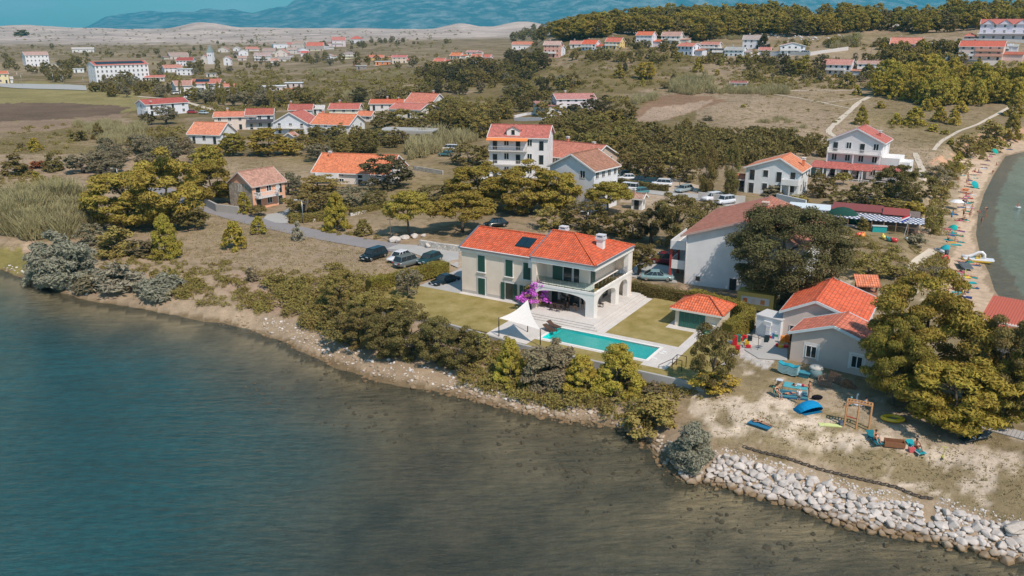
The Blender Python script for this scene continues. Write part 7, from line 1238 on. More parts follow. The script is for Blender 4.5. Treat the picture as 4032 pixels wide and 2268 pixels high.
for i,(dx,dy)in enumerate(((10.6,-4.6),(10.5,-5.2),(10.4,-6.9))):x,y,z=vg(dx,dy);o=MB().box(-.22,.22,-.16,.16,.01,.05).build('pool_hatch','paint',None,(.78,.78,.76),loc=(x,y,z),rz=VR);tag(o,'small white hatch cover on the paving at the pool end, '+['furthest','middle','nearest'][i],'hatch cover','hatch covers at the pool end')
x,y,z=vg(12.7,3.1);t=empty('hose_reel',(x,y,z),0,'coiled green garden hose on the ground beside the pool house','hose');b=MB();[b.tube([(.42*math.cos(a),.42*math.sin(a),.06+k*.07)for a in[2*math.pi*i/16 for i in range(17)]],.05,5,cap=False)for k in(0,1,2)];b.build('hose','paint',t,(.05,.20,.10))
# dishes
wd=bpy.data.objects
dish(*(lambda p:(p[0],p[1],zat('B1',240,408,p)))(T('B1',240,600)+np.array([0,-.3,0])),.45,R(25),'grey dish on the right wall of the peach house')
dish(*(lambda p:(p[0],p[1],zat('B2',772,92,p)))(T('B2',740,300)),.5,R(20),'dish on the red roof of the tan house');dish(*(lambda p:(p[0],p[1],zat('B3',368,190,p)))(T('B3',300,485)+np.array([0,5.,0])),.5,R(20),'dish on the ridge of the pale house with green windows')
dish(*(lambda p:(p[0],p[1],zat('B3',1212,170,p)))(T('B3',1210,330)+np.array([0,1,0])),.5,R(20),'dish on the terrace roof corner of the three-level house')
# ============================================================ PEOPLE
SK=(.50,.26,.16)
def person_mesh(pose):
 J={'head':None}
 if pose=='stand' or pose=='walk':
  s=.12 if pose=='walk' else 0
  J=dict(pel=(0,0,.93),bel=(0,0,1.08),che=(0,0,1.30),nec=(0,-.01,1.47),hea=(0,-.02,1.60),top=(0,-.02,1.70))
  for k,sg in(('l',-1),('r',1)):J.update({k+'sho':(.17*sg,0,1.40),k+'elb':(.23*sg,-s*sg,1.12),k+'wri':(.25*sg,-.06-s*sg*1.5,.88),k+'hip':(.09*sg,0,.88),k+'kne':(.10*sg,s*sg*1.2-.02,.48),k+'ank':(.10*sg,s*sg*2.2+.02,.08),k+'toe':(.11*sg,s*sg*2.2-.14,.035)})
 elif pose=='bend':
  J=dict(pel=(0,.18,.90),bel=(0,.08,1.00),che=(0,-.12,1.02),nec=(0,-.30,.98),hea=(0,-.42,.90),top=(0,-.50,.84))
  for k,sg in(('l',-1),('r',1)):J.update({k+'sho':(.17*sg,-.22,1.00),k+'elb':(.19*sg,-.30,.72),k+'wri':(.14*sg,-.38,.48),k+'hip':(.09*sg,.16,.86),k+'kne':(.11*sg,.02,.48),k+'ank':(.11*sg,.10,.08),k+'toe':(.12*sg,-.06,.035)})
 elif pose=='sit':
  J=dict(pel=(0,0,.13),bel=(0,.02,.28),che=(0,.02,.50),nec=(0,0,.67),hea=(0,-.02,.80),top=(0,-.03,.90))
  for k,sg in(('l',-1),('r',1)):J.update({k+'sho':(.17*sg,.01,.60),k+'elb':(.25*sg,-.16,.42),k+'wri':(.12*sg,-.36,.40),k+'hip':(.10*sg,-.02,.11),k+'kne':(.15*sg,-.40,.40),k+'ank':(.12*sg,-.66,.07),k+'toe':(.13*sg,-.82,.035)})
 elif pose=='chair':
  J=dict(pel=(0,.05,.50),bel=(0,.14,.63),che=(0,.24,.84),nec=(0,.28,1.01),hea=(0,.27,1.13),top=(0,.27,1.23))
  for k,sg in(('l',-1),('r',1)):J.update({k+'sho':(.17*sg,.26,.94),k+'elb':(.24*sg,.08,.72),k+'wri':(.10*sg,-.12,.68),k+'hip':(.10*sg,.02,.48),k+'kne':(.13*sg,-.40,.50),k+'ank':(.12*sg,-.52,.10),k+'toe':(.13*sg,-.68,.035)})
 else:
  up=pose=='supine';z=.11
  J=dict(pel=(0,0,z),bel=(0,.14,z),che=(0,.36,z+.01),nec=(0,.54,z),hea=(0,.67,z+.01),top=(0,.77,z+.01))
  for k,sg in(('l',-1),('r',1)):
   J.update({k+'sho':(.17*sg,.46,z),k+'hip':(.09*sg,-.05,z),k+'kne':(.11*sg,-.45,z+(.04 if up else-.02)),k+'ank':(.13*sg,-.84,.07),k+'toe':(.15*sg,-.92,.16 if up else.04)})
   J.update({k+'elb':(.26*sg,.22,.07),k+'wri':(.27*sg,-.02,.06)}if up else{k+'elb':(.33*sg,.62,.07),k+'wri':(.10*sg,.80,.05)})
 rad=dict(pel=.125,bel=.11,che=.135,nec=.052,hea=.088,top=.055,sho=.065,elb=.042,wri=.028,hip=.088,kne=.058,ank=.036,toe=.03)
 E_=[('pel','bel'),('bel','che'),('che','nec'),('nec','hea'),('hea','top')]
 for k in 'lr':E_+=[('che',k+'sho'),(k+'sho',k+'elb'),(k+'elb',k+'wri'),('pel',k+'hip'),(k+'hip',k+'kne'),(k+'kne',k+'ank'),(k+'ank',k+'toe')]
 names=list(J);me=bpy.data.meshes.new('sk');me.from_pydata([J[n]for n in names],[(names.index(a),names.index(b))for a,b in E_],[])
 o=bpy.data.objects.new('sk',me);COL.objects.link(o);m=o.modifiers.new('s','SKIN');
 for i,n in enumerate(names):
  r=rad[n if n in rad else n[1:]];sv_=me.skin_vertices[0].data[i];sv_.radius=(r,r*(.78 if n in('che','bel','pel')else 1));sv_.use_root=n=='pel'
 o.modifiers.new('u','SUBSURF').levels=1;dg=bpy.context.evaluated_depsgraph_get();dg.update();em=bpy.data.meshes.new_from_object(o.evaluated_get(dg));bpy.data.objects.remove(o)
 vs=[tuple(v.co)for v in em.vertices];fs=[tuple(p.vertices)for p in em.polygons];b=MB();b.v=vs;b.f=fs;b.m=[0]*len(fs);b.sm=[True]*len(fs)
 for k,sg in(('l',-1),('r',1)):
  W_=Vector(J[k+'wri']);d=(W_-Vector(J[k+'elb'])).normalized();s_=d.cross(Vector((0,0,1))if abs(d.z)<.8 else Vector((0,1,0))).normalized();b.tube([W_,W_+d*.05,W_+d*.09],[.026,.036,.032],6)
  for i in range(4):q=W_+d*.085+s_*(i-1.5)*.018;ln=(.055,.068,.064,.048)[i];b.tube([q,q+d*ln*.6,q+d*ln+Vector((0,-.012,-.004))],[.0095,.009,.007],5)
  q=W_+d*.03+s_*.03;b.tube([q,q+s_*.025+d*.03,q+s_*.028+d*.055],[.011,.010,.008],5)
 Hd=Vector(J['hea']);fw=Vector((0,-1,0))if pose in('stand','walk','sit','chair')else Vector((0,0,1 if pose=='supine' else-1));up_=(Vector(J['top'])-Hd).normalized();sd=fw.cross(up_).normalized()
 b.ball(Hd+fw*.088-up_*.01,.014,6);[b.ball(Hd+sd*s*.086-up_*.0,.018,6)for s in(-1,1)]
 body=b.mesh('person_body_'+pose,'skin')
 f=MB();[f.ball(Hd+fw*.080+sd*s*.032+up_*.018,.010,6)for s in(-1,1)];f.bar(Hd+fw*.082-up_*.045-sd*.022,Hd+fw*.082-up_*.045+sd*.022,.008);face=f.mesh('person_face','paint')
 h_=MB();c=Hd+up_*.03-fw*.018;h_.ball(c,.098,12);hair=h_.mesh('hair','cloth')
 V_=lambda n:Vector(J[n]);s1=MB();s1.tube([V_('pel')+(V_('bel')-V_('pel'))*.5,V_('pel'),V_('pel')-(V_('bel')-V_('pel'))*.45],[.128,.142,.12],10)
 for k in 'lr':s1.tube([V_(k+'hip'),V_(k+'hip')+(V_(k+'kne')-V_(k+'hip'))*.5],[.10,.092],8)
 shorts=s1.mesh('shorts','cloth');s2=MB();s2.tube([V_('pel')+(V_('bel')-V_('pel'))*.35,V_('pel')-(V_('bel')-V_('pel'))*.4],[.136,.125],10);s2.tube([V_('che')-(V_('nec')-V_('che'))*.35,V_('che')+(V_('nec')-V_('che'))*.15],[.142,.145],10);bik=s2.mesh('bikini','cloth')
 s3=MB();s3.tube([V_('pel'),V_('bel'),V_('che'),V_('che')+(V_('nec')-V_('che'))*.7],[.142,.132,.155,.10],10)
 for k in 'lr':s3.tube([V_(k+'sho'),V_(k+'sho')+(V_(k+'elb')-V_(k+'sho'))*.6],[.078,.06],7)
 return body,face,hair,shorts,bik,s3.mesh('shirt','cloth')
PM={k:person_mesh(k)for k in('stand','walk','bend','sit','chair','supine','prone')}
PC=0
def person(loc,pose,rz,label,wear='shorts',col=(.05,.05,.08),hair=(.06,.035,.02),scale=1.0,group=None,shirt=None,skin=None):
 t=empty('person',loc,rz,label,'person',group);t.scale=(scale,)*3;B=PM[pose];k=rnd.uniform(.8,1.15)
 bo=link('body',B[0],t,skin or tuple(c*k for c in SK));link('face',B[1],t,(.08,.03,.03));link('hair',B[2],t,hair)
 if wear=='shorts':link('shorts',B[3],t,col)
 elif wear=='bikini':link('bikini',B[4],t,col)
 if shirt:link('shirt',B[5],t,shirt)
 return t
x,y,z=vg(-3.0,1.3,.45);person((x,y,z),'bend',VR-R(30),'person in black bending beside the terrace table','shorts',(.03,.10,.14),shirt=(.015,.015,.018));x,y,z=vg(-2.6,2.3,.45);person((x,y,z),'stand',VR,'person in black shirt and shorts standing under the villa arcade','shorts',(.01,.01,.012),shirt=(.01,.01,.012));x,y,z=vg(-4.6,2.2,.45);person((x,y,z),'stand',VR,'person with white cap and dark clothes standing behind the terrace table','shorts',(.02,.02,.02),hair=(.7,.7,.7),shirt=(.02,.02,.02))
def cloth(name,p,w_,l_,rz,col,label,cat='towel',group=None,col2=None):
 b=MB();n=6;rr=random.Random(int(p[0]*100)+int(p[1]*10));zz=[[rr.uniform(.0,.03)for _ in range(n+1)]for _ in range(n+1)]
 for i in range(n):
  for j in range(n):b.poly([(-w_/2+w_*a/n,-l_/2+l_*c/n,.035+zz[a][c])for a,c in((i,j),(i+1,j),(i+1,j+1),(i,j+1))],(j%2)if col2 else 0)
 b.box(-w_/2,w_/2,-l_/2,l_/2,.0,.03)
 if col2:
  nm='stripe_%d'%int(col2[0]*1000+col2[2]*100)
  if nm not in M:m,nt,bb=newmat(nm);bb.inputs['Base Color'].default_value=(*col2,1)
  mats=['cloth',nm]
 else:mats='cloth'
 return tag(b.build(name,mats,None,col,loc=(p[0],p[1],p[2]),rz=rz),label,cat,group)
def parasol(p,h_,r,col,label,closed=False,tilt=0,col2=None):
 t=empty('parasol',tuple(p),0,label,'parasol');b=MB();b.tube([(0,0,0),(0,0,h_)],.025,6);b.build('pole','paint',t,(.7,.7,.7));b=MB();n=10
 if closed:b.tube([(0,0,h_*.35),(0,0,h_*.6),(0,0,h_*1.0)],[.16,.12,.03],8)
 else:
  for i in range(n):
   a,c=2*math.pi*i/n,2*math.pi*(i+1)/n;P_0=(0,0,h_+.28*r);mA=(r*.55*math.cos(a),r*.55*math.sin(a),h_+.17*r);mC=(r*.55*math.cos(c),r*.55*math.sin(c),h_+.17*r);oA=(r*math.cos(a),r*math.sin(a),h_-.10*r);oC=(r*math.cos(c),r*math.sin(c),h_-.10*r)
   b.poly([P_0,mA,mC]);b.poly([mA,oA,oC,mC])
 o=b.build('canopy','cloth',t,col);
 if tilt:o.rotation_euler=(tilt,tilt*.5,0)
 return t
def tent(p,w_,col,label,rz=0):
 t=empty('beach_tent',tuple(p),rz,label,'beach tent');b=MB();n=10;m=6
 for i in range(n):
  for j in range(m):
   f=lambda i,j:(w_/2*-math.cos(math.pi*i/n),(-.75+1.6*j/m)*w_*.5*(.35+.65*math.sin(math.pi*i/n)),w_*.42*math.sin(math.pi*i/n)*math.sin(math.pi*(j/m*.78+.22))**.8)
   b.poly([f(i,j),f(i+1,j),f(i+1,j+1),f(i,j+1)],0,True)
 b.build('canopy','cloth',t,col);b=MB();b.box(-w_*.4,w_*.4,-w_*.3,w_*.35,.01,.03);b.build('floor','cloth',t,tuple(c*.6 for c in col));return t
TQ=(.02,.36,.38);BL=(.03,.13,.30);NV=(.03,.05,.16);RD=(.6,.05,.05);GRN=(.05,.33,.22);YL=(.75,.55,.08);PK=(.65,.12,.3);WT=(.75,.75,.75);PU=(.25,.12,.4)
cname={TQ:'turquoise',BL:'blue',NV:'navy',RD:'red',GRN:'green',YL:'yellow',PK:'pink',WT:'white',PU:'purple'}
def near_beach(x,y):
 refs=[('the pedal boat',2130,1060),('the white parasol',1945,615),('the teal dome tent',1845,965),('the grey lounger row',2010,1160),('the yellow bush',1960,270),('the top end of the beach',2260,90),('the restaurant',1700,760),('the orange towels',2030,440),('the pine grove',1900,1450)]
 n,a,b_=min(refs,key=lambda r:(r[1]-x)**2+(r[2]-y)**2);dx,dy=x-a,y-b_
 return('above ' if dy<0 else 'below ')+n if abs(dy)>abs(dx)else('left of ' if dx<0 else 'right of ')+n
BP=[(2230,172,'sit',NV),(2255,135,'sit',PK),(2195,207,'supine',BL),(2225,212,'prone',None),(2315,215,'sit',None),(2120,275,'sit',RD),(2090,302,'supine',TQ),(2150,280,'sit',NV),(2040,372,'sit',None),(2075,390,'supine',RD),(2055,412,'prone',TQ),(2020,445,'supine',(.7,.2,.04)),(2000,462,'supine',BL),(2090,487,'sit',WT),(2035,500,'sit',PK),(2062,518,'prone',RD),(2008,520,'supine',PU),(2008,545,'sit',NV),(1990,565,'supine',WT),(2042,562,'sit',TQ),(2045,585,'prone',WT),(1985,600,'supine',BL),(2030,635,'sit',GRN),(1965,722,'prone',PK),(2022,718,'sit',GRN),(2045,735,'supine',None),(1865,802,'supine',PK),(1905,832,'prone',GRN),(1885,855,'sit',BL),(1868,900,'sit',TQ),(1895,922,'prone',YL),(1935,915,'sit',None),(1990,1105,'supine',BL),(2055,1105,'sit',GRN),(2112,1132,'prone',BL),(1980,1192,'supine',PK),(1960,1245,'prone',GRN),(1995,1292,'sit',NV),(2050,1335,'prone',GRN),(2090,1340,'supine',BL),(1940,1358,'supine',PU),(1868,1402,'sit',None),(1935,1402,'supine',TQ),(2025,1425,'sit',NV),(2000,1372,'prone',BL)]
for _ in range(46):
 t_=rnd.random();yy=100+1330*t_;xx=float(np.interp(yy,[100,250,450,650,900,1100,1430],[2240,2085,2010,1960,1900,2010,1960]))+rnd.uniform(-45,110)
 if all(abs(xx-q[0])+abs(yy-q[1])>26 for q in BP)and not(1010<yy<1180 and 1900<xx):BP.append((xx,yy,rnd.choice(['sit','supine','prone']),rnd.choice([TQ,BL,BL,TQ,RD,WT,GRN,PU,NV,None])))
hairs=[(.06,.035,.02),(.25,.15,.06),(.02,.015,.01),(.4,.28,.12)];wears=[NV,(.02,.02,.02),RD,TQ,PK,WT];wn={NV:'navy',(.02,.02,.02):'black',RD:'red',TQ:'turquoise',PK:'pink',WT:'white'}
pn={'sit':'sitting','supine':'lying face up','prone':'lying face down','stand':'standing','walk':'walking','bend':'bending over'}
for i,(x,y,ps,tw)in enumerate(BP):
 p=T('B3',x,y);rz=R(rnd.choice([60,75,90,105,240,260]));wc=wears[(i*5)%6];nb=near_beach(x,y)
 if tw:cloth('beach_towel',(p[0],p[1]+.1,p[2]),.95,1.9,rz,tw,f"{cname.get(tw, 'orange')} towel under a bather in {wn[wc]} {'sitting' if ps == 'sit' else 'lying'} {nb}",'towel','towels on the beach')
 person((p[0],p[1],p[2]+(.05 if tw else.0)),ps,rz,f"bather in {wn[wc]} {pn[ps]} {nb}"+(f" on a {cname.get(tw, 'orange')} towel" if tw else ''),'shorts' if i%2 else 'bikini',wc,hairs[i%4],group='bathers on the beach')
ST=[(2175,765,'stand',NV),(2220,645,'bend',(.02,.02,.02)),(2155,680,'bend',RD),(2010,690,'stand',(.02,.02,.02)),(2068,702,'stand',NV),(2086,645,'walk',PK),(2280,297,'bend',RD),(2050,342,'stand',(.02,.02,.02)),(1962,376,'stand',RD),(2218,702,'stand',RD)]
for i,(x,y,ps,wc)in enumerate(ST):p=T('B3',x,y);person((p[0],p[1],max(p[2],-.3)),ps,R(rnd.uniform(0,360)),f"bather in {wn[wc]} {pn[ps]} {['at the waterline', 'in the shallows', 'at the water edge', 'in mid sand', 'on damp sand', 'among towels', 'by the upper water', 'on the upper sand', 'at the bank', 'in the water'][i]} {near_beach(x, y)}",'shorts' if i%2 else 'bikini',wc,hairs[i%4],.65 if i==9 else 1,'standing bathers on the beach')
p=T('D3',2225,438);person(tuple(p),'stand',R(200),'boy in red shorts standing on the sand above the ribbed red roof','shorts',(.6,.03,.03),scale=.85);p=T('D3',2465,462);person(tuple(p),'bend',R(60),'child in red and white clothes bending at the water above the ribbed red roof','shorts',(.55,.05,.15),scale=.8,shirt=(.7,.6,.65))
for x,y,c,r_ in((1985,305,TQ,80),(2105,330,GRN,85),(2190,245,WT,95),(1930,945,TQ,88),(1965,1215,RD,85),(2010,1245,YL,90),(2060,1295,TQ,95),(2430,68,BL,90),(2020,430,(.75,.2,.04),88),(1940,1385,TQ,80),(2055,600,WT,88),(1880,838,TQ,90)):
 p=T('B3',x,y);cloth('beach_mat',p,.9,2.2,R(r_),c,f"empty {cname.get(c, 'orange')} mat on the sand {near_beach(x, y)}",'beach mat','empty mats on the beach',WT if x%2 else None)
p=T('D3',2110,410);cloth('air_mattress',p,.9,2.6,R(80),PU,'blue and red striped air mattress on the sand above the ribbed red roof','air mattress',None,RD)
p=T('B3',2430,65);person((p[0]+.5,p[1],p[2]),'prone',R(80),'bather lying at the far top end of the beach','bikini',PK)
p=T('B3',1945,618);parasol(p,1.7,1.35,(.8,.8,.8),'open white parasol on the beach beside the tall reedy shrub');p=T('B3',1900,720);parasol(p,1.9,1,(.03,.22,.45),'closed blue parasol stuck in the sand right of the restaurant',True)
p=T('B3',2085,410);parasol(p,1.3,1.0,TQ,'turquoise parasol tilted over in the crowded part of the beach',tilt=.9);p=T('B3',2275,110);parasol(p,1.5,1.0,(.02,.36,.30),'green-turquoise parasol at the top end of the beach',tilt=.7);p=T('B3',2020,1265);parasol(p,1.6,1,(.45,.6,.1),'closed yellow-green parasol by the grey lounger row',True);p=T('D3',2000,205);parasol(p,1.6,1,(.75,.6,.1),'closed yellow parasol nearest the pine grove',True)
tent(T('B3',1915,800),2.0,(.02,.38,.34),'turquoise pop-up tent right of the restaurant',R(80));tent(T('B3',1845,985),1.9,(.03,.36,.42),'teal dome tent by the path end on the beach',R(70));tent(T('D3',585,1255),2.5,(.01,.24,.50),'bright blue pop-up beach tent on the headland grass',R(20))
for i in range(6):
 p=T('B3',2010,1132+i*9);lounger(p[0]+.1*i,p[1],p[2],R(82),(.12,.14,.15),(.3,.3,.3),['topmost','second','third','fourth','fifth','lowest'][i]+' of the row of grey loungers below the pedal boat','row of grey loungers')
# pedal boat with slide
p=T('B3',2140,1100);t=empty('pedal_boat',(p[0],p[1],p[2]+.05),R(-22),'white pedal boat with yellow hull and curved slide beached on the sand','pedal boat')
for s in(-.55,.55):b=MB();b.tube([(-2.3,s,.45),(-1.8,s,.25),(0,s,.22),(1.6,s,.22),(2.2,s,.35)],[.08,.24,.27,.26,.12],10);b.build('hull','gloss',t,(.75,.48,.06))
b=MB();b.hexa([(-1.9,-.8,.36),(2.2,-.8,.36),(2.2,.8,.36),(-1.9,.8,.36),(-2.1,-.75,.52),(2.3,-.75,.52),(2.3,.75,.52),(-2.1,.75,.52)]);b.build('deck','gloss',t,(.8,.8,.82));b=MB();b.tube([(1.0,0,.5),(.9,0,1.2),(.5,0,1.55),(0,0,1.5),(-.6,0,1.1),(-1.4,0,.7),(-2.4,0,.75)],[.2,.2,.22,.22,.22,.22,.2],8);b.build('slide','gloss',t,(.82,.82,.84));
for s in(-.35,.35):b=MB();b.box(-.3,.3,s-.22,s+.22,.52,.75);b.box(.2,.3,s-.22,s+.22,.75,1.1);b.build('seat','paint',t,(.75,.5,.08))
p=T('B3',2085,1080);cloth('folded_parasol',(p[0],p[1]-.3,p[2]+.7),.5,1.0,R(20),TQ,'green cover draped on the pedal boat deck','cover')
p=T('B3',1790,1010);t=empty('kayak',(p[0],p[1],p[2]+.15),R(100),'white upturned kayak by the path end at the beach','kayak');b=MB();b.tube([(-1.5,0,.1),(-.8,0,.1),(.8,0,.1),(1.5,0,.1)],[.03,.3,.3,.03],10);b.build('hull','gloss',t,(.6,.64,.68));b=MB();b.box(-.4,.4,-.32,.32,.22,.42);b.build('cockpit_rim','paint',t,(.1,.15,.2))
p=T('B3',1845,1100);t=empty('inflatable_ring',tuple(p),0,'red and white round inflatable leaning by the beach path','inflatable');b=MB();b.tube([(.45*math.cos(a),.05,.55+.45*math.sin(a))for a in[2*math.pi*i/16 for i in range(17)]],.14,8,cap=False);b.build('ring','gloss',t,(.7,.08,.06))
p=T('B3',1855,1045);t=empty('waste_bin',tuple(p),0,'dark round bin above the red inflatable','bin');b=MB();b.tube([(0,0,0),(0,0,.9)],[.28,.33],12);b.build('drum','paint',t,(.06,.07,.08));b=MB();b.cyl(0,0,.9,.96,.36,12);b.build('rim','paint',t,(.1,.1,.11))
p=G('B3',2510,598,0);person((p[0],p[1],-.75),'stand',0,'swimmer with a white ring out in the bay','bikini',NV);t=empty('swim_ring',(p[0]+.1,p[1],.0),0,'white swim ring around the swimmer in the bay','swim ring');b=MB();b.tube([(.45*math.cos(a),.45*math.sin(a),.05)for a in[2*math.pi*i/16 for i in range(17)]],.12,8,cap=False);b.build('ring','gloss',t,(.8,.8,.8))
# flag
p=T('B3',1465,870);t=empty('flag',(p[0],p[1],p[2]),0,'red white and blue flag on a slanted pole in front of the restaurant','flag');b=MB();b.bar((0,0,0),(.6,0,3.9),.06);b.build('flagpole','paint',t,(.6,.6,.6))
for i,c in enumerate(((.65,.04,.06),(.8,.8,.8),(.05,.08,.4))):b=MB();z=3.8-i*.28;b.hexa([(.58,.0,z-.26),(-.7,.1,z-.85),(-.7,.13,z-.85),(.58,.03,z-.26),(.6,0,z),(-.7,.1,z-.58),(-.7,.13,z-.58),(.6,.03,z)]);b.build('stripe','cloth',t,c)
p=T('B3',1240,830);t=empty('drinks_counter',tuple(p),R(-14),'turquoise painted counter in front of the restaurant','counter');b=MB();b.box(-1.1,1.1,0,.8,0,1.0);b.build('body','paint',t,(.02,.38,.38));b=MB();b.box(-1.2,1.2,-.1,.9,1.0,1.06);b.build('top','paint',t,(.5,.55,.55))
for i,(x,y,c,nm)in enumerate(((1050,868,(.75,.12,.05),'red-orange'),(1085,875,(.8,.3,.05),'orange'),(1275,890,(.8,.6,.1),'yellow'),(1330,912,(.05,.3,.3),'teal'),(1380,920,(.6,.06,.06),'red'),(1510,915,(.3,.42,.5),'pale blue'))):
 p=T('B3',x,y);t=empty('beach_toy',tuple(p),R(i*40),f'{nm} inflatable toy lying in front of the restaurant','inflatable toy','inflatable toys before the restaurant');b=MB();b.ball((0,0,.35),(.55,.4,.38),12);b.build('body','gloss',t,c);b=MB();b.ball((.5,0,.6),(.22,.2,.22),8);b.build('head','gloss',t,c)
# ============================================================ HEADLAND
p0,p1,p2=T('D3',915,1395),T('D3',1025,1425),T('D3',1140,1440);t=empty('play_frame',tuple(p0),0,'wooden climbing frame with ladder top and red swing bar on the headland','climbing frame');WD=(.50,.27,.12);Z=2.35
dv=Vector((p2[0]-p0[0],p2[1]-p0[1],0));nv=Vector((-dv.y,dv.x,0)).normalized()*.55;m=Vector((p1[0]-p0[0],p1[1]-p0[1],0))
for q in(Vector(),m,dv):b=MB();b.bar(q,q+Vector((0,0,Z)),.12);b.build('post','wood',t,WD)
for q in(Vector()+nv,dv+nv):b=MB();b.bar(q,q+Vector((0,0,Z)),.12);b.build('post','wood',t,WD)
for q in(Vector(),nv):b=MB();b.bar(q+Vector((0,0,Z)),dv+q+Vector((0,0,Z)),.12);b.build('beam','wood',t,WD)
for i in range(9):q=dv*(i/8);b=MB();b.bar(q+Vector((0,0,Z+.05)),q+nv+Vector((0,0,Z+.05)),.07);b.build('rung','wood',t,WD)
b=MB();b.bar(Vector((0,0,1.0)),m+Vector((0,0,.95)),.06);b.build('swing_bar','paint',t,(.5,.03,.03));b=MB();q=dv*.7;b.bar(q+Vector((0,0,Z)),q+Vector((0,0,.3)),.03);b.build('rope','cloth',t,(.4,.35,.28))
# heavy chain
ck=[T('E3',*q)for q in((-10,380),(150,430),(400,490),(560,545),(700,590),(820,620),(1000,665),(1180,705),(1400,755),(1500,800),(1620,845),(1720,855),(1735,840))];b=MB();Q=[]
for i in range(len(ck)-1):
 L_=np.linalg.norm(ck[i+1]-ck[i]);n=max(1,int(round(L_/.30)));Q+=[ck[i]+(ck[i+1]-ck[i])*j/n for j in range(n)]
for i in range(len(Q)-1):
 c=(Q[i]+Q[i+1])/2;d=Vector(Q[i+1]-Q[i]);d.z=0;d.normalize();n_=Vector((-d.y,d.x,0))if i%2 else Vector((-d.y*.5,d.x*.5,.85));zc=hz(c[0],c[1])+.10
 b.tube([Vector((c[0],c[1],zc))+d*.24*math.cos(a)+n_*.13*math.sin(a)for a in[2*math.pi*k/10 for k in range(11)]],.045,5,cap=False)
tag(b.build('chain','bark'),'long rusty ship chain lying along the grass edge above the rock bank','chain')
# people and things
p=T('D3',200,1390);cloth('beach_towel',(p[0]-.55,p[1]+.1,p[2]),.9,2.0,R(48),(.03,.17,.30),'blue towel under the woman lying on the headland','towel');cloth('beach_towel',(p[0]+.35,p[1]+.75,p[2]),.9,2.0,R(48),(.05,.07,.10),'dark towel under the man lying on the headland','towel')
person((p[0]-.35,p[1]+.25,p[2]+.06),'prone',R(48),'blond woman in a black swimsuit lying face down on the headland','bikini',(.01,.01,.012),(.45,.32,.14));person((p[0]+.35,p[1]+.8,p[2]+.06),'prone',R(48),'man in beige shorts lying face down beside the blond woman','shorts',(.5,.42,.34),(.2,.12,.06))
def folding_chair(p,rz,col,label):t=empty('folding_chair',tuple(p),rz,label,'folding chair');b=MB();b.box(-.28,.28,-.28,.25,.38,.42);b.build('seat','cloth',t,col);b=MB();b.hexa([(-.28,.24,.4),(.28,.24,.4),(.28,.42,.98),(-.28,.42,.98),(-.28,.27,.4),(.28,.27,.4),(.28,.45,.98),(-.28,.45,.98)]);b.build('backrest','cloth',t,col);b=MB();[b.bar((s*.29,-.27,0),(s*.29,.25,.6),.03)for s in(-1,1)];[b.bar((s*.29,.3,0),(s*.29,-.27,.58),.03)for s in(-1,1)];b.build('frame','metal',t,(.3,.3,.3));return t
p=T('D3',300,1130);folding_chair(p,R(20),(.03,.25,.22),'teal folding chair with a woman, left of the blue blankets');person((p[0],p[1],p[2]-.02),'chair',R(20),'woman in black bikini and sunglasses sitting in the teal folding chair','bikini',(.01,.01,.015));p=T('D3',315,1060);t=folding_chair(p,R(-30),(.45,.30,.18),'wooden deck chair with a towel thrown over it');cloth('beach_towel',(p[0],p[1],p[2]+.98),.6,.5,R(-30),(.60,.66,.72),'pale towel hanging over the wooden deck chair','towel')
p=T('D3',445,1110);cloth('picnic_blanket',p,2.6,2.0,R(-15),(.03,.10,.17),'large dark blue blanket in the shade','blanket',None,(.06,.22,.26));person((p[0]-.3,p[1]+.1,p[2]+.06),'supine',R(100),'child lying on the large dark blue blanket','shorts',NV,scale=.8)
p=T('D3',470,1030);cloth('picnic_blanket',p,2.2,1.3,R(-25),(.10,.38,.44),'light blue blanket behind the dark blue one','blanket');person((p[0]+.5,p[1]-.1,p[2]+.05),'prone',R(75),'person with red shorts and pale blue towel lying behind the dark blanket','shorts',(.4,.02,.08),shirt=(.45,.58,.66))
p=T('D3',492,1190);person(tuple(p),'stand',R(160),'person in white top and grey shorts standing behind the blue tent','shorts',(.16,.17,.13),(.4,.38,.36),.9,shirt=(.72,.72,.72));p=T('D3',585,1135);person(tuple(p),'stand',R(80),'woman in a dark bikini standing in the shade right of the blankets','bikini',(.15,.02,.06),(.1,.05,.03))
p=T('D3',975,1210);person(tuple(p),'sit',R(-60),'man with blue cap seated behind the climbing frame','shorts',(.05,.3,.35),(.2,.45,.5));p=T('D3',1110,1215);person(tuple(p),'sit',R(60),'person in pale blue shirt seated behind the climbing frame','shorts',(.3,.4,.5),(.02,.02,.03),shirt=(.5,.62,.7));p=T('D3',1045,1200);t=empty('inflatable_bird',tuple(p),0,'white inflatable bird ring standing between the seated men','inflatable');b=MB();b.tube([(.45*math.cos(a),.4*math.sin(a),.16)for a in[2*math.pi*i/14 for i in range(15)]],.16,8,cap=False);b.build('ring','gloss',t,(.65,.7,.8));b=MB();b.tube([(0,.4,.2),(0,.45,.7),(0,.3,.95),(0,.1,.9)],[.1,.07,.08,.03],8);b.build('neck','gloss',t,(.7,.74,.8))
for i,(x,y)in enumerate(((1200,1040),(1250,1065))):p=T('D3',x,y);t=empty('round_table',(p[0],p[1],p[2]),0,['left','right'][i]+' one of two round pale tables at the corner of the beach house','table','round pale tables');b=MB();b.cyl(0,0,.98,1.02,.42,18);b.build('table_top','paint',t,(.55,.6,.55));b=MB();b.cyl(0,0,0,.98,.04,8);b.build('stem','metal',t,(.1,.1,.1))
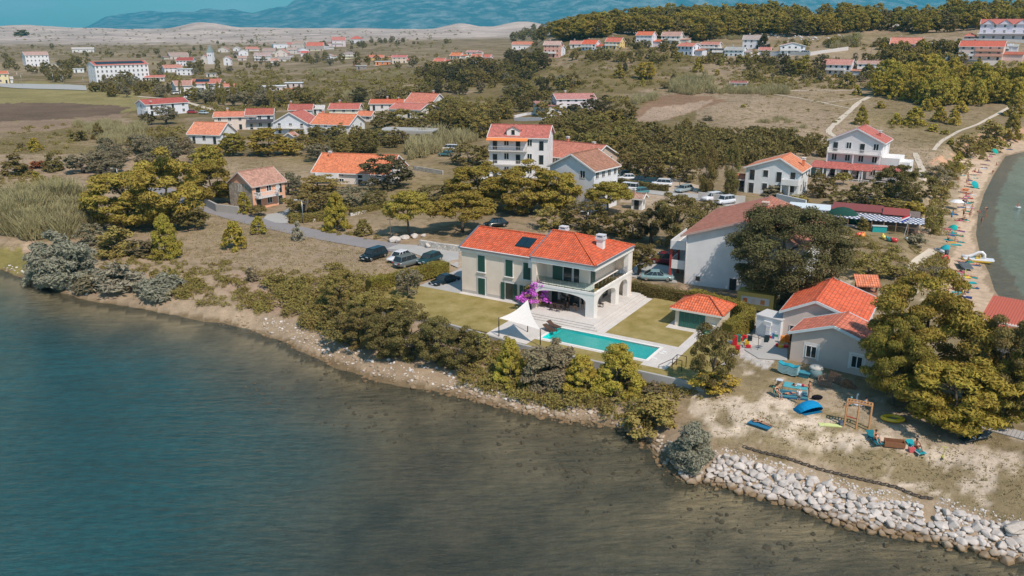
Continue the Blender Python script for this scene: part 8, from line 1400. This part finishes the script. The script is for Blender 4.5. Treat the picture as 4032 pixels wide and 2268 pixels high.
p=T('D3',1360,1345);t=empty('inflatable_boat',tuple(p),R(-10),'yellow inflatable boat on the ground under the pines','inflatable boat');b=MB();b.tube([(.85*math.cos(a)**3*.3+.62*math.cos(a),.5*math.sin(a),.2)for a in[2*math.pi*i/20 for i in range(21)]],.18,8,cap=False);b.build('tube','gloss',t,(.78,.50,.03));b=MB();b.box(-.55,.55,-.35,.35,.05,.1);b.build('floor','cloth',t,(.1,.25,.35))
p=T('D3',785,1390);cloth('air_mattress',p,.6,1.9,R(80),(.62,.68,.30),'pale yellow-green mat left of the climbing frame','mat');p=T('D3',885,1390);t=empty('backpack',tuple(p),0,'dark backpack leaning at the left post of the climbing frame','backpack');b=MB();b.ball((0,0,.26),(.26,.18,.28),10);b.build('bag','cloth',t,(.08,.10,.13));b=MB();b.box(-.15,.15,-.22,-.12,.1,.3);b.build('pocket','cloth',t,(.14,.16,.2))
p=T('D3',665,1150);t=empty('black_bag',tuple(p),0,'big black bag in the shade right of the blankets','bag');b=MB();b.ball((0,0,.2),(.55,.28,.25),10);b.build('bag','cloth',t,(.01,.01,.015));b=MB();b.tube([(-.2,0,.4),(0,0,.55),(.2,0,.4)],.02,5);b.build('handle','cloth',t,(.3,.25,.05))
p=T('E3',1212,355);lounger(p[0],p[1]+.5,p[2],R(4),(.02,.16,.20),(.05,.05,.05),'dark teal lounger with a reader, right of the climbing frame',None);person((p[0],p[1]+.35,p[2]+.34),'sit',R(4),'woman reading on the dark teal lounger','bikini',(.05,.05,.07),(.08,.04,.03));p=T('E3',1605,455);lounger(p[0],p[1]+.7,p[2],R(12),(.02,.30,.34),(.6,.6,.6),'bright teal lounger with a tanned man',None);person((p[0],p[1]+.7,p[2]+.34),'sit',R(12),'tanned person sitting on the bright teal lounger','shorts',(.3,.08,.05),(.05,.03,.02),skin=(.26,.11,.06))
p=T('E3',1535,420);t=empty('beach_bag',tuple(p),0,'red and white bag left of the bright teal lounger','bag');b=MB();b.hexa([(-.2,-.12,0),(.2,-.12,0),(.2,.12,0),(-.2,.12,0),(-.28,-.14,.4),(.28,-.14,.4),(.28,.14,.4),(-.28,.14,.4)]);b.build('bag','cloth',t,(.6,.12,.12));b=MB();b.tube([(-.15,0,.4),(0,0,.6),(.15,0,.4)],.015,5);b.build('handle','cloth',t,(.7,.7,.7))
p=T('E3',1375,370);t=empty('wooden_trough',tuple(p),R(-14),'rusty brown wooden box lying between the two teal loungers','box');b=MB();b.box(-.8,.8,-.3,-.24,.05,.5);b.box(-.8,.8,.24,.3,.05,.6);b.box(-.8,-.74,-.24,.24,.05,.5);b.box(.74,.8,-.24,.24,.05,.5);b.box(-.74,.74,-.24,.24,.05,.12);b.build('box','wood',t,(.26,.11,.05));b=MB();[b.box(x-.05,x+.05,-.2,.2,0,.05)for x in(-.6,.6)];b.build('foot','wood',t,(.2,.08,.04))
for i,(x,y,c)in enumerate(((2090,340,(.02,.04,.05)),(2180,320,(.22,.26,.28)))):p=T('E3',x,y);lounger(p[0],p[1]+.3,p[2],R(-70),c,(.05,.05,.05),['black','grey'][i]+' empty lounger under the right pine branches')
p=T('E3',1825,470);t=empty('scooter',tuple(p),R(60),'small yellow scooter standing on the pale sand','scooter');b=MB();b.box(-.35,.3,-.06,.06,.08,.12);b.build('deck','paint',t,(.5,.48,.08));b=MB();b.bar((.3,0,.1),(.2,0,.85),.04);b.bar((.2,-.22,.85),(.2,.22,.85),.04);b.build('handlebar','paint',t,(.6,.58,.1));[MB().tube([(x,-.03,.08),(x,.03,.08)],.09,10).build('wheel','paint',t,(.05,.05,.05))for x in(-.38,.35)]
p=T('E3',2460,250);t=empty('wooden_walkway',tuple(p),R(-40),'grey plank walkway at the right picture edge','walkway');b=MB();[b.box(-3+i*.3,-3+i*.3+.27,-.8,.8,.05,.12)for i in range(20)];b.build('plank_deck','wood',t,(.42,.40,.38));b=MB();[b.box(-3,3,s-.05,s+.05,-.1,.05)for s in(-.6,.6)];b.build('joist','wood',t,(.3,.28,.26))
# stacked loungers, pallets, tank by the wall
for i in range(7):p=T('D3',400,925);o=MB();z=p[2]+.12+i*.14;Xs=[-1.0,-.5,0,.5,1.0];Zs=[.25,.05,.12,.0,.2];[o.hexa([(Xs[k],-.35,z-p[2]+Zs[k]),(Xs[k+1],-.35,z-p[2]+Zs[k+1]),(Xs[k+1],.35,z-p[2]+Zs[k+1]),(Xs[k],.35,z-p[2]+Zs[k]),(Xs[k],-.35,z-p[2]+Zs[k]+.06),(Xs[k+1],-.35,z-p[2]+Zs[k+1]+.06),(Xs[k+1],.35,z-p[2]+Zs[k+1]+.06),(Xs[k],.35,z-p[2]+Zs[k]+.06)])for k in range(4)];tag(o.build('plastic_lounger','paint',None,(.40,.62,.66)if i<6 else(.02,.32,.42),loc=(p[0],p[1],p[2]),rz=R(-36)),['lowest','second from the bottom','third from the bottom','middle','third from the top','second from the top','turquoise topmost'][i]+' plastic lounger in the stack against the beach house','sun lounger','stacked plastic loungers')
p=T('D3',650,950);t=empty('water_tank',tuple(p),R(-30),'dirty pale round tank covered with a sheet beside the lounger stack','tank');b=MB();b.cyl(0,0,0,1.0,.62,16);b.build('tank','plaster',t,(.16,.26,.28));b=MB();b.ball((0,0,1.05),(.72,.65,.3),12);b.build('cover_sheet','cloth',t,(.50,.48,.44))
p=T('D3',545,945);t=empty('blue_crate_box',tuple(p),R(-30),'low blue plastic tub between the lounger stack and the tank','tub');b=MB();b.hexa([(-.45,-.3,0),(.45,-.3,0),(.45,.3,0),(-.45,.3,0),(-.55,-.38,.5),(.55,-.38,.5),(.55,.38,.5),(-.55,.38,.5)]);b.build('tub','paint',t,(.03,.17,.24));b=MB();b.box(-.6,.6,-.42,.42,.5,.55);b.build('lid','paint',t,(.05,.25,.33))
def pallet(p,rz,tilt,label):t=empty('wooden_pallet',tuple(p),rz,label,'pallet');t.rotation_euler=(tilt,0,rz);b=MB();[b.box(-.6+i*.17,-.6+i*.17+.11,-.5,.5,.12,.15)for i in range(8)];[b.box(-.6,.7,y-.05,y+.05,0,.12)for y in(-.45,0,.45)];b.build('slats','wood',t,(.20,.12,.08));return t
p=T('D3',735,1040);pallet((p[0],p[1]+.2,p[2]+.55),R(-25),R(65),'larger dark pallet leaning beside the tank');p=T('D3',830,1000);pallet((p[0],p[1]+.2,p[2]+.5),R(-60),R(75),'smaller brown pallet leaning against the beach house wall')
p=T('D3',965,1045);b=MB();rr=random.Random(5);[b.tube([(x,-.3+rr.uniform(-.1,.1),z),(x,.3,z)],rr.uniform(.07,.11),7)for x,z in[(-.7+i*.2+(j%2)*.1,.1+j*.17)for j in range(4)for i in range(7-j)]];tag(b.build('firewood','wood',None,(.28,.15,.08),loc=tuple(p),rz=R(-36)),'heap of firewood logs against the beach house wall','firewood',kind='stuff')
p=T('D3',120,700);t=empty('clothes_dryer',tuple(p),0,'rotary clothes dryer with black cloths in the sunny service yard','clothes dryer');b=MB();b.bar((0,0,0),(0,0,1.7),.05);[b.bar((0,0,1.4),(1.2*math.cos(a),1.2*math.sin(a),1.75),.03)for a in(0,1.57,3.14,4.71)];b.build('frame','metal',t,(.2,.2,.2));[MB().box(x-.25,x+.25,y-.01,y+.01,1.0,1.65).build('hanging_cloth','cloth',t,(.02,.035,.04))for x,y in((-.9,.2),(.75,-.2),(1.0,.3))]
p=T('D3',100,505);t=empty('fire_pit',tuple(p),0,'round fire bowl full of ash and orange bits in the shaded yard','fire bowl');b=MB();b.cyl(0,0,0,.25,.55,16);b.build('bowl','stone',t,(.3,.25,.2));b=MB();b.ball((0,0,.25),(.45,.45,.12),10);b.build('ashes','stone',t,(.6,.3,.2))
# crates
cm=MB();cm.box(-.2,.2,-.15,.15,0,.03);[cm.box(*q,.03,.27)for q in((-.2,.2,-.15,-.13),(-.2,.2,.13,.15),(-.2,-.18,-.13,.13),(.18,.2,-.13,.13))];cm.box(-.18,.18,-.13,.13,.03,.17)
cm.box(-.21,.21,-.16,.16,.25,.28);cme=cm.mesh('drink_crate','paint');gn='drink crates in the service yard'
CC={'r':((.60,.02,.03),'red'),'g':((.03,.22,.13),'green'),'y':((.75,.45,.03),'yellow'),'b':((.03,.15,.38),'blue'),'w':((.6,.63,.66),'grey-white'),'o':((.80,.25,.03),'orange')}
pos=['lowest','second','third','fourth','fifth','sixth']
STK=[('C2',2040,960,'rrrrr','the tallest stack by the garden hedge'),('C2',2075,925,'wggg','the stack right of the tallest one'),('C2',2100,905,'yr','the short stack behind the green crates'),('C2',2140,905,'rgr','the mixed stack in the middle'),('C2',2165,930,'yy','the short yellow stack'),('C2',2180,955,'r','the ground at the right of the hedge stacks'),('C2',2070,985,'rr','the low stack in front of the hedge stacks'),('C2',2025,985,'b','the ground in front of the tallest stack'),('C2',2065,1010,'y','the ground nearest the lawn'),('C2',1995,940,'gw','the left short stack at the hedge foot'),('D3',210,590,'wwwww','the tall pale stack by the white cabin'),('D3',235,590,'rw','the stack right of the tall pale one'),('D3',245,540,'yww','the back stack at the cabin wall'),('D3',262,595,'bb','the blue pair before the cabin'),('D3',292,600,'wgw','the rightmost stack before the cabin'),('D3',345,640,'yoo','the orange stack by the beach house'),('D3',330,680,'y','the ground by the orange stack'),('D3',305,670,'r','the ground left of the orange stack'),('D3',380,680,'r','the ground beside the beach house wall'),('D3',390,630,'ooo','the orange stack touching the beach house wall')]
for K,x,y,s,ph in STK:
 p=T(K,x,y);a=R(rnd.uniform(-40,-20))
 for i,c in enumerate(s):cl,nm=CC[c];tag(link('drink_crate',cme,None,tuple(v*rnd.uniform(.9,1.1)for v in cl),(p[0],p[1],p[2]+.08+i*.285),a+rnd.uniform(-.05,.05),(1.15,1.15,1)),(f'{nm} crate, {pos[i]} from the bottom in {ph}' if len(s)>1 else f'single {nm} crate on {ph}').replace('lowest from the bottom','lowest'),'crate',gn)
# ------------------------------------------------------------ labels of trees that were placed without one
LM=[('the hotel','A0',1100,700),('the village church','A0',1935,560),('the middle house cluster','A1',800,1060),('the orange-banded house','A2',130,1400),('the balcony house','A2',600,960),('the brown-field house','A0',1500,1000),('the four-level house','A0',1900,800),('the village','A1',300,480),('the flat orange house','A1',1190,580),('the pink pair of houses','A1',2080,540),('the salmon hillside house','A2',420,460),('the yellow hillside house','A2',985,400),('the tallest hillside house','A2',1270,360),('the balconied hillside house','A2',1860,440),('the grey-roofed hillside house','A2',2250,400),('the villa with arched loggia','A3',430,450),('the arched gallery house','A3',850,630),('the pink pine-wood house','A3',1480,420),('the large salmon house','A3',2170,480),('the mansion','A3',2370,300),('the forked white track','A3',1000,1000),('the bay grove','A3',1900,870),('the peach house','B1',50,450),('the lane end','B0',700,350),('the flat-roofed houses','A1',270,820),('the pale reed bed','A0',1050,1230),('the tall far-left house','A0',340,560),('the ploughed red patch','A2',1550,960),('the rocky crest','A3',1050,150)]
LMP=[(n,(KK[k][0]+x*KK[k][2])/1.56522,(KK[k][1]+y*KK[k][2])/1.56522)for n,k,x,y in LM]
def finish_labels():
 by={}
 for t,kind,col,ht,p,label,group in TREES:
  if label:t['label']=label;continue
  x,y=proj(p[0],p[1],p[2]+ht/2);x=float(x);y=float(y)
  n,lx,ly=min(LMP,key=lambda q:(q[1]-x)**2+3*(q[2]-y)**2);dx,dy=x-lx,y-ly
  rel=('in front of' if dy>12 else 'behind' if dy<-8 else('left of' if dx<0 else 'right of'))if abs(dy)*3>abs(dx)else('left of' if dx<0 else 'right of')
  size='tall' if ht>8.5 else 'small' if ht<4.4 else 'medium'
  by.setdefault(f"{size} {CW[col]} {CN[kind]} {rel} {n}",[]).append((x,t))
 ordn=['first','second','third','fourth','fifth','sixth','seventh','eighth','ninth','tenth','eleventh','twelfth']+[f"{i}{'th' if i < 21 else {1: 'st', 2: 'nd', 3: 'rd'}.get(i % 10, 'th')}" for i in range(13,90)]
 for lab,L_ in by.items():
  L_.sort(key=lambda q:q[0])
  for i,(x,t)in enumerate(L_):
   if len(L_)==1:t['label']=lab
   else:t['label']=f"{lab}, {ordn[i]} from left";t['group']=lab+' group'
def thin():
 by={}
 for r in TREES:by.setdefault(KN[r[1]],[]).append(r)
 for nm,L_ in by.items():
  if len(L_)<=290:continue
  L_.sort(key=lambda r:(r[5]is None,-r[3]/math.hypot(r[4][0],r[4][1])));pts=[]
  for r in L_[285:]:
   o=r[0];pts.append((r[4][0],r[4][1],r[4][2],r[3]*1.0,r[3]));TREES.remove(r)
   for c in list(o.children):bpy.data.objects.remove(c)
   bpy.data.objects.remove(o)
  merged('distant_trees',pts,'broad',420,.10,'oak','many small distant trees dotted over the plain and slopes')
thin()
finish_labels()
for o in bpy.data.objects:
 if '_whd' in o:del o['_whd']
by={}
for o in bpy.data.objects:
 if o.parent is None and o.get('category')=='boulder' and 'limestone' in o.get('label','')or o.get('category')=='boulder' and 'brownish' in o.get('label',''):by.setdefault(o['label'],[]).append(o)
for lab,L_ in by.items():
 L_.sort(key=lambda o:proj(o.location.x,o.location.y,o.location.z)[0])
 for i,o in enumerate(L_):
  if len(L_)>1:o['label']=f"{lab.replace(' in the rock bank', '')}, {i + 1}{'th' if 10 < (i + 1) % 100 < 14 else {1: 'st', 2: 'nd', 3: 'rd'}.get((i + 1) % 10, 'th')} from left"
by={}
for o in bpy.data.objects:
 if o.parent is None and o.get('group')in('bathers on the beach','towels on the beach','standing bathers on the beach'):by.setdefault(o['label'],[]).append(o)
for lab,L_ in by.items():
 L_.sort(key=lambda o:-o.location.y)
 if len(L_)>1:
  for i,o in enumerate(L_):o['label']=lab+', '+['highest','second','third','fourth','fifth','sixth','seventh','eighth','ninth'][min(i,8)]
for o in bpy.data.objects:
 if o.parent is None and len(o.get('label','').split())>16:o['label']=' '.join(o['label'].replace(' in the shade','').replace(' lying face',' face').split()[:16])
# ------------------------------------------------------------ haze
def build_haze():
 m,nt,b=newmat('haze');o=nt.nodes['Material Output'];nt.nodes.remove(b);v=nt.nodes.new('ShaderNodeVolumePrincipled')
 v.inputs['Color'].default_value=(.10,.72,.98,1);v.inputs['Density'].default_value=7.6e-5;v.inputs['Anisotropy'].default_value=0;nt.links.new(v.outputs[0],o.inputs['Volume'])
 b_=MB();b_.box(-15900,15900,-290,19500,-5.5,1500);tag(b_.build('haze','haze'),kind='stuff')
build_haze()
